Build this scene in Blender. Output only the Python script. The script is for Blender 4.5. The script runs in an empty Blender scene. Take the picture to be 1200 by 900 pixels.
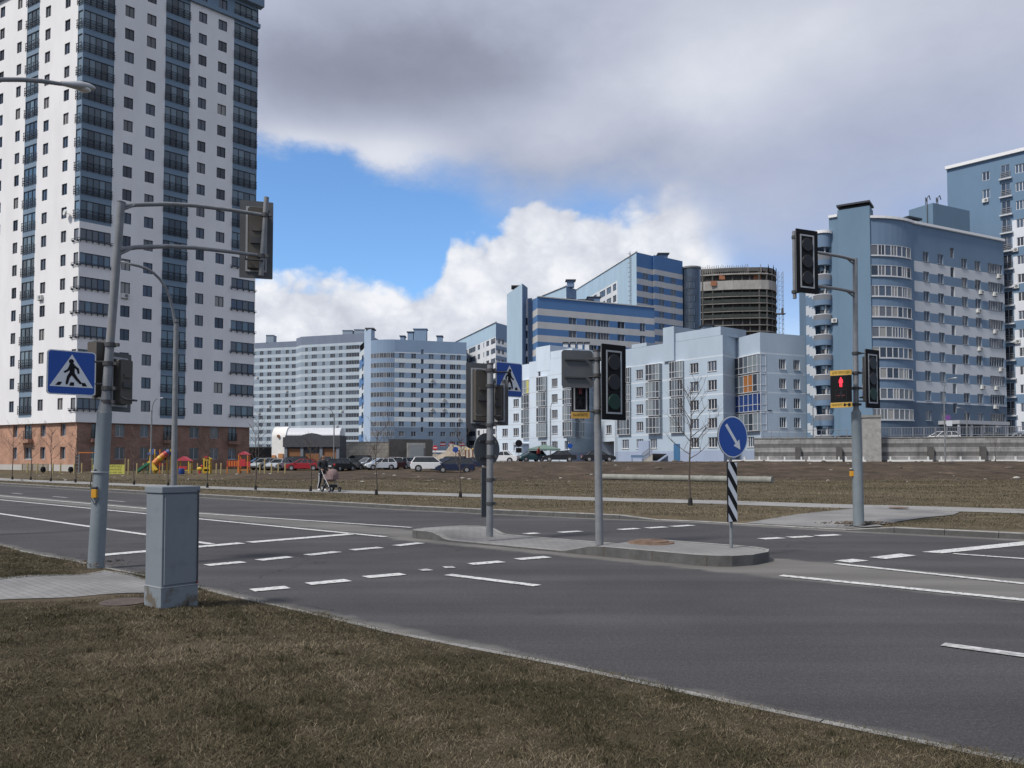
import bpy, math, random
import numpy as np
from mathutils import Vector, Matrix
random.seed(7); rng = np.random.default_rng(7)
R = math.radians
sc = bpy.context.scene
C = sc.collection
# ------------------------------------------------------------------ camera model
CAMZ, F, CX, PY = 1.6, 960.0, 600.0, 504.8
PITCH = R(2.1)
def ray(px, py):
    x = (px-CX)/F; v = (PY-py)/F
    return (x, math.cos(PITCH)-v*math.sin(PITCH), math.sin(PITCH)+v*math.cos(PITCH))
def GP(px, py, z=0.0):
    d = ray(px, py); t = (z-CAMZ)/d[2]
    return (d[0]*t, d[1]*t, z)
def PD(px, py, Y):
    d = ray(px, py); t = Y/d[1]
    return Vector((d[0]*t, Y, CAMZ+d[2]*t))
def PX(px, Y):                       # ground position of a column (at eye level) at depth Y
    return ((px-CX)/F*Y, Y)
cam = bpy.data.cameras.new('camera'); co = bpy.data.objects.new('camera', cam); C.objects.link(co)
co.location = (0, 0, CAMZ); co.rotation_euler = (R(90)+PITCH, 0, 0)
cam.sensor_width = 36; cam.lens = 28.8; cam.shift_y = (PY-450)/1200.0
cam.clip_start = .1; cam.clip_end = 6000
sc.camera = co
sc.view_settings.view_transform = 'Standard'; sc.view_settings.look = 'None'
sc.view_settings.exposure = 0.0; sc.view_settings.gamma = 1.0
sc.cycles.max_bounces = 5; sc.cycles.diffuse_bounces = 3; sc.cycles.glossy_bounces = 3
sc.cycles.use_denoising = True
# ------------------------------------------------------------------ materials
def mat(name, col, rough=.8, col2=None, scale=3., detail=5., bump=0., bscale=None, metal=0., spec=.4, emit=None, es=1., coords='Object', stretch=None, contrast=(.35, .65), dirt=None, bdist=.02):
    m = bpy.data.materials.new(name); m.use_nodes = True
    nt = m.node_tree; b = nt.nodes['Principled BSDF']
    def lk(a, c): nt.links.new(a, c)
    b.inputs['Roughness'].default_value = rough; b.inputs['Metallic'].default_value = metal
    b.inputs['Specular IOR Level'].default_value = spec
    b.inputs['Base Color'].default_value = (*col, 1)
    if emit:
        b.inputs['Emission Color'].default_value = (*emit, 1); b.inputs['Emission Strength'].default_value = es
    if col2 or bump:
        tc = nt.nodes.new('ShaderNodeTexCoord'); src = tc.outputs[coords]
        if stretch:
            mp = nt.nodes.new('ShaderNodeMapping'); mp.inputs['Scale'].default_value = stretch
            lk(src, mp.inputs['Vector']); src = mp.outputs[0]
    if col2:
        n = nt.nodes.new('ShaderNodeTexNoise'); n.inputs['Scale'].default_value = scale; n.inputs['Detail'].default_value = detail
        n.inputs['Roughness'].default_value = .65
        lk(src, n.inputs['Vector'])
        cr = nt.nodes.new('ShaderNodeValToRGB'); cr.color_ramp.elements[0].position, cr.color_ramp.elements[1].position = contrast
        cr.color_ramp.elements[0].color = (*col, 1); cr.color_ramp.elements[1].color = (*col2, 1)
        lk(n.outputs['Fac'], cr.inputs['Fac']); out = cr.outputs['Color']
        if dirt:
            n2 = nt.nodes.new('ShaderNodeTexNoise'); n2.inputs['Scale'].default_value = dirt[1]; n2.inputs['Detail'].default_value = 6
            lk(src, n2.inputs['Vector'])
            c2 = nt.nodes.new('ShaderNodeValToRGB'); c2.color_ramp.elements[0].position = dirt[2]; c2.color_ramp.elements[1].position = dirt[3]
            lk(n2.outputs['Fac'], c2.inputs['Fac'])
            mx = nt.nodes.new('ShaderNodeMix'); mx.data_type = 'RGBA'
            lk(c2.outputs['Color'], mx.inputs['Factor']); lk(out, mx.inputs['A']); mx.inputs['B'].default_value = (*dirt[0], 1)
            out = mx.outputs['Result']
        lk(out, b.inputs['Base Color'])
    if bump:
        n3 = nt.nodes.new('ShaderNodeTexNoise'); n3.inputs['Scale'].default_value = bscale or scale*4; n3.inputs['Detail'].default_value = 4
        lk(src, n3.inputs['Vector'])
        bp = nt.nodes.new('ShaderNodeBump'); bp.inputs['Strength'].default_value = bump; bp.inputs['Distance'].default_value = bdist
        lk(n3.outputs['Fac'], bp.inputs['Height']); lk(bp.outputs[0], b.inputs['Normal'])
    return m
def brick_mat(name, c1, c2, mortar, bw, bh, ms=.01, uvec=None, rough=.85, noise=True):
    m = bpy.data.materials.new(name); m.use_nodes = True; nt = m.node_tree; b = nt.nodes['Principled BSDF']
    tc = nt.nodes.new('ShaderNodeTexCoord'); sep = nt.nodes.new('ShaderNodeSeparateXYZ'); nt.links.new(tc.outputs['Object'], sep.inputs[0])
    cm = nt.nodes.new('ShaderNodeCombineXYZ')
    if uvec is None:           # horizontal paving
        nt.links.new(sep.outputs[0], cm.inputs[0]); nt.links.new(sep.outputs[1], cm.inputs[1])
        mp = nt.nodes.new('ShaderNodeMapping'); mp.inputs['Rotation'].default_value = (0, 0, R(42)); nt.links.new(cm.outputs[0], mp.inputs[0]); vec = mp.outputs[0]
    else:
        d = nt.nodes.new('ShaderNodeVectorMath'); d.operation = 'DOT_PRODUCT'; d.inputs[1].default_value = (*uvec, 0)
        nt.links.new(tc.outputs['Object'], d.inputs[0]); nt.links.new(d.outputs['Value'], cm.inputs[0]); nt.links.new(sep.outputs[2], cm.inputs[1]); vec = cm.outputs[0]
    br = nt.nodes.new('ShaderNodeTexBrick'); br.inputs['Scale'].default_value = 1; br.inputs['Brick Width'].default_value = bw; br.inputs['Row Height'].default_value = bh
    br.inputs['Mortar Size'].default_value = ms; br.inputs['Mortar Smooth'].default_value = .2
    br.inputs['Color1'].default_value = (*c1, 1); br.inputs['Color2'].default_value = (*c2, 1); br.inputs['Mortar'].default_value = (*mortar, 1)
    nt.links.new(vec, br.inputs['Vector'])
    n = nt.nodes.new('ShaderNodeTexNoise'); n.inputs['Scale'].default_value = .7; n.inputs['Detail'].default_value = 8; nt.links.new(tc.outputs['Object'], n.inputs['Vector'])
    mr = nt.nodes.new('ShaderNodeMapRange'); mr.inputs['From Min'].default_value = .3; mr.inputs['From Max'].default_value = .7; mr.inputs['To Min'].default_value = .72; mr.inputs['To Max'].default_value = 1.2
    nt.links.new(n.outputs['Fac'], mr.inputs['Value'])
    mu = nt.nodes.new('ShaderNodeVectorMath'); mu.operation = 'SCALE'; nt.links.new(br.outputs['Color'], mu.inputs[0]); nt.links.new(mr.outputs[0], mu.inputs['Scale'])
    nt.links.new(mu.outputs[0], b.inputs['Base Color']); b.inputs['Roughness'].default_value = rough
    bp = nt.nodes.new('ShaderNodeBump'); bp.inputs['Strength'].default_value = .3; bp.inputs['Distance'].default_value = .01; bp.invert = True
    nt.links.new(br.outputs['Fac'], bp.inputs['Height']); nt.links.new(bp.outputs[0], b.inputs['Normal'])
    return m
M = {}
def stucco(name, c, k=.9, s=.35):
    M[name] = mat(name, tuple(x*k for x in c), .85, c, s, 8, .12, 6., stretch=(1, 1, .35), contrast=(.3, .6))
# ------------------------------------------------------------------ mesh builder
class MB:
    def __init__(s): s.v = []; s.f = []; s.m = []; s.s = []; s.mats = []
    def mi(s, m):
        if m not in s.mats: s.mats.append(m)
        return s.mats.index(m)
    def face(s, pts, m, smooth=False):
        k = len(s.v); s.v.extend([tuple(p) for p in pts]); s.f.append(list(range(k, k+len(pts)))); s.m.append(s.mi(m)); s.s.append(smooth)
    def faces(s, vs, fs, m, smooth=False):
        k = len(s.v); s.v.extend([tuple(p) for p in vs]); i = s.mi(m)
        for f in fs: s.f.append([k+j for j in f]); s.m.append(i); s.s.append(smooth)
    def box(s, c, d, m, rot=None):
        hx, hy, hz = d[0]/2, d[1]/2, d[2]/2
        vs = [Vector((x, y, z)) for x in (-hx, hx) for y in (-hy, hy) for z in (-hz, hz)]
        if rot is not None:
            q = Matrix.Rotation(rot, 3, 'Z') if not isinstance(rot, Matrix) else rot
            vs = [q @ v for v in vs]
        vs = [v+Vector(c) for v in vs]
        s.faces(vs, [(0, 1, 3, 2), (4, 6, 7, 5), (0, 4, 5, 1), (2, 3, 7, 6), (0, 2, 6, 4), (1, 5, 7, 3)], m)
    def tube(s, pts, rads, m, n=10, caps=True, smooth=True):
        pts = [Vector(p) for p in pts]
        if not hasattr(rads, '__len__'): rads = [rads]*len(pts)
        vs = []; fs = []
        up = None
        for i, p in enumerate(pts):
            t = (pts[min(i+1, len(pts)-1)]-pts[max(i-1, 0)]).normalized()
            if up is None: up = Vector((0, 0, 1)) if abs(t.z) < .9 else Vector((1, 0, 0))
            a = t.cross(up).normalized(); up2 = a.cross(t).normalized(); up = up2
            for k in range(n):
                th = 2*math.pi*k/n; vs.append(p+(a*math.cos(th)+up2*math.sin(th))*rads[i])
        for i in range(len(pts)-1):
            for k in range(n):
                fs.append((i*n+k, i*n+(k+1) % n, (i+1)*n+(k+1) % n, (i+1)*n+k))
        s.faces(vs, fs, m, smooth)
        if caps:
            s.faces(vs[:n][::-1], [tuple(range(n))], m); s.faces(vs[-n:], [tuple(range(n))], m)
    def disc(s, c, r, y, m, n=28, rz=None):         # flat disc in the local xz plane
        rz = rz or r
        s.face([(c[0]+r*math.cos(2*math.pi*k/n), y, c[1]+rz*math.sin(2*math.pi*k/n)) for k in range(n)], m)
    def flat(s, pts, y, m): s.face([(p[0], y, p[1]) for p in pts], m)   # polygon in the local xz plane
    def prism(s, pts, z0, z1, m, mtop=None):        # plan polygon extruded
        n = len(pts)
        for i in range(n):
            a, b = pts[i], pts[(i+1) % n]
            s.face([(a[0], a[1], z0), (b[0], b[1], z0), (b[0], b[1], z1), (a[0], a[1], z1)], m)
        s.face([(p[0], p[1], z1) for p in pts], mtop or m)
        s.face([(p[0], p[1], z0) for p in pts][::-1], m)
    def slab(s, pts, y0, y1, m, mf=None):           # xz polygon extruded in y
        n = len(pts)
        for i in range(n):
            a, b = pts[i], pts[(i+1) % n]
            s.face([(a[0], y0, a[1]), (b[0], y0, b[1]), (b[0], y1, b[1]), (a[0], y1, a[1])], m)
        s.face([(p[0], y0, p[1]) for p in pts], mf or m); s.face([(p[0], y1, p[1]) for p in pts][::-1], m)
    def ball(s, c, r, m, n=10, k=7, sc_=(1, 1, 1)):
        vs = []; fs = []
        for i in range(k+1):
            ph = math.pi*i/k
            for j in range(n):
                th = 2*math.pi*j/n
                vs.append((c[0]+r*sc_[0]*math.sin(ph)*math.cos(th), c[1]+r*sc_[1]*math.sin(ph)*math.sin(th), c[2]+r*sc_[2]*math.cos(ph)))
        for i in range(k):
            for j in range(n): fs.append((i*n+j, (i+1)*n+j, (i+1)*n+(j+1) % n, i*n+(j+1) % n))
        s.faces(vs, fs, m, True)
    def mesh(s, name):
        me = bpy.data.meshes.new(name); me.from_pydata(s.v, [], s.f)
        for m in s.mats: me.materials.append(m)
        me.polygons.foreach_set('material_index', s.m); me.polygons.foreach_set('use_smooth', s.s)
        me.update(); return me
    def build(s, name, parent=None, loc=(0, 0, 0), rz=0., world=False, **kw):
        o = bpy.data.objects.new(name, s.mesh(name)); C.objects.link(o)
        if parent: o.parent = parent
        o.location = loc; o.rotation_euler = (0, 0, rz)
        if world and parent: o.location = -Vector(parent.location)
        for k, x in kw.items(): o[k] = x
        return o
def put(me, name, parent=None, loc=(0, 0, 0), rz=0., **kw):
    o = bpy.data.objects.new(name, me); C.objects.link(o)
    if parent: o.parent = parent
    o.location = loc; o.rotation_euler = (0, 0, rz)
    for k, x in kw.items(): o[k] = x
    return o
def thing(name, label, cat, loc=(0, 0, 0), rz=0., group=None):
    o = bpy.data.objects.new(name, None); C.objects.link(o); o.location = loc; o.rotation_euler = (0, 0, rz)
    o['label'] = label; o['category'] = cat
    if group: o['group'] = group
    o.empty_display_size = .3
    return o
def tag(o, label, cat, group=None):
    o['label'] = label; o['category'] = cat
    if group: o['group'] = group
    return o
def struct(o): o['kind'] = 'structure'; return o
def bevel(o, w=.01, seg=2):
    b = o.modifiers.new('bevel', 'BEVEL'); b.width = w; b.segments = seg; b.limit_method = 'ANGLE'; return o
def text_mb(mb, txt, size, cx, cz, y, m, width=None):
    cu = bpy.data.curves.new('lettering', 'FONT'); cu.body = txt; cu.size = size; cu.align_x = 'CENTER'; cu.align_y = 'CENTER'; cu.resolution_u = 2
    ob = bpy.data.objects.new('lettering', cu); C.objects.link(ob)
    dg = bpy.context.evaluated_depsgraph_get(); me = bpy.data.meshes.new_from_object(ob.evaluated_get(dg))
    xs = [v.co.x for v in me.vertices] or [0]
    k = width/(max(xs)-min(xs)) if width and max(xs) > min(xs) else 1
    mb.faces([(cx+v.co.x*k, y, cz+v.co.y) for v in me.vertices], [tuple(p.vertices) for p in me.polygons], m)
    bpy.data.objects.remove(ob); bpy.data.curves.remove(cu); bpy.data.meshes.remove(me)
def facing(N): return math.atan2(N[0], -N[1])       # rotation that turns local -y to N
# ------------------------------------------------------------------ road frame
UX, UY = -.74, .673            # along the road (to the far left)
NX, NY = .673, .74             # across the road
def RS(t, s, z=0.): return (t*UX+s*NX, t*UY+s*NY, z)
def TS(X, Y): return (X*UX+Y*UY, X*NX+Y*NY)
KT = [-400, 3.5, 7, 11, 14, 20.6, 62, 400]; KS = [19.6, 19.4, 19.1, 19.2, 18.4, 17.6, 17.5, 17.5]
def s_far(t): return float(np.interp(t, KT, KS))
def s_near(t): return 4.98+.05*math.sin(t*.7)+.03*math.sin(t*1.9)
def smooth(a, b, x):
    k = min(1, max(0, (x-a)/(b-a))); return k*k*(3-2*k)
def hnoise(x, y): return (math.sin(x*1.3+y*.7)+math.sin(x*.6-y*1.9+1.3)+math.sin(x*2.9+y*2.3)*.6+math.sin(x*.33+y*.21)*1.2)/3.8
def hfar(X, Y):
    t, s = TS(X, Y); o = s-s_far(t)
    q = X/max(Y, 5.)
    left = min(1.5, .25+max(0, Y-92)*.018)
    P = left+(1.5-left)*smooth(-.06, .0, q)
    r = smooth(63, 82, Y)
    z = .10+(P-.10)*r
    if o > 8: z += hnoise(X*.8, Y*.8)*.13*smooth(60, 68, Y)*(1-smooth(80, 90, Y))
    return z
# ------------------------------------------------------------------ world
W = bpy.data.worlds.new('World'); sc.world = W; W.use_nodes = True
nt = W.node_tree; bg = nt.nodes['Background']
SUN_AZ = R(-128)       # compass angle of the sun measured from +Y towards +X : to the left and a little behind the viewer
SUN_EL = R(50)
sd = Vector((math.sin(SUN_AZ)*math.cos(SUN_EL), math.cos(SUN_AZ)*math.cos(SUN_EL), math.sin(SUN_EL)))
class V:
    def __init__(s, o): s.o = o
def inp(n, i, x):
    if isinstance(x, V): nt.links.new(x.o, n.inputs[i])
    else: n.inputs[i].default_value = x
def mth(op, a, b=0., c=None):
    n = nt.nodes.new('ShaderNodeMath'); n.operation = op; inp(n, 0, a); inp(n, 1, b)
    if c is not None: inp(n, 2, c)
    return V(n.outputs[0])
def add(*a):
    r = a[0]
    for x in a[1:]: r = mth('ADD', r, x)
    return r
def sub(a, b): return mth('SUBTRACT', a, b)
def mul(a, b): return mth('MULTIPLY', a, b)
def sstep(a, b, x):
    n = nt.nodes.new('ShaderNodeMapRange'); n.interpolation_type = 'SMOOTHSTEP'; inp(n, 0, x); inp(n, 1, a); inp(n, 2, b); n.inputs[3].default_value = 0; n.inputs[4].default_value = 1
    return V(n.outputs[0])
def curve(x, pts, lo, hi):                    # Float Curve through (angle, value) points
    n = nt.nodes.new('ShaderNodeFloatCurve'); cu = n.mapping.curves[0]
    a0, a1 = pts[0][0], pts[-1][0]
    N = [((p-a0)/(a1-a0), (v-lo)/(hi-lo)) for p, v in pts]
    cu.points[0].location = N[0]; cu.points[1].location = N[-1]
    for q in N[1:-1]: cu.points.new(*q)
    n.mapping.extend = 'HORIZONTAL'; n.mapping.update()
    xx = mth('DIVIDE', sub(x, a0), a1-a0)
    inp(n, 1, xx); return add(mul(V(n.outputs[0]), hi-lo), lo)
def mixc(f, a, b):
    n = nt.nodes.new('ShaderNodeMix'); n.data_type = 'RGBA'; inp(n, 0, f)
    for i, x in ((6, a), (7, b)):
        if isinstance(x, V): nt.links.new(x.o, n.inputs[i])
        else: n.inputs[i].default_value = (*x, 1)
    return V(n.outputs[2])
sky = nt.nodes.new('ShaderNodeTexSky'); sky.sky_type = 'NISHITA'; sky.sun_disc = False
sky.sun_elevation = SUN_EL; sky.sun_rotation = SUN_AZ; sky.air_density = 1.0; sky.dust_density = .4; sky.ozone_density = 2.5
tc = nt.nodes.new('ShaderNodeTexCoord'); dirv = tc.outputs['Generated']
sp = nt.nodes.new('ShaderNodeSeparateXYZ'); nt.links.new(dirv, sp.inputs[0])
dx, dy, dz = V(sp.outputs[0]), V(sp.outputs[1]), V(sp.outputs[2])
az = mth('ARCTAN2', dx, dy); el = mth('ARCSINE', dz)
def noise(scale, detail=8., rough=.55, off=(0, 0, 0), st=(1, 1, 1.6), dist=0.):
    mp = nt.nodes.new('ShaderNodeMapping'); mp.inputs['Location'].default_value = off; mp.inputs['Scale'].default_value = st
    nt.links.new(dirv, mp.inputs[0])
    n = nt.nodes.new('ShaderNodeTexNoise'); n.inputs['Scale'].default_value = scale; n.inputs['Detail'].default_value = detail; n.inputs['Roughness'].default_value = rough; n.inputs['Distortion'].default_value = dist
    nt.links.new(mp.outputs[0], n.inputs['Vector']); return sub(V(n.outputs['Fac']), .5)
def AE(px, py):
    a = math.atan((px-CX)/F); return a, math.atan((540-py)/F*math.cos(a))
def AEc(pts, pre=None, post=None):
    r = [AE(*p) for p in pts]
    return ([pre] if pre else [])+r+([post] if post else [])
STR = .1
# boundary of the grey deck above
b1 = curve(az, AEc([(250, 150), (300, 152), (340, 158), (400, 178), (450, 200), (500, 200), (560, 215), (640, 228), (720, 228), (800, 245), (880, 285), (960, 300), (1040, 285), (1120, 265), (1210, 245)], (-1.2, .35), (1.2, .25)), -.2, .8)
soft1 = curve(az, [(-1.2, .08), (AE(300, 0)[0], .025), (AE(450, 0)[0], .03), (AE(560, 0)[0], .08), (AE(760, 0)[0], .1), (AE(900, 0)[0], .13), (1.2, .15)], 0, .3)
nA = noise(5., 9, .58, (.3, .1, .7)); nB = noise(14., 8, .6, (2., .4, 1.)); nC = noise(2.2, 6, .5, (5., 1., 0))
e1 = add(el, mul(nA, .11), mul(nB, .045))
m1 = sstep(sub(b1, mul(soft1, .55)), add(b1, mul(soft1, .6)), e1)
# cumulus bank
b2 = curve(az, AEc([(250, 338), (305, 335), (345, 322), (400, 316), (440, 332), (490, 332), (512, 318), (530, 278), (570, 268), (610, 250), (645, 237), (700, 244), (750, 238), (790, 212), (818, 222), (842, 262), (868, 325), (905, 410)], (-1.2, .25), (1.2, .02)), -.2, .8)
n2 = noise(11., 10, .62, (.2, 3.1, .5), (1, 1, 1.2)); n2b = noise(34., 6, .6, (.7, 1.1, .2), (1, 1, 1))
def billow(scale, off):
    mp = nt.nodes.new('ShaderNodeMapping'); mp.inputs['Location'].default_value = off; mp.inputs['Scale'].default_value = (1, 1, 1.25)
    nt.links.new(dirv, mp.inputs[0]); wn = nt.nodes.new('ShaderNodeTexNoise'); wn.inputs['Scale'].default_value = scale*.8; wn.inputs['Detail'].default_value = 4
    nt.links.new(mp.outputs[0], wn.inputs['Vector'])
    ad = nt.nodes.new('ShaderNodeVectorMath'); ad.operation = 'MULTIPLY_ADD'; ad.inputs[1].default_value = (.07,)*3; nt.links.new(wn.outputs['Color'], ad.inputs[0]); nt.links.new(mp.outputs[0], ad.inputs[2])
    v = nt.nodes.new('ShaderNodeTexVoronoi'); v.feature = 'SMOOTH_F1'; v.inputs['Scale'].default_value = scale; v.inputs['Smoothness'].default_value = .25
    nt.links.new(ad.outputs[0], v.inputs['Vector']); return V(v.outputs['Distance'])
v1 = billow(15., (.3, .2, .1)); v2 = billow(38., (1.3, .2, .6))
e2 = add(el, mul(n2, .060), mul(n2b, .012), mul(sub(v1, .35), .040), mul(sub(v2, .35), .014))
soft2 = curve(az, [(-1.2, .03), (AE(330, 0)[0], .014), (AE(500, 0)[0], .010), (AE(770, 0)[0], .016), (AE(835, 0)[0], .075), (AE(900, 0)[0], .10), (1.2, .08)], 0, .3)
m2 = sub(1., sstep(sub(b2, soft2), add(b2, soft2), e2))
# thin veil over the whole blue gap
veil = mul(sstep(.0, .35, add(nA, mul(nC, .8))), .18)
low = sub(1., sstep(.0, .22, el))
def blob(px, py, sx, sy, wa=.06):
    a0, e0 = AE(px, py)
    u = mth('DIVIDE', sub(add(az, mul(nA, wa*2)), a0), sx/F); w = mth('DIVIDE', sub(add(el, mul(nA, wa)), e0), sy/F)
    return mth('EXPONENT', mul(add(mul(u, u), mul(w, w)), -1.))
dark = add(mul(blob(500, 70, 215, 68), .80), mul(blob(350, 60, 120, 50), .45), mul(blob(720, 185, 160, 40), .35), mul(blob(1120, 60, 160, 90), .15), mul(blob(960, 190, 200, 60), .16), mul(blob(620, 200, 80, 30), .2))
brt = add(mul(blob(455, 175, 70, 28, .03), .75), mul(blob(350, 158, 50, 18, .03), .5), mul(blob(830, 85, 130, 60), .55), mul(blob(640, 150, 90, 45), .3), mul(blob(330, 15, 90, 25), .25), mul(blob(1010, 10, 120, 35), .25))
k1 = add(.61, mul(dark, -.46), mul(brt, .50), mul(nA, .34), mul(nB, .18), mul(nC, .2))
def cramp(x, els):
    n = nt.nodes.new('ShaderNodeValToRGB'); r = n.color_ramp; r.elements[0].position = els[0][0]; r.elements[0].color = (*els[0][1], 1); r.elements[1].position = els[-1][0]; r.elements[1].color = (*els[-1][1], 1)
    for p, c in els[1:-1]: e = r.elements.new(p); e.color = (*c, 1)
    inp(n, 0, x); return V(n.outputs[0])
def L(r, g, b):
    f = lambda x: ((x/255+.055)/1.055)**2.4/STR if x > 10 else x/255/12.92/STR
    return (f(r), f(g), f(b))
c1 = cramp(k1, [(.0, L(128, 132, 148)), (.25, L(152, 157, 174)), (.5, L(180, 186, 204)), (.75, L(206, 210, 223)), (1., L(232, 235, 243))])
dpt = sub(b2, e2)
k2 = add(.95, mul(sstep(.01, .15, dpt), -.34), mul(n2, 1.0), mul(n2b, .35), mul(nB, .5), mul(nC, .3), mul(sub(v1, .35), -.75), mul(sub(v2, .35), -.40))
c2 = cramp(k2, [(.0, L(186, 192, 207)), (.35, L(202, 207, 219)), (.6, L(217, 221, 231)), (.85, L(233, 236, 243)), (1., L(243, 245, 250))])
# blue of the gap, from the sky model, deepened a little
tint = nt.nodes.new('ShaderNodeMix'); tint.data_type = 'RGBA'; tint.blend_type = 'MULTIPLY'; tint.inputs[0].default_value = 1.
nt.links.new(sky.outputs[0], tint.inputs[6]); tint.inputs[7].default_value = (1.20, 1.55, 1.86, 1)
base = V(tint.outputs[2])
col = mixc(veil, base, L(200, 210, 226))
col = mixc(mul(low, .12), col, L(205, 222, 240))
haze1 = mul(sstep(AE(760, 0)[0], AE(980, 0)[0], az), sstep(.12, .3, el))
col = mixc(mul(haze1, .55), col, L(164, 180, 212))
col = mixc(m2, col, c2)
col = mixc(mul(m1, .97), col, c1)
lav = mul(sstep(AE(640, 0)[0], AE(1000, 0)[0], az), sub(1., sstep(.20, .48, el)))
col = mixc(mul(mul(lav, .55), sub(1., m2)), col, L(158, 176, 214))
nt.links.new(col.o, bg.inputs['Color']); bg.inputs['Strength'].default_value = STR
sl = bpy.data.lights.new('sun', 'SUN'); so = bpy.data.objects.new('sun', sl); C.objects.link(so)
sl.energy = 3.8; sl.angle = R(9); sl.color = (1, .955, .89)
so.rotation_euler = sd.to_track_quat('Z', 'Y').to_euler(); so.location = (-40, -40, 60)
# ------------------------------------------------------------------ ground materials
M['asphalt'] = mat('asphalt', (.078, .076, .081), .88, (.106, .103, .107), .55, 8, .35, 90., spec=.25, contrast=(.25, .75), dirt=((.068, .066, .071), 38., .40, .62), bdist=.006)
M['asphalt_dusty'] = mat('asphalt_dusty', (.17, .165, .155), .92, (.215, .207, .196), 1.1, 8, .3, 90., spec=.2, dirt=((.105, .10, .10), 3., .5, .75), bdist=.006)
M['paint'] = mat('road_paint', (.56, .56, .55), .8, (.46, .46, .45), 5., 6, .1, 60., contrast=(.4, .7), dirt=((.17, .17, .17), 17., .52, .66))
M['paint_worn'] = mat('road_paint_worn', (.48, .48, .47), .85, (.22, .22, .22), 9., 6, .1, 60., contrast=(.4, .62))
M['kerb'] = mat('kerb_concrete', (.20, .195, .185), .9, (.27, .265, .25), 2.2, 7, .3, 30., dirt=((.13, .125, .115), 4., .52, .7))
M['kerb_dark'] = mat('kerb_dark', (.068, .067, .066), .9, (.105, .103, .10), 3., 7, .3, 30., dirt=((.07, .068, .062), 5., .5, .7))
M['paver'] = brick_mat('pavers', (.212, .208, .203), (.185, .182, .178), (.135, .130, .122), .2, .1, .008)
M['footpath'] = mat('footpath', (.205, .202, .197), .9, (.27, .265, .256), .8, 7, .2, 40., dirt=((.135, .122, .10), 2.2, .55, .75))
M['iron'] = mat('manhole_iron', (.055, .042, .036), .7, (.10, .075, .06), 8., 6, .4, 40.)
def ground_mat():
    m = bpy.data.materials.new('ground_grass_dirt'); m.use_nodes = True; t = m.node_tree; b = t.nodes['Principled BSDF']; b.inputs['Roughness'].default_value = .95; b.inputs['Specular IOR Level'].default_value = .15
    tcn = t.nodes.new('ShaderNodeTexCoord')
    def nz(sc_, d, st=None, r=.6):
        n = t.nodes.new('ShaderNodeTexNoise'); n.inputs['Scale'].default_value = sc_; n.inputs['Detail'].default_value = d; n.inputs['Roughness'].default_value = r
        if st:
            mp = t.nodes.new('ShaderNodeMapping'); mp.inputs['Scale'].default_value = st; t.links.new(tcn.outputs['Object'], mp.inputs[0]); t.links.new(mp.outputs[0], n.inputs['Vector'])
        else: t.links.new(tcn.outputs['Object'], n.inputs['Vector'])
        return n.outputs['Fac']
    def ramp(f, els):
        n = t.nodes.new('ShaderNodeValToRGB'); r = n.color_ramp
        r.elements[0].position = els[0][0]; r.elements[0].color = (*els[0][1], 1); r.elements[1].position = els[-1][0]; r.elements[1].color = (*els[-1][1], 1)
        for p, c in els[1:-1]: e = r.elements.new(p); e.color = (*c, 1)
        t.links.new(f, n.inputs[0]); return n.outputs[0]
    def mix(f, a, c):
        n = t.nodes.new('ShaderNodeMix'); n.data_type = 'RGBA'
        t.links.new(f, n.inputs[0]); t.links.new(a, n.inputs[6]); t.links.new(c, n.inputs[7]); return n.outputs[2]
    at = t.nodes.new('ShaderNodeAttribute'); at.attribute_name = 'dirt'
    big = nz(.16, 6); mid = nz(1.3, 8, (1, 1, .2)); fine = nz(14., 6)
    g = ramp(mid, [(.25, (.046, .037, .022)), (.42, (.082, .064, .039)), (.56, (.125, .098, .062)), (.72, (.22, .178, .118))])
    g2 = ramp(fine, [(.3, (.034, .031, .018)), (.7, (.125, .105, .066))])
    gg = mix(ramp(big, [(.35, (.25,)*3), (.65, (.6,)*3)]), g, g2)
    d1 = ramp(nz(.55, 9, (1, 1, 1), .7), [(.3, (.030, .023, .017)), (.45, (.056, .042, .031)), (.58, (.080, .060, .044)), (.68, (.125, .096, .07)), (.8, (.30, .24, .18))])
    f = t.nodes.new('ShaderNodeMath'); f.operation = 'ADD'; t.links.new(at.outputs['Fac'], f.inputs[0])
    mm = t.nodes.new('ShaderNodeMath'); mm.operation = 'MULTIPLY_ADD'; t.links.new(nz(.5, 7), mm.inputs[0]); mm.inputs[1].default_value = 1.6; mm.inputs[2].default_value = -.8
    t.links.new(mm.outputs[0], f.inputs[1])
    t.links.new(mix(ramp(f.outputs[0], [(.35, (0, 0, 0)), (.6, (1, 1, 1))]), gg, d1), b.inputs['Base Color'])
    bp = t.nodes.new('ShaderNodeBump'); bp.inputs['Strength'].default_value = .8; bp.inputs['Distance'].default_value = .06
    t.links.new(nz(9., 8), bp.inputs['Height']); t.links.new(bp.outputs[0], b.inputs['Normal'])
    return m
M['ground'] = ground_mat()
M['near_soil'] = mat('near_turf', (.036, .029, .019), .96, (.080, .064, .042), 2.6, 9, .8, 40., spec=.1, dirt=((.10, .080, .056), .9, .52, .72), bdist=.02)
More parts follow.
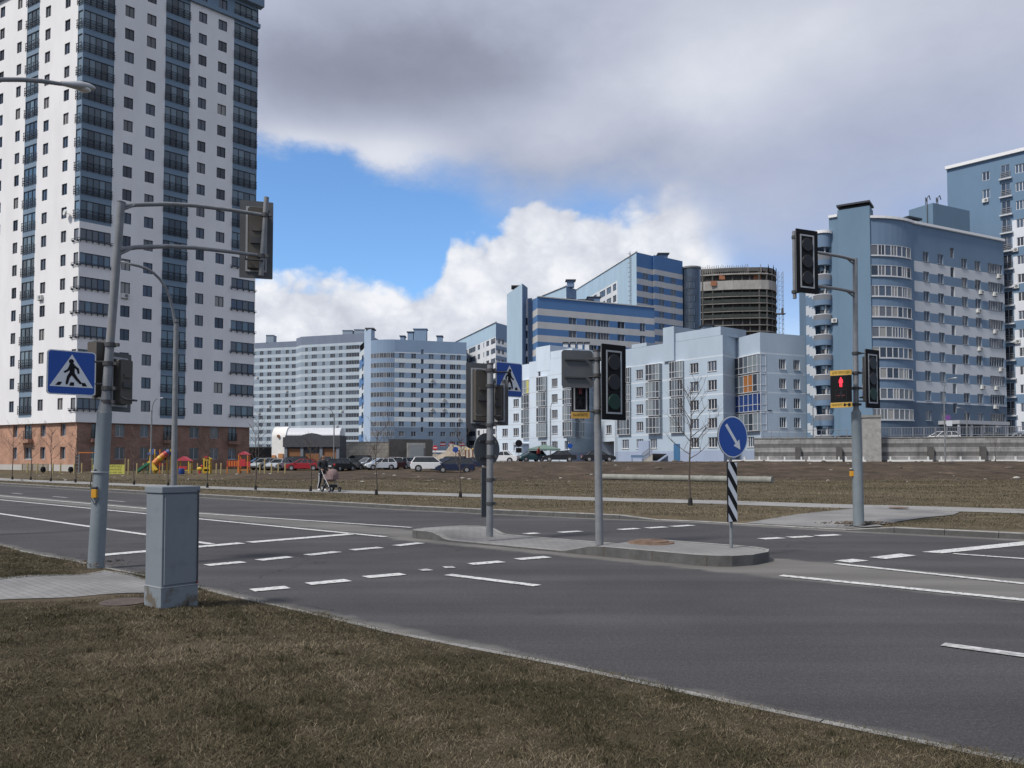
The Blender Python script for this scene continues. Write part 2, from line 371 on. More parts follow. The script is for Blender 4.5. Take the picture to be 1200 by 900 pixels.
# ------------------------------------------------------------------ ground sheets
def grid_mesh(name, ts, os_, fn, m, attr=None):
    vs = []; fs = []; at = []
    for o in os_:
        for t in ts:
            p = fn(t, o); vs.append(p); at.append(attr(t, o, p) if attr else 0)
    n = len(ts)
    for i in range(len(os_)-1):
        for j in range(n-1): fs.append((i*n+j, (i+1)*n+j, (i+1)*n+j+1, i*n+j+1))
    me = bpy.data.meshes.new(name); me.from_pydata(vs, [], fs); me.materials.append(m)
    me.polygons.foreach_set('use_smooth', [True]*len(fs))
    if attr:
        a = me.attributes.new('dirt', 'FLOAT', 'POINT'); a.data.foreach_set('value', at)
    me.update()
    if me.polygons[0].normal.z < 0: me.flip_normals()
    o = bpy.data.objects.new(name, me); C.objects.link(o); return struct(o)
ts = [-1500, -900, -500, -250, -150, -100]+[-80+1.0*i for i in range(0, 241)]+[175, 200, 260, 400, 700, 1500]
os_far = [.15, .5, 1, 1.6, 2.2, 3, 4, 5, 6, 7, 8, 9]+[10+1.0*i for i in range(0, 75)]+[88, 92, 97, 103, 110, 120, 135, 155, 180, 220, 300, 420, 700, 1100, 1800]
def kerb_top(t):
    return .13-.105*(smooth(6.2, 7.2, t)-smooth(12.2, 13.2, t))
def fn_far(t, o):
    s = s_far(t)+o; x, y, _ = RS(t, s)
    z = hfar(x, y) if y > 0 else .12
    if o < 3: z = z*(o/3)+(kerb_top(t)-.012)*(1-o/3)
    return (x, y, z)
def dirt_far(t, o, p):
    x, y, z = p
    if o < 6 or y < 5: return .0
    q = x/max(y, 5)
    a = smooth(60, 67, y)*(1-.35*smooth(82, 96, y))
    a *= .35+.65*smooth(-.42, -.2, q)
    return a*.95
grid_mesh('ground', ts, os_far, fn_far, M['ground'], dirt_far)
ts_n = [-1500, -500, -200, -80, -50]+[-40+.4*i for i in range(0, 251)]+[70, 90, 130, 250, 600, 1500]
def hnear(t, o):
    return .016+.08*smooth(.04, 1.4, o)+hnoise(t*1.7, o*2.1)*.018*smooth(.3, 1.2, o)
grid_mesh('verge', ts_n, [.04, .10, .25, .4, .6, .9]+[1.2+.35*i for i in range(0, 20)]+[9, 11, 14, 20, 40, 120, 500, 1500], lambda t, o: (*RS(t, s_near(t)-o)[:2], hnear(t, o)), M['near_soil'])
# road sheet : dusty gutters and a dusty median come from a per-vertex amount of dust
def asphalt():
    m = bpy.data.materials.new('asphalt'); m.use_nodes = True; t = m.node_tree; b = t.nodes['Principled BSDF']; b.inputs['Roughness'].default_value = .88; b.inputs['Specular IOR Level'].default_value = .22
    tcn = t.nodes.new('ShaderNodeTexCoord')
    def nz(sc_, d, st=None, r=.6):
        n = t.nodes.new('ShaderNodeTexNoise'); n.inputs['Scale'].default_value = sc_; n.inputs['Detail'].default_value = d; n.inputs['Roughness'].default_value = r
        mp = t.nodes.new('ShaderNodeMapping'); mp.vector_type = 'TEXTURE' if False else 'POINT'
        if st: mp.inputs['Rotation'].default_value = (0, 0, -math.atan2(UY, UX)); mp.inputs['Scale'].default_value = st
        t.links.new(tcn.outputs['Object'], mp.inputs[0]); t.links.new(mp.outputs[0], n.inputs['Vector']); return n.outputs['Fac']
    def ramp(f, els):
        n = t.nodes.new('ShaderNodeValToRGB'); r = n.color_ramp; r.elements[0].position = els[0][0]; r.elements[0].color = (*els[0][1], 1); r.elements[1].position = els[-1][0]; r.elements[1].color = (*els[-1][1], 1)
        for p, c in els[1:-1]: e = r.elements.new(p); e.color = (*c, 1)
        t.links.new(f, n.inputs[0]); return n.outputs[0]
    def mix(f, a, c, mode='MIX'):
        n = t.nodes.new('ShaderNodeMix'); n.data_type = 'RGBA'; n.blend_type = mode
        if hasattr(f, 'links'): t.links.new(f, n.inputs[0])
        else: n.inputs[0].default_value = f
        t.links.new(a, n.inputs[6]); t.links.new(c, n.inputs[7]); return n.outputs[2]
    def mth_(op, a, c):
        n = t.nodes.new('ShaderNodeMath'); n.operation = op
        for i_, x in ((0, a), (1, c)):
            if hasattr(x, 'links'): t.links.new(x, n.inputs[i_])
            else: n.inputs[i_].default_value = x
        return n.outputs[0]
    base = ramp(nz(1., 5, (.05, 1.1, 1)), [(.3, (.046, .0445, .047)), (.5, (.054, .052, .0545)), (.72, (.072, .0695, .0715))])
    patch = ramp(nz(.35, 8), [(.28, (.80,)*3), (.5, (.98,)*3), (.72, (1.2,)*3)])
    spk = ramp(nz(75., 3, None, .8), [(.30, (.68,)*3), (.48, (.95,)*3), (.58, (1.15,)*3), (.68, (2.4,)*3)])
    spk2 = ramp(nz(26., 5, None, .75), [(.32, (.80,)*3), (.5, (1.,)*3), (.66, (1.28,)*3)])
    c = mix(1., mix(1., mix(1., base, patch, 'MULTIPLY'), spk, 'MULTIPLY'), spk2, 'MULTIPLY')
    at = t.nodes.new('ShaderNodeAttribute'); at.attribute_name = 'dust'
    dn = mth_('ADD', at.outputs['Fac'], mth_('MULTIPLY', mth_('SUBTRACT', nz(2.2, 9), .5), 1.1))
    dust = ramp(nz(1.6, 8, (.15, 1, 1)), [(.3, (.105, .100, .093)), (.7, (.165, .158, .148))])
    dust = mix(1., dust, ramp(nz(60., 3), [(.3, (.82,)*3), (.7, (1.14,)*3)]), 'MULTIPLY')
    f = ramp(dn, [(.30, (0, 0, 0)), (.75, (1, 1, 1))])
    # dark sealed cracks and a few oil spots
    vo = t.nodes.new('ShaderNodeTexVoronoi'); vo.feature = 'DISTANCE_TO_EDGE'; vo.inputs['Scale'].default_value = .11
    wv = t.nodes.new('ShaderNodeVectorMath'); wv.operation = 'MULTIPLY_ADD'; nn3 = t.nodes.new('ShaderNodeTexNoise'); nn3.inputs['Scale'].default_value = .8; nn3.inputs['Detail'].default_value = 8
    t.links.new(tcn.outputs['Object'], nn3.inputs['Vector']); t.links.new(nn3.outputs['Color'], wv.inputs[0]); wv.inputs[1].default_value = (2.2,)*3; t.links.new(tcn.outputs['Object'], wv.inputs[2]); t.links.new(wv.outputs[0], vo.inputs['Vector'])
    crk = ramp(vo.outputs['Distance'], [(.0, (.62,)*3), (.0016, (.70,)*3), (.0032, (1.,)*3)])
    oil = ramp(nz(.9, 4, None, .4), [(.66, (1.,)*3), (.76, (.78,)*3)])
    c = mix(1., mix(1., c, crk, 'MULTIPLY'), oil, 'MULTIPLY')
    t.links.new(mix(f, c, dust), b.inputs['Base Color'])
    bp = t.nodes.new('ShaderNodeBump'); bp.inputs['Strength'].default_value = .12; bp.inputs['Distance'].default_value = .004
    t.links.new(nz(110., 2), bp.inputs['Height']); t.links.new(bp.outputs[0], b.inputs['Normal']); return m
M['road'] = asphalt()
def road_s(t, k):
    fk = s_far(t)+.3
    near = [4.80, 4.95, 5.02, 5.12, 5.3, 5.6, 6.5, 8., 9.5, 10.5, 10.8, 10.95, 11.2, 11.6, 12., 12.4, 12.75, 12.95, 13.2]
    far = [fk-4., fk-3, fk-1.4, fk-.9, fk-.6, fk-.42, fk-.3, fk]
    return (near+[13.2+(fk-4-13.2)*.33, 13.2+(fk-4-13.2)*.66]+far)[k]
def road_dust(t, k, p):
    s = road_s(t, k); fk = s_far(t)
    e = max(.8*(1-smooth(4.98, 5.32, s)), smooth(fk-.7, fk-.05, s))
    if t < 13.7: e = max(e, smooth(10.6, 11., s)*(1-smooth(12.7, 13.1, s)))
    else: e = max(e, .9*smooth(11.0, 11.4, s)*(1-smooth(12.3, 12.7, s)))
    return e
o = grid_mesh('road', [-1500, -400, -150]+[-80+1.0*i for i in range(0, 181)]+[130, 180, 260, 500, 1500], list(range(29)), lambda t, k: (*RS(t, road_s(t, k))[:2], 0.), M['road'], road_dust)
o.data.attributes['dirt'].name = 'dust'
# kerbs : individual stones joined in a run
def kerb_run(name, t0, t1, sf, top, m, width=.15, sgn=1, step=1.0, mface=None):
    mb = MB(); t = t0
    while t < t1:
        a, b = t+.006, min(t+step, t1)-.006
        sa, sb = sf(a), sf(b); za, zb = top(a), top(b)
        for (p, q) in ((0, width),):
            A0, A1, B0, B1 = RS(a, sa+sgn*p), RS(a, sa+sgn*q), RS(b, sb+sgn*p), RS(b, sb+sgn*q)
            up = lambda P, z: (P[0], P[1], z)
            mb.face([up(A0, -.05), up(B0, -.05), up(B0, zb-.015), up(A0, za-.015)], mface or m)
            c0, c1_ = RS(a, sa+sgn*.02), RS(b, sb+sgn*.02)
            mb.face([up(A0, za-.015), up(B0, zb-.015), up(c1_, zb), up(c0, za)], m)
            mb.face([up(c0, za), up(c1_, zb), up(B1, zb), up(A1, za)], m)
            mb.face([up(A0, -.05), up(A0, za-.015), up(c0, za), up(A1, za), up(A1, -.05)], m)
        t += step
    return struct(mb.build(name))
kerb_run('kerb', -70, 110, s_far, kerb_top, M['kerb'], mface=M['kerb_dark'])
kerb_run('kerb', -40, 70, lambda t: s_near(t)+.04, lambda t: .020, M['kerb'], .09, -1)
# ------------------------------------------------------------------ paved crossings and footpath
def sheet(name, pts, z, m, up=0.):
    mb = MB(); mb.face([(*p[:2], (z if not callable(z) else z(*p[:2]))+up) for p in pts], m); o = mb.build(name)
    me = o.data
    if me.polygons[0].normal.z < 0: me.flip_normals()
    return struct(o)
fp = [(-300, 551.2), (-120, 556.5), (0, 561.8), (130, 567.3), (300, 573.2), (420, 576.6), (560, 580.6), (700, 584.8), (840, 588.4), (960, 592.4), (1080, 595.5), (1200, 599), (1330, 603.5), (1500, 610)]
mb = MB(); up_ = []; dn_ = []
for i, (a, b) in enumerate(fp):
    p = Vector(GP(a, b, .11)); q = Vector(GP(fp[min(i+1, len(fp)-1)][0], fp[min(i+1, len(fp)-1)][1], .11)); r_ = Vector(GP(*fp[max(i-1, 0)], .11))
    d = (q-r_).normalized(); nn = Vector((-d.y, d.x, 0)); w = 1.25
    up_.append(p+nn*w); dn_.append(p-nn*w)
def subdiv(pts, k=12): return [pts[i].lerp(pts[i+1], j/k) for i in range(len(pts)-1) for j in range(k)]+[pts[-1]]
U2, D2 = subdiv(up_), subdiv(dn_)
for i in range(len(U2)-1):
    mb.face([(p.x, p.y, hfar(p.x, p.y)+.012) for p in (D2[i], D2[i+1], U2[i+1], U2[i])], M['footpath'])
struct(mb.build('footpath'))
far_pav = [(858, 611.5), (985, 598), (1030, 594), (1125, 600.5), (1117, 604), (1085, 607), (1030, 615), (1022, 620.5), (985, 621.5), (900, 619.5)]
def draped(name, pts, hf, m, up=.012, cuts=5):
    import bmesh
    bm = bmesh.new(); vs = [bm.verts.new((p[0], p[1], 0)) for p in pts]; bm.faces.new(vs); bmesh.ops.triangulate(bm, faces=bm.faces[:])
    for _ in range(cuts): bmesh.ops.subdivide_edges(bm, edges=[e for e in bm.edges if e.calc_length() > .25], cuts=1); bmesh.ops.triangulate(bm, faces=bm.faces[:])
    for v in bm.verts: v.co.z = hf(v.co.x, v.co.y)+up
    bm.normal_update(); me = bpy.data.meshes.new(name); bm.to_mesh(me); bm.free(); me.materials.append(m)
    if me.polygons[0].normal.z < 0: me.flip_normals()
    o = bpy.data.objects.new(name, me); C.objects.link(o); return struct(o)
def hfull(x, y):
    t, s = TS(x, y); o = s-s_far(t); z = hfar(x, y)
    return z*(o/3)+(kerb_top(t)-.012)*(1-o/3) if o < 3 else z
fpts = []
for a, b in far_pav:
    x, y, _ = GP(a, b, .10); t, s = TS(x, y); s = max(s, s_far(t)+.14); fpts.append(RS(t, s))
draped('crossing_pavement', fpts, hfull, M['paver'], .019)
near_pav = [(-160, 690), (0, 680.5), (60, 676), (100, 670.5), (122, 664.5), (150, 668), (176, 676), (204, 684), (215, 691), (172, 694), (84, 702), (40, 704.5), (0, 706.5), (-160, 716)]
npts = []
for a, b in near_pav:
    x, y, _ = GP(a, b, .07); t, s = TS(x, y); s = min(s, s_near(t)-.09); npts.append(RS(t, s))
draped('crossing_pavement', npts, lambda x, y: (lambda q: hnear(q[0], s_near(q[0])-q[1]))(TS(x, y)), M['paver'], .007)
# ------------------------------------------------------------------ painted markings
mb = MB()
def bar(p, q, w, m=None, z=.010):
    a, b = Vector(GP(*p)), Vector(GP(*q)); d = (b-a).normalized(); n_ = Vector((-d.y, d.x, 0))*w/2
    mb.face([(a.x-n_.x, a.y-n_.y, z), (b.x-n_.x, b.y-n_.y, z), (b.x+n_.x, b.y+n_.y, z), (a.x+n_.x, a.y+n_.y, z)], m or M['paint'])
bar((-200, 573.5), (248, 638), .16)
bar((-200, 566.5), (452, 629.5), .16)
bar((-200, 563.5), (236, 602), .14); bar((236, 602), (482, 618.5), .14)
bar((119, 651), (283, 636.8), .30); bar((292, 636), (414, 626), .30)
for p, q in [((242, 663), (285, 659)), ((303, 657), (340, 653)), ((360, 651), (396, 647)), ((412, 645), (446, 642)), ((464, 640), (493, 636.6)),
             ((295, 692.5), (337, 688.7)), ((361, 685), (408, 680.5)), ((428, 677), (472, 673.2)), ((551, 661.7), (588, 658.6)), ((606, 656), (642, 653))]:
    bar(p, q, .24)
for p, q in [((493, 669), (504, 668)), ((520, 665.5), (532, 665))]: bar(p, q, .2, M['paint_worn'])
for p, q in [((616, 626), (630, 625)), ((656, 624.3), (680, 622.8)), ((726, 621), (747, 619.6)), ((758, 619.2), (780, 617.8)), ((788, 617.4), (811, 615.8)),
             ((892, 632), (916, 630.6)), ((925, 630.2), (950, 628.9)), ((958, 628.4), (982, 627))]:
    bar(p, q, .26)
def quad(pts, m=None):
    mb.face([(*GP(*p)[:2], .010) for p in pts], m or M['paint'])
quad([(978, 657.5), (1000, 655.5), (1018, 657.6), (996, 660)]); quad([(1019, 653.6), (1055, 649.3), (1074, 651.6), (1038, 655.6)])
quad([(1080, 647.4), (1104, 648.9), (1330, 626.5), (1300, 624.5)])
bar((1117, 649.3), (1420, 671), .13)
bar((979, 661), (1420, 708), .15); bar((915, 675), (1430, 727), .17)
bar((525, 674), (630, 687), .16); bar((1105, 756), (1330, 787), .15, M['paint_worn'])
for a in ((14, 578, 26, 579.2), (62, 582, 79, 583.4), (125, 586.5, 146, 588.2)): bar(a[:2], a[2:], .14, M['paint_worn'])
struct(mb.build('road_markings'))
# ------------------------------------------------------------------ traffic island
mb = MB()
def isl_z(t): return .03+.12*(smooth(9.2, 8.5, -1) if False else 0)+.135*((1-smooth(8.2, 9.1, t))+smooth(11.9, 12.45, t))
N = 48; T0, T1 = 5.75, 13.3; S0, S1 = 11.2, 12.95
def isl_w(t):
    e = min((t-T0)/.75, 1) if t < 9 else min((T1-t)/.45, 1)
    return .30+.70*math.sqrt(max(0, 1-(1-e)**2))
cols = []
for i in range(N+1):
    t = T0+(T1-T0)*i/N; h = (S1-S0)/2*isl_w(t); c = (S0+S1)/2
    cols.append((t, c-h, c+h, isl_z(t)))
for i in range(N):
    a, b = cols[i], cols[i+1]
    P = lambda k, s, z: RS(k[0], s, z)
    kw = .13
    mb.face([P(a, a[1]+kw, a[3]-.004), P(b, b[1]+kw, b[3]-.004), P(b, b[2]-kw, b[3]-.004), P(a, a[2]-kw, a[3]-.004)], M['paver'])
    for s_, g in ((1, 1), (2, -1)):
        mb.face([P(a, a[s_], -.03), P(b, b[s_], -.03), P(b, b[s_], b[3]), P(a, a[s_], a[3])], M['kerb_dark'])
        mb.face([P(a, a[s_], a[3]), P(b, b[s_], b[3]), P(b, b[s_]+g*kw, b[3]), P(a, a[s_]+g*kw, a[3])], M['kerb'])
for i in range(3, N, 6):
    a, b = cols[i], (cols[i][0]+.014,)+cols[i][1:]
    for s_, g in ((1, -1), (2, 1)):
        mb.face([RS(a[0], a[s_]+g*.004, -.02), RS(b[0], b[s_]+g*.004, -.02), RS(b[0], b[s_]+g*.004, b[3]+.002), RS(a[0], a[s_]+g*.004, a[3]+.002)], M['iron'])
for k in (cols[0], cols[-1]):
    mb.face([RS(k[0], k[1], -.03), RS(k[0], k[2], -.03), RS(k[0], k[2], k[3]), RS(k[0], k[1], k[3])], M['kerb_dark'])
struct(mb.build('traffic_island'))
M['rust'] = mat('rusty_iron', (.105, .062, .042), .85, (.17, .115, .08), 6., 6, .4, 30.)
x, y, _ = GP(763, 637.5, .14)
t_ = thing('manhole_cover', 'rusty brown manhole cover on the paved traffic island', 'manhole cover', (x, y, .145))
m1_ = MB(); m1_.tube([(0, 0, .0), (0, 0, .035)], [.42, .40], M['rust'], 20); m1_.build('rim', t_)
m1_ = MB(); m1_.tube([(0, 0, .036), (0, 0, .06)], [.31, .30], M['rust'], 20); m1_.box((.1, .05, .066), (.2, .05, .012), M['rust']); m1_.build('lid', t_)
x, y, _ = GP(146, 705, .1)
t_ = thing('manhole_cover', 'old iron manhole cover sunk in bare soil beside the grey cabinet', 'manhole cover', (x, y, .095))
m1_ = MB(); m1_.tube([(0, 0, -.06), (0, 0, -.004)], [.33, .31], M['near_soil'], 20); m1_.build('rim', t_)
m1_ = MB(); m1_.tube([(0, 0, -.02), (0, 0, .008)], [.25, .25], M['iron'], 20); m1_.build('lid', t_)
x, y, _ = GP(1053, 595.5, .14)
m1_ = MB(); m1_.tube([(0, 0, 0), (0, 0, .012)], [.30, .29], M['rust'], 18); tag(m1_.build('manhole_cover', None, (x, y, .16)), 'flat manhole cover set in the pavement behind the right-hand signal mast', 'manhole cover')
# ------------------------------------------------------------------ grass (nobody could count it)
def point_in(poly, P):
    x, y = P[:, 0], P[:, 1]; ins = np.zeros(len(P), bool); j = len(poly)-1
    for i in range(len(poly)):
        xi, yi = poly[i][0], poly[i][1]; xj, yj = poly[j][0], poly[j][1]
        c = ((yi > y) != (yj > y)) & (x < (xj-xi)*(y-yi)/(yj-yi+1e-12)+xi)
        ins ^= c; j = i
    return ins
def vnoise(P, f):
    x, y = P[:, 0]*f, P[:, 1]*f
    return (np.sin(x*1.3+y*.7)+np.sin(x*.6-y*1.9+1.3)+.6*np.sin(x*2.9+y*2.3)+.6*np.sin(-x*2.1+y*3.7+.4))/3.2
def grass_mat(name, els):
    m = bpy.data.materials.new(name); m.use_nodes = True; t = m.node_tree; b = t.nodes['Principled BSDF']; b.inputs['Roughness'].default_value = .9; b.inputs['Specular IOR Level'].default_value = .15
    a = t.nodes.new('ShaderNodeAttribute'); a.attribute_name = 'tone'
    n = t.nodes.new('ShaderNodeValToRGB'); r = n.color_ramp; r.elements[0].position = els[0][0]; r.elements[0].color = (*els[0][1], 1); r.elements[1].position = els[-1][0]; r.elements[1].color = (*els[-1][1], 1)
    for p, c in els[1:-1]: e = r.elements.new(p); e.color = (*c, 1)
    t.links.new(a.outputs['Fac'], n.inputs[0]); t.links.new(n.outputs[0], b.inputs['Base Color']); return m
GM = grass_mat('dry_grass', [(0, (.024, .027, .012)), (.25, (.044, .042, .021)), (.5, (.074, .062, .037)), (.75, (.128, .105, .068)), (1, (.26, .215, .15))])
def blades(name, P, Z, hgt, wid, lean, tone):
    n = len(P); ang = rng.uniform(0, 2*np.pi, n); la = rng.uniform(0, 2*np.pi, n); ln = rng.uniform(.2, 1., n)*lean*hgt
    wx, wy = np.cos(ang)*wid/2, np.sin(ang)*wid/2
    dx_, dy_ = np.cos(la)*ln, np.sin(la)*ln
    v = np.zeros((n, 5, 3))
    v[:, 0] = np.c_[P[:, 0]-wx, P[:, 1]-wy, Z-.004]; v[:, 1] = np.c_[P[:, 0]+wx, P[:, 1]+wy, Z-.004]
    v[:, 2] = np.c_[P[:, 0]+wx*.75+dx_*.45, P[:, 1]+wy*.75+dy_*.45, Z+hgt*.62]; v[:, 3] = np.c_[P[:, 0]-wx*.75+dx_*.45, P[:, 1]-wy*.75+dy_*.45, Z+hgt*.62]
    v[:, 4] = np.c_[P[:, 0]+dx_, P[:, 1]+dy_, Z+hgt]
    me = bpy.data.meshes.new(name); me.vertices.add(n*5); me.vertices.foreach_set('co', v.ravel())
    base_ = (np.arange(n)*5)[:, None]
    loops = (base_+np.array([0, 1, 2, 3, 3, 2, 4])[None]).ravel()
    me.loops.add(n*7); me.loops.foreach_set('vertex_index', loops)
    me.polygons.add(n*2); st = np.c_[np.arange(n)*7, np.arange(n)*7+4].ravel(); me.polygons.foreach_set('loop_start', st)
    me.update(calc_edges=True); me.materials.append(GM)
    a = me.attributes.new('tone', 'FLOAT', 'POINT'); a.data.foreach_set('value', np.repeat(np.clip(tone, 0, 1), 5))
    o = bpy.data.objects.new(name, me); C.objects.link(o); o['kind'] = 'stuff'; return o
pav_poly = [GP(a, b, .1) for a, b in near_pav]
def near_grass():
    n = 1300000
    Y = 3.4+(rng.random(n)**1.5)*13.; X = (rng.uniform(-.92, .92, n))*Y
    P = np.c_[X, Y]; t = X*UX+Y*UY; s = X*NX+Y*NY
    sn = 4.98+.05*np.sin(t*.7)+.03*np.sin(t*1.9)
    edge = sn-s
    ragged = -.05+.17*(vnoise(P, 3.1)+.5)*rng.random(n)
    ok = (edge > ragged) & ~point_in(pav_poly, P)
    # bare patches round the pole foot and manhole
    for (a, b, r) in ((113, 662, .55), (146, 705, .6), (120, 690, .3), (150, 712, .25)):
        gx, gy, _ = GP(a, b, .1); ok &= ~((np.hypot(X-gx, Y-gy) < r*(.7+.5*vnoise(P, 5.))) & (rng.random(n) < .9))
    bare = vnoise(P, 1.7)+.6*vnoise(P, 5.3); ok &= ~((bare > .75) & (rng.random(n) < .55))
    P = P[ok]; t = t[ok]; e = edge[ok]
    Z = np.array([hnear(a, b) for a, b in zip(t, e)])
    hgt = rng.uniform(.006, .024, len(P))*(1+.5*vnoise(P, 1.1)+.3*vnoise(P, 4.))*np.where(P[:, 1] > 8, 1.2, 1)
    k = rng.random(len(P)) < .006; hgt[k] *= 2.0
    tone = .525+.26*vnoise(P, .9)+.22*vnoise(P, 2.7)+.16*vnoise(P, 8.)+rng.normal(0, .21, len(P))
    lean = np.where(rng.random(len(P)) < .35, 3.6, 1.9)
    blades('grass', P, Z, hgt, rng.uniform(.0016, .0042, len(P))*(.55+P[:, 1]*.09), lean, tone)
    # dead straw lying on top, and taller green-brown tufts
    i = rng.choice(len(P), 9000, replace=False); m_ = len(i)
    blades('grass', P[i], Z[i]+.006, rng.uniform(.006, .016, m_), rng.uniform(.002, .004, m_)*(.6+P[i][:, 1]*.08), rng.uniform(4., 9., m_), rng.uniform(.78, 1.05, m_))
    c = P[rng.choice(len(P), 260, replace=False)]; Q = np.repeat(c, 26, 0)+rng.normal(0, .022, (260*26, 2)); j = np.hypot(Q[:, 0], Q[:, 1]) > 3.8
    q = Q[j]; tt = q[:, 0]*UX+q[:, 1]*UY; ss = q[:, 0]*NX+q[:, 1]*NY; ee = 4.98+.05*np.sin(tt*.7)+.03*np.sin(tt*1.9)-ss; k2_ = ee > .05; q, tt, ee = q[k2_], tt[k2_], ee[k2_]
    blades('grass', q, np.array([hnear(a, b) for a, b in zip(tt, ee)]), rng.uniform(.02, .06, len(q)), rng.uniform(.0025, .0045, len(q)), .9, rng.uniform(.05, .55, len(q)))
near_grass()
def far_grass():
    n = 170000
    Y = 18+(rng.random(n)**1.2)*50; X = rng.uniform(-.72, .72, n)*Y; P = np.c_[X, Y]
    t = X*UX+Y*UY; s = X*NX+Y*NY; o = s-np.interp(t, KT, KS)
    ok = o > .45
    fpx = point_in([tuple(p) for p in up_]+[tuple(p) for p in dn_[::-1]], P); ok &= ~fpx
    ok &= ~point_in([GP(a, b, .12) for a, b in far_pav], P)
    P = P[ok]
    Z = np.array([hfar(a, b) for a, b in P])
    tone = .56+.34*vnoise(P, .30)+.2*vnoise(P, 1.3)+rng.normal(0, .15, len(P))
    blades('grass', P, Z, rng.uniform(.02, .05, len(P))*(1+.5*vnoise(P, .6)), rng.uniform(.010, .024, len(P))*(P[:, 1]/32), 1.8, tone)
far_grass()
# litter, clods and pale stones strewn over the dirt bank
mb = MB(); M['litter'] = mat('pale_litter', (.26, .24, .21), .9, (.42, .40, .36), 9.); M['clod'] = mat('clod', (.075, .060, .046), .95, (.12, .10, .08), 5.)
for i in range(420):
    Y = random.uniform(58, 88); q = random.uniform(-.6, .66); X = q*Y
    r = random.uniform(.04, .11)*(2.2 if random.random() < .06 else 1)
    pale = random.random() < .14
    mb.ball((X, Y, hfar(X, Y)+r*.15), r, M['litter'] if pale else M['clod'], 6, 4, (random.uniform(.8, 2.2), 1, random.uniform(.4, .7)))
o = mb.build('debris'); o['kind'] = 'stuff'
mb = MB()
for i in range(160):
    t = random.uniform(-8, 22); e = random.uniform(.0, .35)
    if 9.5 < t < 12.6: continue
    x, y, _ = RS(t, s_near(t)-e+.05); r = random.uniform(.003, .009)
    mb.ball((x, y, hnear(t, max(e, .1))+r*.3), r, M['clod'] if random.random() < .85 else M['litter'], 6, 4, (1.3, 1, .6))
gx, gy, _ = GP(113, 661, .08)
for i in range(90):
    a = random.uniform(0, 6.28); d = random.uniform(.1, .5); r = random.uniform(.006, .022)*(1.1-d)
    mb.ball((gx+d*math.cos(a), gy+d*math.sin(a), .10), r, M['clod'], 6, 4, (1.3, 1, .6))
gx, gy, _ = GP(1006, 613, .12)
for i in range(160):
    a = random.uniform(0, 6.28); d = random.uniform(.08, .9); r = random.uniform(.015, .06)*(1.15-d)
    mb.ball((gx+d*math.cos(a)*1.2, gy+d*math.sin(a)*.6, .13), r, M['clod'], 6, 4, (1.3, 1, .7))
o = mb.build('rubble'); o['kind'] = 'stuff'
# ------------------------------------------------------------------ building materials
stucco('white', (.72, .71, .71)); stucco('spandrel', (.17, .235, .31)); stucco('plinth', (.42, .40, .37))
M['brick_sunlit'] = brick_mat('brick_wall', (.40, .215, .14), (.33, .17, .11), (.42, .30, .23), .5, .16, .012, (.86, -.507))  # paler, warmer copy of the brick: sunlight painted into the left face
M['brick_shaded'] = brick_mat('brick_wall', (.23, .13, .095), (.18, .10, .075), (.23, .165, .135), .5, .16, .012, (.704, .71))  # same brick darkened: shade painted into the right face
stucco('b2_wall', (.25, .305, .365)); stucco('b2_band', (.41, .475, .53)); stucco('b2_dark', (.165, .20, .265))
stucco('b3_blue', (.20, .28, .39)); stucco('b3_pale', (.52, .57, .61)); stucco('b3_end', (.34, .43, .55)); stucco('b3_base', (.125, .175, .25)); stucco('strong_blue', (.085, .185, .37))
stucco('pale_blue', (.36, .48, .58)); stucco('offwhite', (.62, .64, .66)); stucco('grey_band', (.50, .495, .485)); stucco('mid_blue', (.14, .205, .32))
stucco('lilac', (.385, .46, .54)); stucco('lilac_line', (.52, .58, .64)); stucco('lilac_base', (.31, .37, .49)); stucco('lilac_sunlit', (.58, .66, .75))  # last one is the lilac with sunlight painted into its colour
stucco('b9_blue', (.132, .200, .290)); stucco('b9_side', (.130, .205, .285)); stucco('b9_pale', (.49, .515, .545)); stucco('b9_base', (.072, .108, .160)); stucco('b10_blue', (.130, .205, .30)); stucco('b10_white', (.60, .62, .66))
stucco('bare_concrete', (.34, .325, .30), .7, .8)
stucco('dark_concrete', (.10, .095, .09), .7, .8); stucco('slab_edge', (.21, .20, .185), .7, .8)
M['cornice'] = mat('white_cornice', (.70, .70, .70), .7); M['roofing'] = mat('roofing', (.09, .09, .095), .9, (.14, .14, .14), 2.)
def glass(name, c, rough=.06, spec=.6, c2=None): return mat(name, c, rough, c2, .35, 3, spec=spec)
GL = [glass('glass_dark', (.030, .037, .050)), glass('glass_blue', (.065, .085, .118)), glass('glass_grey', (.11, .115, .125), .12), glass('curtained_glass', (.26, .25, .235), .25)]
GT = [glass('teal_glass', (.062, .096, .122)), glass('teal_glass_light', (.13, .185, .225)), glass('teal_glass_dark', (.030, .046, .062))]
GB = [glass('balcony_glass', (.10, .125, .15), .10), glass('balcony_glass_dark', (.035, .045, .058)), glass('balcony_glass_pale', (.19, .225, .245), .15)]
M['b_side'] = glass('balcony_glass_side', (.26, .30, .33), .15); M['yellow_screen'] = mat('yellow_screen', (.48, .46, .12), .5); M['orange_screen'] = mat('orange_screen', (.30, .12, .035), .5); M['blue_screen'] = mat('blue_screen', (.02, .05, .17), .35)
M['fr_dark'] = mat('dark_frame', (.028, .033, .042), .5); M['fr_grey'] = mat('grey_frame', (.16, .165, .17), .5); M['fr_white'] = mat('white_frame', (.72, .72, .72), .5); M['fr_balc'] = mat('balcony_frame', (.56, .57, .59), .5); M['fr_sash'] = mat('sash_frame', (.50, .51, .53), .5); M['fr_mid'] = mat('pale_frame', (.36, .38, .41), .5)
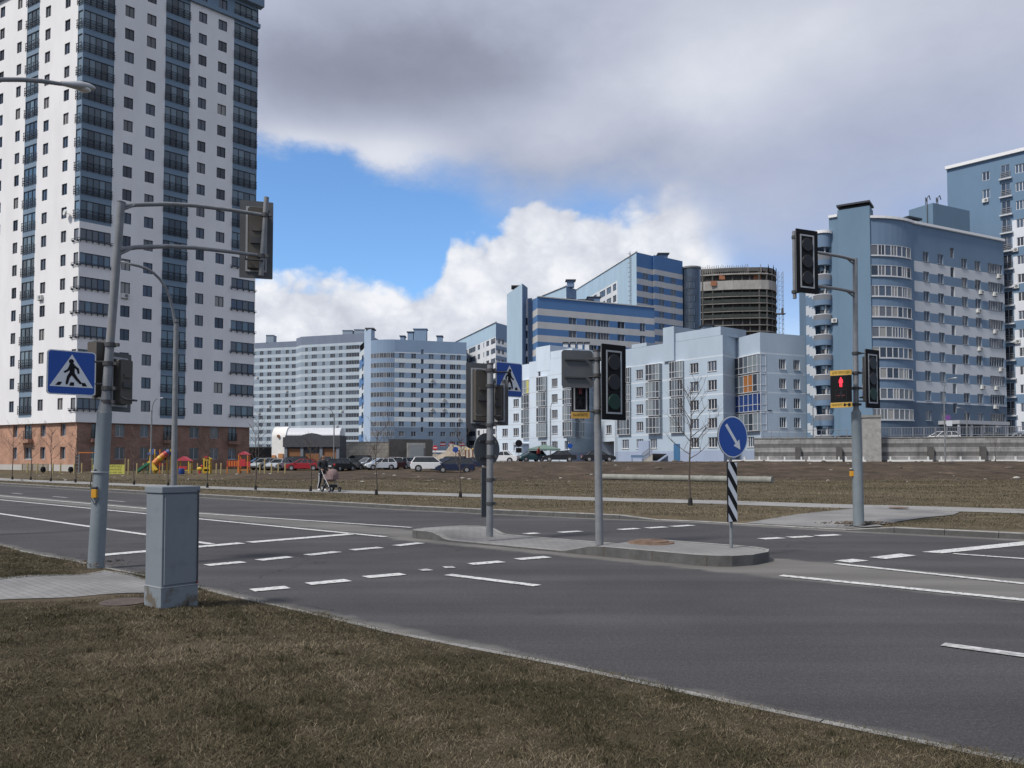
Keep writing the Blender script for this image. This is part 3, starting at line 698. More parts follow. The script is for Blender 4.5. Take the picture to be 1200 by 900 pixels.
M['rail'] = mat('balcony_rail', (.028, .034, .045), .5); M['rail_grey'] = mat('grey_rail', (.20, .21, .23), .5)
M['ac'] = mat('aircon_white', (.55, .55, .53), .6)
# ------------------------------------------------------------------ window meshes
_wc = {}
def window_mesh(w, h, n, fr, gl, sill=None, t=.06, transom=0., key=None):
    k = ('w', round(w, 2), round(h, 2), n, fr.name, gl.name, sill.name if sill else '', transom)
    if k in _wc: return _wc[k]
    mb = MB()
    mb.face([(-w/2, .045, -h/2), (w/2, .045, -h/2), (w/2, .045, h/2), (-w/2, .045, h/2)], gl)
    for x in (-w/2+t/2, w/2-t/2): mb.box((x, .01, 0), (t, .06, h), fr)
    for z in (-h/2+t/2, h/2-t/2): mb.box((0, .01, z), (w-2*t, .055, t), fr)
    for i in range(1, n): mb.box((-w/2+w*i/n, .012, 0), (t*1.15, .05, h-2*t), fr)
    if transom: mb.box((0, .014, -h/2+transom), (w-2*t, .045, t), fr)
    if sill: mb.box((0, -.14, -h/2-.02), (w+.12, .2, .04), sill)
    _wc[k] = mb.mesh('window'); return _wc[k]
def glazed_balcony_mesh(w, h, n, fr, gls, proj=.0, rail=None, railh=1.0, seed=0, mid=None, brackets=False, ext=.1):
    k = ('b', round(w, 2), round(h, 2), n, fr.name, tuple(g.name for g in gls), proj, railh, seed, mid, brackets)
    if k in _wc: return _wc[k]
    rr = random.Random(seed); t = .065; mb = MB(); y = -proj
    for i in range(n):
        x0, x1 = -w/2+w*i/n, -w/2+w*(i+1)/n
        mb.face([(x0, y+.03, -h/2), (x1, y+.03, -h/2), (x1, y+.03, h/2), (x0, y+.03, h/2)], rr.choice(gls))
    if proj > .05:
        for s in (-1, 1):
            mb.face([(s*w/2, y+.03, -h/2), (s*w/2, .3, -h/2), (s*w/2, .3, h/2), (s*w/2, y+.03, h/2)], gls[-1] if len(gls) < 4 else M['b_side'])
            for zz_ in (-h/2+t/2, h/2-t/2)+((-h/2+mid,) if mid else ()): mb.box((s*w/2, (y+.3)/2, zz_), (t*.8, .3-y, t), fr)
        mb.face([(-w/2, y+.03, h/2), (w/2, y+.03, h/2), (w/2, .3, h/2), (-w/2, .3, h/2)], fr); mb.face([(-w/2, y+.03, -h/2), (w/2, y+.03, -h/2), (w/2, .3, -h/2), (-w/2, .3, -h/2)], fr)
    for i in range(n+1): mb.box((-w/2+w*i/n, y, 0), (t, .07, h), fr)
    for z in (-h/2+t/2, h/2-t/2): mb.box((0, y-.003, z), (w+t, .07, t), fr)
    if mid: mb.box((0, y-.005, -h/2+mid), (w, .06, t*1.1), fr)
    a = mb.mesh('glazed_balcony'); b = None
    if rail:
        mr = MB(); zz = -h/2
        if brackets:
            for q in (.02, .22): mr.box((0, y-.28, zz+q-.1), (w+.5, .05, .06), rail)
            for i in range(n+1): mr.box((-w/2+w*i/n, y-.16, zz-.12), (.06, .3, .26), rail)
        else:
            for q in (.12, .36, .60, railh): mr.box((0, y-.22, zz+q), (w+2*ext, .045, .075), rail)
            for i in range(n+1):
                mr.box((-w/2+w*i/n, y-.2, zz+railh/2), (.05, .05, railh+.1), rail)
                mr.box((-w/2+w*i/n, y-.1, zz+.36), (.05, .2, .05), rail)
        b = mr.mesh('balcony_rail')
    _wc[k] = (a, b); return _wc[k]
# ------------------------------------------------------------------ building
class Wall:
    def __init__(s, b, A, B):
        s.b = b; s.A = Vector((A[0], A[1])); s.B = Vector((B[0], B[1])); s.L = (s.B-s.A).length; s.d = (s.B-s.A)/s.L
        s.n = Vector((s.d.y, -s.d.x)); s.rz = math.atan2(s.d.y, s.d.x); s.holes = []; s.args = None
    def hit(s, px, py=540):
        r = ray(px, py); q = Vector((r[0], r[1]))
        den = q.x*s.d.y-q.y*s.d.x
        t = (s.A.x*s.d.y-s.A.y*s.d.x)/den
        P = q*t
        return ((P-s.A).dot(s.d), CAMZ+r[2]*t)
    def u(s, px, py=540): return s.hit(px, py)[0]
    def z(s, px, py): return s.hit(px, py)[1]
    def W(s, u, z, y=0.): p = s.A+s.d*u-s.n*y; return Vector((p.x, p.y, z))       # y inward
    def win(s, u0, u1, z0, z1, n=2, fr=None, gls=None, sill=None, depth=.16, transom=0., name='window'):
        s.holes.append((u0, u1, z0, z1, depth))
        gl = random.choice(gls or GL[:3]+GL[:2]) if random.random() < .88 or gls else GL[3]
        me = window_mesh(u1-u0, z1-z0, n, fr or M['fr_grey'], gl, sill, transom=transom)
        s.b.items.append((name, me, s.W((u0+u1)/2, (z0+z1)/2, depth-.05), s.rz, None))
    def balc(s, u0, u1, z0, z1, n, fr, gls, proj=0., rail=None, railh=1., mid=None, brackets=False, hole=True, depth=.12, name='glazed_balcony'):
        if hole: s.holes.append((u0, u1, z0, z1, depth))
        a, r = glazed_balcony_mesh(u1-u0, z1-z0, n, fr, gls, proj, rail, railh, random.randrange(6), mid, brackets)
        s.b.items.append((name, a, s.W((u0+u1)/2, (z0+z1)/2, depth-.05 if proj == 0 else .05), s.rz, r))
    def build(s, mb, z0, z1, matfn, us=(), zs=()):
        U = sorted(set([0., s.L]+[x for h in s.holes for x in h[:2]]+[u for u in us if 0 < u < s.L])); U = [x for x in U if -1e-6 <= x <= s.L+1e-6]
        Z = sorted(set([z0, z1]+[x for h in s.holes for x in h[2:4]]+[z for z in zs if z0 < z < z1])); Z = [z for z in Z if z0-1e-6 <= z <= z1+1e-6]
        for i in range(len(U)-1):
            if U[i+1]-U[i] < 1e-4: continue
            uc = (U[i]+U[i+1])/2; hs = [h for h in s.holes if h[0] < uc < h[1]]
            j = 0
            while j < len(Z)-1:
                zc = (Z[j]+Z[j+1])/2
                if any(h[2] < zc < h[3] for h in hs): j += 1; continue
                m = matfn(uc, zc); k = j+1
                while k < len(Z)-1:
                    zk = (Z[k]+Z[k+1])/2
                    if any(h[2] < zk < h[3] for h in hs) or matfn(uc, zk) is not m: break
                    k += 1
                mb.face([s.W(U[i], Z[j]), s.W(U[i+1], Z[j]), s.W(U[i+1], Z[k]), s.W(U[i], Z[k])], m); j = k
        for (a, b, c, d, dp) in s.holes:
            m = matfn((a+b)/2, min(c-.05, z1)); m2 = matfn(max(a-.05, 0), (c+d)/2)
            mb.face([s.W(a, c), s.W(b, c), s.W(b, c, dp), s.W(a, c, dp)], m); mb.face([s.W(a, d, dp), s.W(b, d, dp), s.W(b, d), s.W(a, d)], m)
            mb.face([s.W(a, c, dp), s.W(a, d, dp), s.W(a, d), s.W(a, c)], m2); mb.face([s.W(b, c), s.W(b, d), s.W(b, d, dp), s.W(b, c, dp)], m2)
class Bld:
    def __init__(s, name, label, cat, loc, group=None):
        s.root = thing(name, label, cat, loc, 0, group); s.items = []; s.mb = MB(); s.walls = []; s.px_of = lambda p: p.length
    def wall(s, A, B): w = Wall(s, A, B); s.walls.append(w); return w
    def part(s, name, mb=None): 
        return (mb or MB()).build(name, s.root, world=True)
    def cap(s, pts, z, m=None): s.mb.face([(p[0], p[1], z) for p in pts], m or M['roofing'])
    def ac(s, w, u, z):
        k = ('ac',)
        if k not in _wc:
            mb = MB(); mb.box((0, -.17, 0), (.85, .32, .58), M['ac']); mb.tube([(.12, -.335, 0), (.12, -.345, 0)], .22, M['fr_grey'], 14); mb.box((-.2, -.17, -.33), (.05, .36, .1), M['fr_grey']); mb.box((.25, -.17, -.33), (.05, .36, .1), M['fr_grey'])
            _wc[k] = mb.mesh('air_conditioner')
        s.items.append(('air_conditioner', _wc[k], w.W(u, z), w.rz, None))
    def finish(s):
        s.mb.build('wall', s.root, world=True)
        by = {}
        for it in s.items: by.setdefault(it[0], []).append(it)
        for name, L_ in by.items():
            def key(it):
                p = it[2]; q = (p.x/p.y*F+CX, 540-(p.z-CAMZ)/p.y*F)
                return (not (-5 < q[0] < 1205 and -5 < q[1] < 905), p.length)
            L_.sort(key=key)
            for it in L_[:100]:
                o = put(it[1], name, s.root, it[2]-Vector(s.root.location), it[3])
                if it[4]: put(it[4], 'railing', o)
            if len(L_) > 100:
                mb = MB()
                for it in L_[100:]:
                    Mx = Matrix.Translation(it[2]) @ Matrix.Rotation(it[3], 4, 'Z')
                    for me in (it[1], it[4]):
                        if me is None: continue
                        vs = [Mx @ v.co for v in me.vertices]
                        for p in me.polygons: mb.face([vs[i] for i in p.vertices], me.materials[p.material_index])
                o = s.part(name, mb); o['kind'] = 'stuff'
def at(px, Y): return PX(px, Y)
def stripes(period, z0, frac, ma, mb_):
    return lambda u, z: ma if ((z-z0) % period) < frac*period else mb_
def rows_breaks(z0, period, frac, n):
    r = []
    for i in range(-2, n+2): r += [z0+period*i, z0+period*(i+frac)]
    return r
# ================================================================== 1. white tower on the left
corner = Vector(at(88, 96)); rend = Vector(at(297, 112)); dl = Vector((-1.7, 1)).normalized(); lend = corner+dl*40
dr = (rend-corner).normalized(); nR = Vector((dr.y, -dr.x)); nL = Vector((-dl.y, dl.x)); nL = nL if nL.y < 0 else -nL
back = rend+(lend-corner)
T = Bld('apartment_tower', 'tall white tower with dark glazed balconies above a red brick base', 'apartment tower', (corner.x, corner.y, .3))
wr, wl = T.wall(corner, rend), T.wall(lend, corner)
ZR = lambda r: 8.4+2.88*r                 # window centre of floor r
ZB = 6.15
Rr = range(0, 20)
cols_r = [(142, 153), (168, 179), (229.3, 239), (252.5, 262.7)]
for r in Rr:
    z = ZR(r)
    for a, b in cols_r:
        u0, u1 = wr.u(a, 300), wr.u(b, 300); wr.win(u0, u1, z-.7, z+.68, 2, M['fr_dark'], [GL[0], GL[1], GL[1], GL[2]]*3+[GL[3]])
    for a, b in [(190.7, 218.7)]:
        u0, u1 = wr.u(a, 300), wr.u(b, 300); wr.balc(u0, u1, z-1.05, z+1.1, 4, M['fr_dark'], GT, 0, M['rail'], 1.0)
    for (a, b, n) in ((90.5, 129.3, 5), (271.5, 301, 4)):
        u0, u1 = max(.12, wr.u(a, 300)), min(wr.L-.1, wr.u(b, 300))
        if r >= 8: wr.balc(u0, u1, z-1.05, z+1.1, n, M['fr_dark'], GT, 0, M['rail'], 1.0)
        else: wr.balc(u0, u1, z-.75, z+.62, n, M['fr_dark'], [GL[2], GL[1], GT[1]], 0, M['rail'], brackets=True)
    for a, b in [(-75, -69.5), (-50, -44.5), (-6, -.5), (14.5, 20), (47.6, 53.8), (70.8, 77)]:
        u0, u1 = wl.u(a, 300), wl.u(b, 300); wl.win(u0, u1, z-.7, z+.68, 2, M['fr_dark'], GL[:3]*3+[GL[3]])
    u0, u1 = wl.u(26, 300), wl.u(40.3, 300); wl.balc(u0, u1, z-1.05, z+1.1, 3, M['fr_dark'], GT, 0, M['rail'], 1.0)
    u0, u1 = wl.u(-24, 300), wl.u(-12, 300); wl.balc(u0, u1, z-1.05, z+1.1, 3, M['fr_dark'], GT, 0, M['rail'], 1.0)
    u0, u1 = wl.u(86.2, 300), wl.L-.12
    if u1-u0 > .3:
        if r >= 8: wl.balc(u0, u1, z-1.05, z+1.1, 1, M['fr_dark'], [GT[1]], 0, M['rail'], 1.0)
        else: wl.balc(u0, u1, z-.75, z+.62, 1, M['fr_dark'], [GL[2]], 0, M['rail'], brackets=True)
zone_r = [(wr.u(190.7, 300)-.05, wr.u(218.7, 300)+.05, 0), (-1, wr.u(129.3, 300)+.05, 8), (wr.u(271.5, 300)-.05, 99, 8)]
zone_l = [(wl.u(26, 300)-.04, wl.u(40.3, 300)+.04, 0), (wl.u(-24, 300), wl.u(-12, 300), 0), (wl.u(86.2, 300)-.05, 99, 8)]
ZT = 61.75
def tfn(zone):
    def f(u, z):
        if z > ZT: return M['spandrel']
        for a, b, r0 in zone:
            if a < u < b and z > ZR(r0)-1.45: return M['spandrel']
        return M['white']
    return f
br = [ZR(0)-1.45, ZR(8)-1.45, ZT]
wr.build(T.mb, ZB, 66.2, tfn(zone_r), [x for zz in zone_r for x in zz[:2]], br)
wl.build(T.mb, ZB, 66.2, tfn(zone_l), [x for zz in zone_l for x in zz[:2]], br)
T.mb.face([(*rend, ZB), (*back, ZB), (*back, 66.2), (*rend, 66.2)], M['white']); T.mb.face([(*back, ZB), (*lend, ZB), (*lend, 66.2), (*back, 66.2)], M['white'])
T.mb.face([(*p, ZB) for p in (corner, lend, back, rend)], M['white'])
# brick base set back a little
ins = lambda p, a, b: p-nR*a-nL*b
bc, brd, bl_ = corner-nR*.35-nL*.35+Vector((0, 0)), rend-nR*.35, lend-nL*.35
den = dr.x*dl.y-dr.y*dl.x
bc = corner+dr*(.35/abs(nL.dot(dr)))+dl*(.35/abs(nR.dot(dl)))
brd = bc+dr*(wr.L-.7); bl_ = bc+dl*39
w1, w2 = T.wall(bc, brd), T.wall(bl_, bc)
for z in (2.55, 5.3):
    for a, b in [(134.5, 146), (164, 174), (222, 233), (246, 256)]:
        w1.win(w1.u(a, 525), w1.u(b, 525), z-.75, z+.72, 2, M['fr_mid'], GL[1:3]+[GL[0]], depth=.22)
    for a, b in [(10, 0), (15, 20), (47, 53), (70.5, 76.5)][1:]:
        w2.win(w2.u(a, 525), w2.u(b, 525), z-.75, z+.72, 2, M['fr_mid'], GL[:2], M['fr_white'], depth=.30)
    for w_, a, b in ((w1, 191.5, 200.5), (w1, 267.5, 276.5), (w2, 28.5, 37), (w1, 107, 116)):
        u0, u1 = w_.u(a, 525), w_.u(b, 525)
        if z < 3: w_.win(u0, u1, z-.75, z+.72, 2, M['fr_mid'], GL[:2], M['fr_white'], depth=.25)
        else: w_.balc(u0, u1, z-1.0, z+.75, 2, M['fr_dark'], GT[:1]+GT[2:], 0, M['rail'], .95)
w1.build(T.mb, -.3, ZB, lambda u, z: M['brick_shaded'] if z > 1.15 else M['brick_shaded'], (), (1.15,))
w2.build(T.mb, -.3, ZB, lambda u, z: M['brick_sunlit'] if z > 1.15 else M['plinth'], (), (1.15,))
for w_, a, b in ((w1, 190, 203), (w1, 266, 279), (w2, 26.5, 39), (w1, 105.5, 118)):
    mb = MB(); u0, u1 = w_.u(a, 525), w_.u(b, 525); c = w_.W((u0+u1)/2, 4.02, -.35); mb.box(c, (u1-u0, .7, .42), M['brick_sunlit'] if w_ is w2 else M['brick_shaded'], w_.rz); T.part('balcony_slab', mb)
for w_ in (wr, wl):
    mb = MB(); mb.box(w_.W(w_.L/2, ZT+.28, -.12), (w_.L+.3, .5, .56), M['spandrel'], w_.rz); T.part('band', mb); mb = MB(); mb.box(w_.W(w_.L/2, 65.5, -.3), (w_.L+.9, 1.1, 1.7), M['spandrel'], w_.rz); T.part('cornice', mb)
mb = MB(); pts = [corner-nR*.6, rend-nR*.6, back, lend]
mb.prism([(p.x, p.y) for p in pts], 66.3, 66.6, M['spandrel'], M['roofing']); T.part('penthouse', mb)
for (a, y) in ((48.5, 349), (146, 347)):
    w_ = wl if a < 88 else wr; u, z = w_.hit(a, y); T.ac(w_, u, z)
# satellite dish
u, z = wr.hit(91, 247); mb = MB(); c = wl.W(wl.u(81.5, 247), z, -.5); mb.tube([c, c+Vector((-.1, -.12, .02))], [.42, .36], M['ac'], 14); mb.tube([c, c+Vector((.3, .4, -.1))], .03, M['ac'], 6); T.part('satellite_dish', mb)
T.finish()
# ================================================================== 2. far grey-blue slab block
A, B_, C_, D_ = at(285, 308), at(346, 301.5), at(352, 297), at(428, 288.5)
G = Bld('apartment_block', 'long distant grey blue apartment block with pale floor bands, behind the kiosk', 'apartment block', (A[0], A[1], 1))
wa, wb, wc_ = G.wall(A, B_), G.wall(B_, C_), G.wall(C_, D_)
zr2 = [wc_.z(390, 370+y/4.286) for y in (160,)]
Z2 = lambda i: 42.0-2.69*i
for i in range(14):
    z = Z2(i)
    for w_, cs in ((wa, [(303.2, 307.4), (312.2, 316.8), (321.8, 327.6), (333.5, 337.2), (341, 345.4)]), (wc_, [(356.5, 359.5), (364.2, 370.2), (376.8, 379.8), (386, 391.6), (396.2, 400.4), (404.8, 420.2)])):
        if w_ is wc_ and i == 0: pass
        for a, b in cs:
            u0, u1 = w_.u(a), w_.u(b); n = 5 if b-a > 10 else (3 if b-a > 5.5 else 2)
            w_.win(u0, u1, z-.75, z+.65, n, M['fr_mid'], GL[:2]+[GL[0]], depth=.15)
ztop = {0: wa.z(320, 401), 2: wc_.z(390, 392.5)}
f2 = lambda u, z: M['b2_dark'] if z > 43.7 or z < 4 else (M['b2_wall'] if abs(((z-42.0) % 2.69+1.345) % 2.69-1.345) < .80 else M['b2_band'])
f2a = f2
zb2 = [x for i in range(17) for x in (42.0-2.69*i-.80, 42.0-2.69*i+.80)]+[43.7, 4.]
wa.build(G.mb, 0, ztop[0], f2a, (), zb2); wb.build(G.mb, 0, ztop[2], f2, (), zb2); wc_.build(G.mb, 0, ztop[2], f2, (), zb2)
bk = [Vector(D_)+Vector((2, 16)), Vector(A)+Vector((5, 16))]
G.mb.face([(*D_, 0), (*bk[0], 0), (*bk[0], ztop[2]), (*D_, ztop[2])], M['b2_wall']); G.mb.face([(*bk[0], 0), (*bk[1], 0), (*bk[1], ztop[0]), (*bk[0], ztop[0])], M['b2_wall'])
mid = Vector(B_)+Vector((4, 16))
G.mb.face([(*B_, ztop[0]), (*mid, ztop[0]), (*mid, ztop[2]), (*B_, ztop[2])], M['b2_wall'])
G.cap([A, B_, mid, bk[1]], ztop[0]); G.cap([B_, C_, D_, bk[0], mid], ztop[2])
for px, w_, h_ in ((310, 9, 2.6), (403, 12, 3.5), (417, 12, 3.8)):
    mb = MB(); Y = 300; x = (px-CX)/F*Y; mb.box((x, Y+7, (ztop[0] if px < 340 else ztop[2])+h_/2), (w_*.31, 4, h_), M['b2_wall']); mb.box((x, Y+7, (ztop[0] if px < 340 else ztop[2])+h_+.1), (w_*.33, 4.3, .25), M['b2_dark']); G.part('roof_housing', mb)
for k in range(9): w_ = random.choice([wa, wc_]); G.ac(w_, random.uniform(2, w_.L-2), Z2(random.randint(2, 12))-1.1)
G.finish()
# ================================================================== 3. striped block with rounded corner
def arc(P0, P1, bulge, n):            # points from P0 to P1 bowed outwards
    P0, P1 = Vector(P0), Vector(P1); d = P1-P0; nrm = Vector((d.y, -d.x))
    return [P0+d*(i/n)+nrm*bulge*4*(i/n)*(1-i/n) for i in range(n+1)]
P0, P1, P2, P3, P4 = at(420.5, 247), at(426, 237), at(434, 235), at(462, 233), at(546.5, 239)
G = Bld('apartment_block', 'blue and white striped block with rounded glazed corner, behind the pale stone wall', 'apartment block', (P2[0], P2[1], 1))
Zt = CAMZ+(540-399)/F*236
Z3 = lambda i: CAMZ+(540-417.5)/F*236-2.8*i
we = G.wall(P0, P1); wp = G.wall(P1, P2); wf = G.wall(P3, P4)
curvepts = arc(P2, P3, .11, 7)
for i in range(10):
    z = Z3(i)
    for k, (a, b) in enumerate([(467, 473.5), (481.5, 487.2), (502, 508), (516, 522), (527, 533.5), (535, 540)]):
        wf.win(wf.u(a), wf.u(b), z-.75, z+.7, 3 if k == 4 else 2, M['fr_mid'], GL[:3], depth=.15)
    if i < 9: wf.win(wf.u(492.8), wf.u(496.2), z-.75+1.3, z+.7+1.3, 1, M['fr_mid'], GL[:2], depth=.15)
    we.win(we.L*.55, we.L*.9, z-.9, z+.9, 1, M['fr_dark'], [GL[0]], depth=.2)
zb3 = [y for i in range(-1, 12) for y in (Z3(i)-.85, Z3(i)+.75)]+[Z3(7)-.9, Z3(0)+1.]
f3 = lambda u, z: M['b3_blue'] if z > Z3(0)+1. else ((M['b3_base'] if z < Z3(7)-.9 else M['b3_blue']) if any(Z3(i)-.85 < z < Z3(i)+.75 for i in range(12)) else (M['b3_base'] if z < Z3(7)-.9 else M['b3_pale']))
wf.build(G.mb, 0, Zt, f3, (), zb3)
we.build(G.mb, 0, Zt-2, lambda u, z: M['strong_blue'] if (z-1) % 5.6 < 2.8 else M['b3_pale'], (), [1+2.8*i for i in range(16)])
wp.build(G.mb, 0, Zt+3.3, lambda u, z: M['b3_end'])
for a, b in zip(curvepts[:-1], curvepts[1:]):
    w_ = G.wall(a, b)
    for i in range(9): z = Z3(i); w_.holes.append((0, w_.L, z-.75, z+.7, .02)); G.items.append(('ribbon_window', window_mesh(round(w_.L, 2), 1.45, 2, M['fr_mid'], random.choice(GL[:3])), w_.W(w_.L/2, z, .0), w_.rz, None))
    w_.build(G.mb, 0, Zt, lambda u, z: M['b3_blue'] if z > Z3(7)-.9 else M['b3_base'], (), [Z3(7)-.9])
q = [Vector(P4)+Vector((-2, 14)), Vector(P0)+Vector((-1, 6))]
G.mb.face([(*P4, 0), (*q[0], 0), (*q[0], Zt), (*P4, Zt)], M['b3_blue']); G.mb.face([(*q[0], 0), (*q[1], 0), (*q[1], Zt), (*q[0], Zt)], M['b3_blue'])
pz = [(*P1, 0), (*P2, 0)]; pb = [(P1[0]+.6, P1[1]+4), (P2[0]+.4, P2[1]+4)]
for a, b in ((P2, pb[1]), (pb[1], pb[0]), (pb[0], P1)): G.mb.face([(*a, Zt-3), (*b, Zt-3), (*b, Zt+3.3), (*a, Zt+3.3)], M['b3_end'])
G.mb.face([(*P1, Zt+3.3), (*P2, Zt+3.3), (*pb[1], Zt+3.3), (*pb[0], Zt+3.3)], M['roofing'])
G.cap([P0, P1]+[tuple(p) for p in curvepts]+[P4, tuple(q[0]), tuple(q[1])], Zt)
mb = MB(); mb.box((*((Vector(P1)+Vector(P2))/2+Vector((.5, 2))), Zt+3.7), (2.6, 4.4, .3), M['roofing']); mb.box((*((Vector(P1)+Vector(P2))/2+Vector((.5, 2))), Zt+3.45), (1.6, 3.4, .5), M['fr_dark']); G.part('chimney_cap', mb)
for px, w_, h_ in ((479.5, 6.5, 3.4), (491, 15, 4.3), (470, 5, 2.2), (514, 6, 2.2)):
    mb = MB(); x = (px-CX)/F*240; mb.box((x, 243, Zt+h_/2), (w_*.25, 3, h_), M['b3_blue']); mb.box((x, 243, Zt+h_+.12), (w_*.25+.5, 3.4, .24), M['fr_dark'] if w_ < 10 else M['b3_blue']); G.part('roof_housing', mb)
for k in range(6): G.ac(wf, random.choice([wf.u(520), wf.u(538), wf.u(506)]), Z3(random.randint(1, 7))-1.2)
mb = MB(); mb.box((*Vector(at(505, 231)), 4.2), (12, 4, .5), M['cornice']); mb.box((*Vector(at(492, 230)), 2.2), (.4, .4, 4), M['cornice']); mb.box((*Vector(at(519, 230)), 2.2), (.4, .4, 4), M['cornice']); G.part('entrance_canopy', mb)
G.finish()
# ================================================================== 4. pale block behind (left of the blue complex)
A = Vector(at(581, 225)); dlf = Vector((-.80, 1)).normalized()
E = Vector(at(533.7, 262)); K = Vector(at(596, 231))
G = Bld('apartment_block', 'pale blue block with white floor bands, left of the tall pale pier', 'apartment block', (A.x, A.y, 1))
w_l, w_r = G.wall(E, A), G.wall(A, K)
zt = CAMZ+(540-377)/F*225
Z4 = lambda i: CAMZ+(540-398)/F*225-2.8*i
for i in range(13):
    z = Z4(i)
    for a, b, n in [(544.8, 547.5, 2), (549, 557, 4), (559.5, 562.3, 2), (566.2, 567.2, 2), (569.6, 573, 2), (575, 580.4, 3)]:
        w_l.win(w_l.u(a), w_l.u(b), z-.75, z+.75, n, M['fr_mid'], GL[:2], depth=.15)
    for a, b in [(583, 586), (588, 590.5)]: w_r.win(w_r.u(a), w_r.u(b), z-.75, z+.75, 2, M['fr_mid'], GL[:2], depth=.15)
f4 = lambda u, z: M['pale_blue'] if z > Z4(0)+1.0 else M['offwhite']
w_l.build(G.mb, 0, zt, f4, (), [Z4(0)+1.]); w_r.build(G.mb, 0, zt, lambda u, z: M['mid_blue'] if z > Z4(0)+1. or (z-Z4(0)) % 2.8 < 1.4 else M['offwhite'], (), [Z4(0)+1.]+[Z4(0)+1.4*i for i in range(-30, 2)])
bb = E+(K-A)
G.mb.face([(*K, 0), (*bb, 0), (*bb, zt), (*K, zt)], M['pale_blue']); G.mb.face([(*bb, 0), (*E, 0), (*E, zt), (*bb, zt)], M['pale_blue']); G.cap([E, A, K, bb], zt)
mb = MB(); mb.box((*((E+A)/2), zt+.12), ((A-E).length+.4, .6, .24), M['cornice'], w_l.rz); G.part('cornice', mb)
G.finish()
# ================================================================== 5. blue and grey striped block
A5 = Vector(at(630, 166)); B5 = Vector(at(768, 178)); S5 = Vector(at(624, 170)); R5 = Vector(at(613, 171)); Q5 = Vector(at(612, 168)); O5 = Vector(at(594, 179)); 
G = Bld('apartment_block', 'low blue and grey striped block with a tall pale blue pier at its left end', 'apartment block', (A5.x, A5.y, 1))
z5 = CAMZ+(540-348)/F*166+.2
wfr, wsl, wrc, wpr = G.wall(A5, B5), G.wall(S5, A5), G.wall(R5, S5), G.wall(O5, Q5)
Z5 = lambda i: 30.65-2.72*i        # centre of blue window band
for i in range(9):
    z = Z5(i)
    for a, b, n, dz_ in [(667, 676, 2, 0), (686.5, 700, 4, 0), (701.5, 714.5, 4, 0), (724.5, 733, 2, 0), (750.8, 757.2, 2, -.3)]:
        wfr.win(wfr.u(a), wfr.u(b), z-.75+dz_, z+.7-dz_*.2, n, M['fr_mid'], GL[:3], depth=.15)
    wrc.win(wrc.L*.25, wrc.L*.5, z-.7, z+.9, 1, M['fr_grey'], [GL[0]], depth=.15)
f5 = lambda u, z: M['strong_blue'] if z > Z5(0)+2.04 else (M['strong_blue'] if abs((z-Z5(0)+1.36) % 2.72-1.36) < .68 else M['grey_band'])
zb5 = [Z5(0)+2.04]+[Z5(i)+k for i in range(-1, 12) for k in (-.68, .68)]
wfr.build(G.mb, 0, z5, f5, (), zb5); wsl.build(G.mb, 0, z5, f5, (), zb5); wrc.build(G.mb, 0, z5+.6, lambda u, z: M['offwhite'] if wrc.L*.18 < u < wrc.L*.55 else M['mid_blue'], [wrc.L*.18, wrc.L*.55]); wpr.build(G.mb, 0, z5+3.2, lambda u, z: M['pale_blue'])
zp = z5+3.2
pb = [Q5+Vector((1.2, 4)), O5+Vector((2.2, 4))]
G.mb.face([(*Q5, 0), (*pb[0], 0), (*pb[0], zp), (*Q5, zp)], M['mid_blue']); G.mb.face([(*pb[0], 0), (*pb[1], 0), (*pb[1], zp), (*pb[0], zp)], M['mid_blue']); G.mb.face([(*pb[1], 0), (*O5, 0), (*O5, zp), (*pb[1], zp)], M['mid_blue']); G.cap([O5, Q5, pb[0], pb[1]], zp)
bk = [B5+Vector((-5, 16)), S5+Vector((-5, 16))]
G.mb.face([(*B5, 0), (*bk[0], 0), (*bk[0], z5), (*B5, z5)], M['mid_blue']); G.mb.face([(*bk[0], 0), (*bk[1], 0), (*bk[1], z5), (*bk[0], z5)], M['mid_blue']); G.mb.face([(*bk[1], 0), (*R5, 0), (*R5, z5), (*bk[1], z5)], M['mid_blue'])
G.cap([R5, S5, A5, B5, bk[0], bk[1]], z5)
mb = MB(); mb.box(wfr.W(wfr.L/2, z5+.1, .1), (wfr.L, .5, .2), M['grey_band'], wfr.rz); G.part('cornice', mb)
mb = MB(); mb.box((*((O5+Q5)/2+Vector((.8, 2))), zp+.35), (2.2, 2.8, .7), M['fr_dark']); mb.box((*((O5+Q5)/2+Vector((.8, 2))), zp+.8), (2.9, 3.6, .2), M['roofing']); G.part('chimney_cap', mb)
for px, w_, h_ in ((665, 2.2, 2.), (676, 6., 1.6), (686, 3, 1.8), (696, 2.6, 2.4)):
    mb = MB(); x = (px-CX)/F*180; mb.box((x, 180, z5+h_/2), (w_, 3, h_), M['mid_blue']); mb.box((x, 180, z5+h_+.1), (w_+.5, 3.4, .2), M['fr_dark']); G.part('roof_vent', mb)
G.finish()
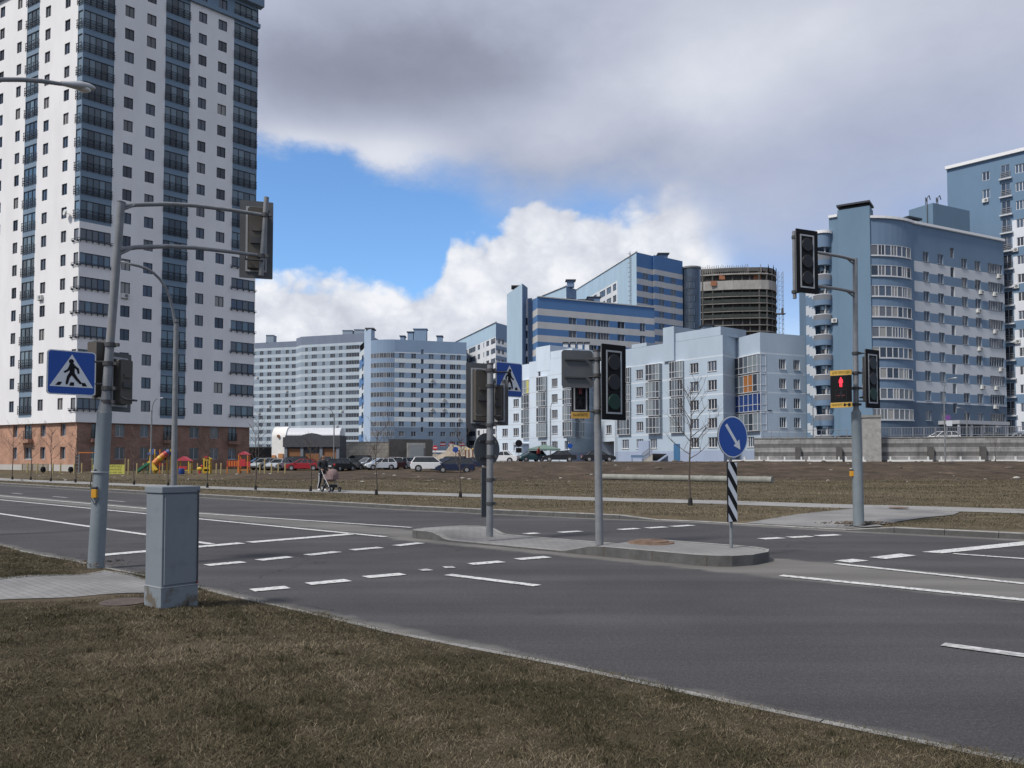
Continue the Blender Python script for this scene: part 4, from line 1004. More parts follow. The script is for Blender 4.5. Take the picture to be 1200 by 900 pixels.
# long pale wing behind it with a sloping skyline towards the left
A = Vector(at(664, 206)); E = Vector(at(600, 236)); K = Vector(at(676, 210))
G = Bld('apartment_block', 'plain pale blue wing seen just above the roof of the low striped block', 'apartment block', (A.x, A.y, 1))
zt = CAMZ+(540-334)/F*206
w_l, w_r = G.wall(E, A), G.wall(A, K); Z4 = lambda i: zt-4-2.8*i
for i in range(12):
    for k in range(5): u = w_l.L*(k+.6)/5.6; w_l.win(u-.7, u+.7, Z4(i)-.7, Z4(i)+.7, 2, M['fr_mid'], GL[:2])
w_l.build(G.mb, 0, zt, lambda u, z: M['pale_blue'] if z > Z4(0)+1.2 else M['offwhite'], (), [Z4(0)+1.2]); w_r.build(G.mb, 0, zt, lambda u, z: M['mid_blue'])
bb = E+(K-A); G.mb.face([(*K, 0), (*bb, 0), (*bb, zt), (*K, zt)], M['pale_blue']); G.mb.face([(*bb, 0), (*E, 0), (*E, zt), (*bb, zt)], M['pale_blue']); G.cap([E, A, K, bb], zt)
mb = MB(); mb.box((*((E+A)/2), zt+.12), ((A-E).length+.4, .6, .24), M['cornice'], w_l.rz); G.part('cornice', mb)
mb = MB(); mb.box((*(A+Vector((1.2, 1.5))), zt+.8), (1.8, 1.8, 1.6), M['mid_blue']); mb.box((*(A+Vector((1.2, 1.5))), zt+1.7), (2.6, 2.6, .22), M['fr_dark']); G.part('roof_vent', mb)
G.finish()
# ================================================================== 6. taller striped block with white left face
A6 = Vector(at(747, 186)); M6 = Vector(at(767, 189.5)); M6b = Vector(at(767.6, 188.6)); B6 = Vector(at(801.5, 194.5)); E6 = Vector(at(669.5, 232))
G = Bld('apartment_block', 'tall blue and grey striped block with a white windowed side face and rooftop ladder', 'apartment block', (A6.x, A6.y, 1))
z6 = CAMZ+(540-293.5)/F*186
w6l, w6a, w6b, w6c = G.wall(E6, A6), G.wall(A6, M6), G.wall(M6, M6b), G.wall(M6b, B6)
Z6 = lambda i: CAMZ+(540-320.5)/F*186-2.82*i
for i in range(13):
    z = Z6(i)
    w6a.win(w6a.u(754.5), w6a.u(760.8), z-.7, z+.75, 2, M['fr_mid'], GL[:3])
    for a, b in [(773.5, 779.8), (787.5, 793.8)]: w6c.win(w6c.u(a), w6c.u(b), z-.7, z+.75, 2, M['fr_mid'], GL[:3])
    for a, b, n in [(672, 677, 2), (681.5, 685.5, 2), (689, 693, 2), (696, 700, 2), (703.5, 710, 3), (711.5, 717, 3), (719, 723, 2)]:
        w6l.win(w6l.u(a), w6l.u(b), z-.9, z+.75, n, M['fr_mid'], GL[:3])
f6 = lambda u, z: M['strong_blue'] if z > Z6(0)+1.95 or abs((z-Z6(0)+1.41) % 2.82-1.41) < .75 else M['grey_band']
zb6 = [Z6(0)+1.95]+[Z6(i)+k for i in range(-1, 14) for k in (-.75, .75)]
for w_ in (w6a, w6b, w6c): w_.build(G.mb, 0, z6, f6, (), zb6)
uu = w6l.u(724.3)
w6l.build(G.mb, 0, z6, lambda u, z: M['pale_blue'] if u > uu or z > Z6(0)+1.2 else (M['offwhite'] if abs((z-Z6(0)+1.41) % 2.82-1.41) < 2.1 else M['b2_band']), [uu], [Z6(0)+1.2])
bb = E6+(B6-A6); G.mb.face([(*B6, 0), (*bb, 0), (*bb, z6), (*B6, z6)], M['mid_blue']); G.mb.face([(*bb, 0), (*E6, 0), (*E6, z6), (*bb, z6)], M['mid_blue']); G.cap([E6, A6, M6, M6b, B6, bb], z6)
mb = MB(); mb.box(w6l.W(w6l.L/2, z6+.14, .05), (w6l.L, .5, .28), M['cornice'], w6l.rz); G.part('cornice', mb)
mb = MB()
for k in (-.25, .25): mb.tube([w6l.W(w6l.u(741)+k, z6-16, -.3), w6l.W(w6l.u(741)+k, z6+.9, -.3)], .04, M['fr_grey'], 5)
for k in range(30): mb.box(w6l.W(w6l.u(741), z6-15.6+k*.55, -.3), (.5, .05, .05), M['fr_grey'], w6l.rz)
for k in range(15): mb.tube([w6l.W(w6l.u(741)+.42*math.cos(a), z6-15+k*1.1, -.3-.55*math.sin(a)) for a in (0, .8, 1.57, 2.3, 3.14)], .03, M['fr_grey'], 4)
G.part('ladder', mb)
mb = MB(); c = Vector(at(778, 196)); mb.box((*c, z6+.9), (2.1, 2.1, 1.8), M['mid_blue']); mb.box((*c, z6+1.95), (2.8, 2.8, .3), M['fr_dark']); G.part('roof_vent', mb)
G.finish()
# 6b. glazed cylinder stair tower
c = Vector(at(811, 196)); r = 11.2/F*196
M['stair_glass'] = mat('stair_glass', (.030, .042, .060), .15, (.05, .07, .10), .6, 4, spec=.6)
M['stair_pane'] = mat('stair_pane', (.075, .10, .14), .06, spec=.7)
t_ = thing('stair_tower', 'round dark glazed stair tower at the right end of the tall striped block', 'stair tower', (c.x, c.y, 1))
ztc = CAMZ+(540-312)/F*194
mb = MB(); mb.tube([(0, 0, -1), (0, 0, ztc-1)], r, M['stair_glass'], 28); mb.build('wall', t_)
mb = MB(); mb.tube([(0, 0, ztc-1), (0, 0, ztc-.6)], r+.2, M['fr_grey'], 28); mb.build('roof', t_)
me_ = None
for k in range(12):
    for j in range(2):
        a = R(-118+26*j); z = ztc-5.2-3.2*k
        if z < 8: continue
        o = put(me_ if me_ else window_mesh(1.1, 1.7, 1, M['fr_dark'], M['stair_pane']), 'window', t_, ((r+.01)*math.cos(a), (r+.01)*math.sin(a), z), a+R(90))
# ================================================================== 7. unfinished concrete frame
Y7 = 330.
def p7(px, Y=Y7): return Vector(at(px, Y))
out = [p7(818, 352), p7(822.5, 330), p7(860, 327), p7(894, 326)]
cc = p7(896, 331)
rr7 = [p7(903, 326.6), p7(909, 328.5), p7(912, 332), p7(912.5, 338), p7(908, 356)]
plan = out+rr7
def inset(P, k): g = sum(P, Vector((0, 0)))/len(P); return [p+(g-p).normalized()*k for p in P]
G = thing('unfinished_building', 'unfinished bare concrete tower frame with open floors and scaffolding at its right edge', 'building frame', (plan[1].x, plan[1].y, 1))
zs7 = [CAMZ+(540-(280+y/4.286))/F*Y7 for y in (470, 438, 403, 368, 328, 293)]
zlow = [zs7[0]-3.2*k for k in range(1, 14)]
o7 = -Vector(G.location)
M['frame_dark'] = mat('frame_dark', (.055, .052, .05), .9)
def slab7(z, h, m, k=0., nm='floor_slab'):
    mb = MB(); mb.prism([(p.x, p.y) for p in inset(plan, k)], z, z+h, m); return mb.build(nm, G, o7)
for z in zs7+zlow: slab7(z, .36, M['slab_edge'])
zA, zB_, zC, zD = [CAMZ+(540-(280+y/4.286))/F*Y7 for y in (256, 210, 180, 150)]
slab7(zA, zB_-zA, M['bare_concrete'], 0., 'parapet'); slab7(zC, .5, M['bare_concrete']); slab7(zD-1.2, 1.6, M['dark_concrete'], .3, 'parapet')
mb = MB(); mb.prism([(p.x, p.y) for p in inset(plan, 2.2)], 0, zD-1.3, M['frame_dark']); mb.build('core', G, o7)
M['netting'] = mat('dark_netting', (.026, .036, .032), .9, (.045, .05, .046), 1.);
P7 = inset(plan, .35)
for a, b, z0_, z1_ in [(i, i+1, zs7[j]+.6, zs7[j]+1.9) for i in range(1, 7) for j in (2, 3, 4, 5)]:
    mb = MB(); mb.face([(*P7[a], z0_), (*P7[b], z0_), (*P7[b], z1_), (*P7[a], z1_)], M['netting']); mb.build('safety_net', G, o7)
run = [plan[1].lerp(plan[3], i/6) for i in range(7)]+plan[4:8]
ri = inset(run, .8)
mb = MB()
for p in ri: mb = MB(); mb.box((p.x, p.y, zD/2), (.5, .5, zD), M['dark_concrete']); mb.build('column', G, o7)
mb = MB()
for i in range(34):
    p = run[0].lerp(run[6], i/33) if i < 27 else run[min(6+(i-26)//2, 10)]
    mb.box((p.x, p.y+.3, zD+.3), (.14, .14, random.uniform(1.8, 3.4)), M['dark_concrete'])
    mb.box((p.x, p.y-.1, zC+1.8), (.18, .2, 3.2), M['bare_concrete'])
mb.build('rebar', G, o7, kind='stuff')
mb = MB(); M['orange_brick'] = mat('orange_brick', (.30, .13, .07), .9)
for px, z0_, w_ in ((889.5, zB_+.4, 3.), (848, zB_+.4, 2.2), (881, zA+1.5, 1.6), (838, zA+1.5, 2.2)):
    p = p7(px, 328.3); mb = MB(); mb.box((p.x, p.y-.05, z0_+1.2), (w_, .4, 2.0), M['orange_brick']); mb.build('infill_wall', G, o7)
mb = MB()
xs = p7(915, 330)
for dx_ in (0, 1.8):
    for dy_ in (0, 1.6): mb.tube([(xs.x+dx_, xs.y+dy_, 0), (xs.x+dx_, xs.y+dy_, zC+2)], .09, M['rail_grey'], 5)
for k in range(40):
    z = 2+k*1.9
    if z > zC+2: break
    mb.box((xs.x+.9, xs.y, z), (1.9, .1, .1), M['rail_grey']); mb.tube([(xs.x, xs.y, z), (xs.x+1.8, xs.y, z+1.9)], .06, M['rail_grey'], 4)
p = p7(914, 329); mb.box((p.x+.6, p.y, zs7[3]-.6), (4.2, 2, .3), M['dark_concrete']); mb.box((p.x+1.6, p.y, zs7[3]+.6), (.2, 2, 2.4), M['dark_concrete'])
mb.build('scaffold', G, o7)
# ================================================================== 8. lilac stepped block in the middle
dm = Vector((-.77, 1)).normalized()
F8 = Vector(at(848, 118.5))
def on8(px):                                  # point on the main wall line at a pixel column
    q = (px-CX)/F                              # solve (F8 + dm k).x = q*(F8+dm k).y
    k = (q*F8.y-F8.x)/(dm.x-q*dm.y); return F8+dm*k
nm = Vector((dm.y, -dm.x)); nm = nm if nm.y < 0 else -nm      # outward normal (towards the viewer, left)
G = Bld('apartment_block', 'low lilac apartment block with stepped bays and white glazed balconies, behind the dirt bank', 'apartment block', (F8.x, F8.y, 1.4))
p582, p628, p674, p724 = on8(582), on8(628), on8(674), on8(724)
p628b = p628+nm*1.6; p659b = on8(659)+nm*1.6; p697 = p724-nm*0+ (p674-p724)*.52 - nm*2.2
p674b = on8(672)+nm*1.6
c1 = on8(700)-nm*3.2
wA = G.wall(p582, p628); wB0 = G.wall(p628, p628b); wB = G.wall(p628b, p674b); wC = G.wall(p674b, Vector(at(698, 150.5))); wD = G.wall(Vector(at(698, 150.5)), Vector(at(720.5, 141.5)))
p7a = Vector(at(720.5, 141.5)); q724 = on8(724)
wD2 = G.wall(p7a, q724); wM = G.wall(q724, F8)
G8 = Vector(at(864, 122)); H8 = Vector(at(892, 116)); I8 = Vector(at(947, 119.6))
wF = G.wall(F8, G8); wGH = G.wall(G8, H8); wI = G.wall(H8, I8)
ZP = 19.9; Z8 = lambda i: 15.55-2.8*i
def row_wins(w_, cols, rows, n=3, hw=None, skip=()):
    for i in rows:
        for a, b in cols:
            if (i, a) in skip: continue
            w_.win(w_.u(a), w_.u(b), Z8(i)-.78, Z8(i)+.72, n, M['fr_white'], GL[:2]+[GL[0]], M['fr_white'], depth=.18)
row_wins(wA, [(588.5, 595), (601.5, 608)], range(0, 5))
row_wins(wB, [(646.5, 653.5)], range(0, 5)); row_wins(wB, [(661.5, 668)], [4]); row_wins(wB, [(634, 640.5)], [4])
row_wins(wD, [(710, 716.8)], range(0, 4))
row_wins(wM, [(746, 754), (809.3, 819.3), (830.2, 840.8)], range(0, 5)); row_wins(wM, [(729, 737), (762, 770)], [4])
row_wins(wI, [(914.3, 922.3), (931.2, 938.8)], range(0, 4)); 
row_wins(wGH, [(876, 884)], [4])
# narrow stair windows
for (w_, a, b, z0_, z1_) in ((wM, 785.8, 790, 17.6, 19.1),): w_.win(w_.u(a), w_.u(b), z0_, z1_, 2, M['fr_white'], GL[:2])
wB.win(wB.u(630.5), wB.u(633.5), 17.0, 18.6, 1, M['fr_white'], GL[:2])
def loggias(w_, a, b, rows, n, proj, special={}):
    for i in rows:
        gls = special.get(i, [GB[0], GB[1], GB[1], GB[2], GB[0]])
        w_.balc(w_.u(a), w_.u(b), Z8(i)-1.28, Z8(i)+1.28, n, M['fr_balc'], gls, proj, None, mid=.95, hole=False, name='glazed_balcony')
loggias(wA, 613.5, 625.5, range(0, 4), 4, .6, {0: [M['yellow_screen'], GB[2], M['yellow_screen'], GB[1]]})
loggias(wB, 630.8, 641.5, range(0, 4), 4, .5, {3: [GB[2]]})
loggias(wB, 660.5, 671.5, range(0, 4), 4, .3); loggias(wC, 674.8, 680.5, range(0, 4), 2, .9)
loggias(wM, 725, 739.8, [3], 4, .4); loggias(wM, 734, 740, range(0, 3), 3, .4)
loggias(wM, 760.5, 776.5, range(0, 4), 4, .75); loggias(wM, 787, 802.5, range(0, 4), 5, .45)
for i in range(0, 4):
    sp = {1: [M['orange_screen'], GB[1], GB[0], M['orange_screen']], 2: [M['blue_screen']]}
    wGH.balc(.15, wGH.L-.1, Z8(i)-1.28, Z8(i)+1.28, 5, M['fr_balc'], sp.get(i, [GB[0], GB[1], GB[1], GB[2]]), .5, None, mid=.95, hole=False)
    # glazed return on the wall to the right
    wI.balc(.0, 1.0, Z8(i)-1.28, Z8(i)+1.28, 1, M['fr_balc'], [M['blue_screen']] if i == 2 else [GB[0]], .06, None, mid=.95, hole=False)
lines8 = [Z8(i)+1.4 for i in range(0, 5)]
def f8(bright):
    a = M['lilac_sunlit'] if bright else M['lilac']
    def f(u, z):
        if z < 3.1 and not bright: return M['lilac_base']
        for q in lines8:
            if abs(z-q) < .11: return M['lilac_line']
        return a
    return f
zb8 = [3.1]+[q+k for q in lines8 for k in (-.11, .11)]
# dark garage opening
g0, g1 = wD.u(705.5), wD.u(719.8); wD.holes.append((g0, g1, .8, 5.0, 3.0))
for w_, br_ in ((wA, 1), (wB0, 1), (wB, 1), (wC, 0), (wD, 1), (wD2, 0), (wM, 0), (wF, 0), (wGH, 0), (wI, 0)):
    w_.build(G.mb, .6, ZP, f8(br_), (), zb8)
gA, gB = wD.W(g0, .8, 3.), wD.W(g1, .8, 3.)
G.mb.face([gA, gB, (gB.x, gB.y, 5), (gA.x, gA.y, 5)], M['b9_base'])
bk = [Vector(I8)+Vector((-6, 13)), Vector(F8)+Vector((-2, 18)), p582+Vector((9, 13))]
prev = Vector(I8)
for p in bk+[p582]: G.mb.face([(*prev, .6), (*p, .6), (*p, ZP), (*prev, ZP)], M['lilac']); prev = p
G.cap([p582, p628, p628b, p674b, Vector(at(698, 150.5)), p7a, q724, F8, G8, H8, I8]+bk, ZP-.05)
# stair heads that rise above the parapet
def head8(w_, a, b, back_, z1, m, name='stair_head', z0=ZP-.06, out=.0):
    u0, u1 = w_.u(a), w_.u(b); pts = [w_.W(u0, 0, -out), w_.W(u1, 0, -out), w_.W(u1, 0, back_), w_.W(u0, 0, back_)]
    mb = MB(); mb.prism([(p.x, p.y) for p in pts], z0, z1, m, M['roofing']); G.part(name, mb)
head8(wM, 779.7, 792.5, 7, 22.3, M['lilac'], out=.35, z0=17.0); head8(wM, 792.8, 846, 6, 21.2, M['lilac'], out=.02, z0=ZP-.0)
head8(wB, 628.3, 645, 6, 22.4, M['lilac_sunlit'], out=.03, z0=ZP-2.); head8(wB, 645.2, 671, 5, 21.2, M['lilac_sunlit'])
head8(wM, 741, 758.5, 3, 20.5, M['lilac'])
mb = MB()
for k, px in enumerate((663, 671.5, 680, 688)):
    p = Vector(at(px, 151)); mb2 = MB(); mb2.box((*p, ZP+1.7), (.8, .9, 3.4), M['offwhite']); mb2.box((*p, ZP+3.5), (1.1, 1.2, .25), M['fr_dark']); G.part('roof_vent', mb2)
for px, h_ in ((821, 2.4), (829, 3.2), (836, 2.6)):
    p = Vector(at(px, 131)); mb2 = MB(); mb2.box((*p, ZP+h_/2), (1.6, 1.6, h_), M['lilac']); mb2.box((*p, ZP+h_+.12), (2.1, 2.1, .25), M['fr_dark']); G.part('roof_vent', mb2)
# porch with ramp and blue door, left of the sapling
def boxw(w_, u0, u1, y0, y1, z0, z1, m, name):
    pts = [w_.W(u0, 0, y0), w_.W(u1, 0, y0), w_.W(u1, 0, y1), w_.W(u0, 0, y1)]; mb = MB(); mb.prism([(p.x, p.y) for p in pts], z0, z1, m); return G.part(name, mb)
M['door_blue'] = mat('blue_door', (.05, .14, .27), .5)
boxw(wM, wM.u(764.5), wM.u(777), -3.2, -2.95, 1.0, 4.7, M['lilac_base'], 'porch_wall'); boxw(wM, wM.u(790), wM.u(797), -.10, .02, 1.5, 4.2, M['door_blue'], 'door')
boxw(wA, wA.u(614), wA.u(622.5), -2.2, -.05, 1.2, 4.6, M['lilac_sunlit'], 'porch'); boxw(wA, wA.u(612.5), wA.u(624), -2.6, -.04, 4.62, 4.85, M['offwhite'], 'porch_roof')
mb = MB()
for u0, u1, z0_, z1_ in ((wM.u(771), wM.u(783), 1.9, 3.0),):
    for zz in (.55, 1.1): mb.tube([wM.W(u0, z0_-.3+zz, -3.6), wM.W(u1, z1_-.3+zz, -3.6)], .04, M['rail_grey'], 5)
    for k in range(14): q = k/13; mb.tube([wM.W(u0+(u1-u0)*q, z0_-.4+(z1_-z0_)*q, -3.6), wM.W(u0+(u1-u0)*q, z0_+.8+(z1_-z0_)*q, -3.6)], .025, M['rail_grey'], 4)
mb.face([wM.W(wM.u(771), 1.6, -3.5), wM.W(wM.u(783), 2.7, -3.5), wM.W(wM.u(783), 2.7, -.2), wM.W(wM.u(771), 1.6, -.2)], M['bare_concrete']); mb.face([wM.W(wM.u(771), 1.2, -3.5), wM.W(wM.u(783), 1.2, -3.5), wM.W(wM.u(783), 2.7, -3.5), wM.W(wM.u(771), 1.6, -3.5)], M['bare_concrete'])
G.part('ramp', mb)
mb = MB()
for zz in (.5, 1.0): mb.tube([wA.W(wA.u(596), 1.5+zz, -3), wA.W(wA.u(611), 2.3+zz, -3)], .04, M['rail_grey'], 5)
mb.face([wA.W(wA.u(596), 1.3, -2.9), wA.W(wA.u(611), 2.3, -2.9), wA.W(wA.u(611), 2.3, -.1), wA.W(wA.u(596), 1.3, -.1)], M['bare_concrete'])
mb.face([wA.W(wA.u(596), 1.2, -2.9), wA.W(wA.u(611), 1.2, -2.9), wA.W(wA.u(611), 2.3, -2.9), wA.W(wA.u(596), 1.3, -2.9)], M['bare_concrete']); G.part('ramp', mb)
for px, y in ((837.5, 481.5), (902, 481)): w_ = wM if px < 848 else wI; u, z = w_.hit(px, y); G.items.append(('vent_grille', window_mesh(.7, .12, 1, M['fr_dark'], GL[0]), w_.W(u, z, -.05), w_.rz, None))
G.finish()
# ================================================================== upper terrace behind the right-hand retaining wall
TZ = 3.75
wallA, wallB = Vector(at(884, 100)), Vector(at(1420, 88)); wallB = wallA+(wallB-wallA)*1.6
dw = (wallB-wallA).normalized(); nw = Vector((dw.y, -dw.x))
mb = MB(); tp = [wallA-nw*.5, wallB-nw*.5, wallB-nw*140, wallA-nw*60+Vector((4, 0))]
mb.prism([(p.x, p.y) for p in tp], 0, TZ, mat('terrace_paving', (.16, .155, .15), .9, (.22, .215, .21), .5)); struct(mb.build('terrace'))
# ================================================================== 9. blue block on the right
P9 = Vector(at(1024, 110.6)); B9 = Vector(at(1181, 122.5)); E9 = Vector(at(975, 113.5)); S9 = Vector(at(957.5, 114.5)); O9 = Vector(at(946.5, 117))
Q9 = Vector(at(1075, 113.2))
G = Bld('apartment_block', 'blue block with pale stripes, round balconies and curved glazed corner above the retaining wall', 'apartment block', (P9.x, P9.y, TZ))
z9 = CAMZ+(540-253)/F*110.6; Z9 = lambda i: CAMZ+(540-289.6)/F*110.6-2.8*i
wf, we, wo = G.wall(Q9, B9), G.wall(E9, P9), G.wall(O9, S9)
for i in range(9):
    z = Z9(i)
    for a, b, n in [(1081.5, 1088.3, 2), (1098.6, 1105.4, 2), (1126.3, 1133.2, 2), (1142, 1148.8, 2), (1157.3, 1174.5, 6)]:
        if i == 0 and a > 1150: pass
        wf.win(wf.u(a, 300), wf.u(b, 300), z-.85, z+.55, n, M['fr_mid'], GL[:3], M['fr_mid'], depth=.18)
    wf.win(wf.u(1113.5, 300), wf.u(1118, 300), z-.75+1.1, z+.7+1.1, 1, M['fr_mid'], GL[:2], depth=.18)
    if random.random() < .75 and i > 0: G.ac(wf, wf.u(1146, 300)+random.uniform(-.4, .4), z-1.25)
    if random.random() < .7: G.ac(wf, wf.u(1168, 300)+random.uniform(-1.4, .4), z-1.25)
zd = Z9(7)-1.15
f9 = lambda u, z: M['b9_blue'] if z > Z9(0)-.95 else (M['b9_base'] if z < zd else (M['b9_pale'] if ((Z9(0)-.95-z) % 2.8) < 1.5 else M['b9_blue']))
f9b = lambda u, z: M['b9_blue'] if z > zd else M['b9_base']
zb9 = [zd, Z9(0)-.95]+[Z9(0)-.95-2.8*i-k for i in range(10) for k in (0, 1.5)]
wf.build(G.mb, TZ-.5, z9, f9, (), zb9)
we.build(G.mb, TZ-.5, z9+1.0, lambda u, z: M['b9_side']); wo.build(G.mb, TZ-3, z9-1.4, lambda u, z: M['b9_pale'] if ((z+int(u/(wo.L/3.01))*.35) % 2.8) < 1.35 else M['b10_blue'], [wo.L/3, wo.L*2/3], [2.8*i-k*.35+j for i in range(14) for k in range(3) for j in (0, 1.35)])
cp = arc(P9, Q9, .10, 8)
cl_ = [.0]
for a, b in zip(cp[:-1], cp[1:]):
    w_ = G.wall(a, b)
    last = b is cp[-1]
    if not last:
        for i in range(9):
            z = Z9(i); w_.holes.append((0, w_.L, z-.85, z+.6, .03))
            G.items.append(('ribbon_window', window_mesh(round(w_.L, 2), 1.45, 2 if random.random() < .3 else 1, M['fr_sash'], random.choice(GL[:3]+GL[2:])), w_.W(w_.L/2, z-.125, 0.), w_.rz, None))
    w_.build(G.mb, TZ+.3, z9, f9b, (), [zd])
# ribbon sills
for i in range(9):
    mb = MB()
    for a, b in zip(cp[:-2], cp[1:-1]):
        d = (b-a); n_ = Vector((d.y, -d.x)).normalized(); c = (a+b)/2+n_*.05; mb.box((c.x, c.y, Z9(i)-.95), (d.length+.05, .22, .12), M['fr_sash'], math.atan2(d.y, d.x))
    G.part('window_sill', mb)
# stacked round balconies between the striped strip and the end wall
bcx = (S9+E9)/2; rb = (E9-S9).length/2+.25; db = (E9-S9).normalized(); nb = Vector((db.y, -db.x))
def half(rad, k=14, a0=0, a1=math.pi): return [bcx+db*(-rad*math.cos(a0+(a1-a0)*j/k))+nb*(rad*.95*math.sin(a0+(a1-a0)*j/k)) for j in range(k+1)]
wS = G.wall(S9-nb*1.4, E9-nb*1.4)
M['recess'] = mat('recess_wall', (.10, .17, .27), .9)
for i in range(10):
    z = Z9(i)-.6; wS.win(wS.L*.25, wS.L*.75, z-.3, z+1.5, 2, M['fr_white'], GL[:2])
wS.build(G.mb, TZ-.5, z9-1.5, lambda u, z: M['recess'])
for p, q in ((S9, S9-nb*1.4), (E9-nb*1.4, E9)): G.mb.face([(*p, TZ-.5), (*q, TZ-.5), (*q, z9-1.5), (*p, z9-1.5)], M['recess'])
hp = half(rb)
zt0 = Z9(0)+.9
mb = MB(); mb.prism([(p.x, p.y) for p in hp], zt0, z9-1.4, M['b9_blue'], M['roofing']); G.part('turret', mb)
mb = MB(); mb.prism([(p.x, p.y) for p in half(rb+.2)], z9-1.4, z9-1., M['cornice']); G.part('turret_cornice', mb)
for i in range(10):
    z = Z9(i)-1.6
    if z < TZ-1: break
    mb = MB(); mb.prism([(p.x, p.y) for p in hp], z, z+.75, M['b9_blue'], M['grey_band']); b_ = G.part('balcony', mb)
    mb = MB()
    q = half(rb-.06, 26)
    for p in q: mb.box((p.x, p.y, z+1.1), (.09, .09, .75), M['rail_grey'])
    for a, b in zip(q[:-1], q[1:]):
        d = b-a; mb.box((*((a+b)/2), z+1.5), (d.length, .08, .08), M['fr_white'], math.atan2(d.y, d.x)); mb.box((*((a+b)/2), z+1.12), (d.length, .03, .68), M['rail_grey'], math.atan2(d.y, d.x))
    r_ = mb.build('railing', b_)
    mb = MB()
    mb.tube([(*(bcx+nb*rb*.5+db*.5), z+.75), (*(bcx+nb*rb*.5+db*.5), z+2.8)], .10, M['fr_mid'], 6); mb.build('post', b_)
u = 1.2; G.items.append(('air_conditioner', _wc[('ac',)], we.W(.5, Z9(3)-1.0), we.rz, None))
# pier (rises above the roof), cornices, roof boxes
pz = z9+1.7
mb = MB(); pe = [we.W(we.u(986), 0, -.25), we.W(we.L-.02, 0, -.25), we.W(we.L-.02, 0, 2.6), we.W(we.u(986), 0, 2.6)]
mb.prism([(p.x, p.y) for p in pe], TZ-.5, pz, M['b9_side'], M['roofing']); G.part('pier', mb)
c = sum(pe, Vector((0, 0, 0)))/4
mb = MB(); mb.box((c.x, c.y, pz+.2), (we.L*.62, 2.2, .4), M['fr_dark'], we.rz); mb.box((c.x, c.y, pz+.55), (we.L*.80, 3.5, .25), M['fr_dark'], we.rz); G.part('chimney_cap', mb)
mb = MB(); mb.box(wf.W(wf.L/2, z9+.16, -.05), (wf.L, .5, .34), M['cornice'], wf.rz)
for a, b in zip(cp[:-1], cp[1:]):
    d = b-a; c = (a+b)/2; mb.box((c.x, c.y, z9+.16), (d.length+.1, .5, .34), M['cornice'], math.atan2(d.y, d.x))
G.part('cornice', mb); mb = MB(); u1 = we.u(985.5); mb.box(we.W(u1/2, z9+1.02, 0), (u1, .5, .34), M['cornice'], we.rz); G.part('cornice', mb)
bk = [B9+Vector((-6, 12)), O9+Vector((4, 14))]
pv = B9
for p in bk+[O9]: G.mb.face([(*pv, TZ-.5), (*p, TZ-.5), (*p, z9-1.42), (*pv, z9-1.42)], M['b9_side']); pv = p
G.mb.face([(*B9, z9-1.42), (*bk[0], z9-1.42), (*bk[0], z9), (*B9, z9)], M['b9_blue'])
Eb = E9-nb*9
G.mb.face([(*E9, z9-1.5), (*Eb, z9-1.5), (*Eb, z9+.9), (*E9, z9+.9)], M['b9_side'])
G.cap([E9]+[tuple(p) for p in cp]+[B9, bk[0], Eb], z9-.02); G.cap([O9, S9, S9-nb*1.4, E9-nb*1.4, Eb, bk[1]], z9-1.43)
for px, Y, w_, d_, h_, top in ((1067, 121, 2.2, 2.2, 2.6, 1), (1106, 124, 8.6, 4, 5.2, 0)):
    p = Vector(at(px, Y)); mb = MB(); mb.box((*p, z9+h_/2), (w_, d_, h_), M['b9_side'], wf.rz)
    if top: mb.box((*p, z9+h_+.15), (w_+.8, d_+.8, .3), M['fr_dark'], wf.rz)
    G.part('roof_vent' if top else 'roof_housing', mb)
p = Vector(at(1091, 121.5)); mb = MB()
for k in (-.5, .5):
    for j in (0, 1.6): mb.tube([(p.x+j+k*.3, p.y+k, z9+1), (p.x+j+k*.3, p.y+k, z9+6.2), (p.x+j+.4, p.y+k+.5, z9+6.7), (p.x+j+.8, p.y+k+.9, z9+6.2)], .07, M['fr_dark'], 5)
G.part('ladder', mb)
M['canopy'] = mat('canopy_sheet', (.34, .35, .37), .6)
u0, u1 = wf.u(1099.5, 497), wf.u(1158, 497); mb = MB(); mb.box(wf.W((u0+u1)/2, TZ+3.2, -1.6), (u1-u0, 3.2, .5), M['canopy'], wf.rz)
for k in range(5): mb.box(wf.W(u0+(u1-u0)*(k+.1)/4.2, TZ+1.5, -2.9), (.25, .25, 3.0), M['canopy'], wf.rz)
G.part('entrance_canopy', mb)
G.finish()
# ================================================================== 10. tall tower at the right edge
A10 = Vector(at(1116, 130.4)); B10 = Vector(A10)+Vector((.94, -1)).normalized()*23
G = Bld('apartment_tower', 'tall blue and white apartment tower cut by the frame, behind the blue striped block', 'apartment tower', (A10.x, A10.y, TZ))
w_ = G.wall(A10, B10); z10 = CAMZ+(540-195)/F*130.4
zr = w_.z(1182, 199.2); Z10 = lambda i: zr-2.8*i
for i in range(16):
    z = Z10(i)
    u0, u1 = w_.u(1175.3, 300), w_.u(1185.6, 300); w_.balc(u0, u1, z-1.15, z+.95, 2, M['fr_mid'], GL[:2], 0, M['rail_grey'], .9)
    w_.win(w_.u(1192, 300), w_.u(1204, 300), z-.8, z+.55, 3, M['fr_white'], GL[:2]); w_.win(w_.u(1214, 300), w_.u(1226, 300), z-.8, z+.55, 3, M['fr_white'], GL[:2])
    for a_, b_ in ((1248, 1260), (1276, 1288), (1300, 1312)): w_.win(w_.u(a_, 300), w_.u(b_, 300), z-.8, z+.55, 3, M['fr_white'], GL[:2])
    if i < 2 or i > 9: w_.win(w_.u(1151, 200), w_.u(1159.5, 200), z-.8, z+.55, 2, M['fr_white'], GL[:2])
for i in (1,): G.ac(w_, w_.u(1155, 230), Z10(i)-1.2)
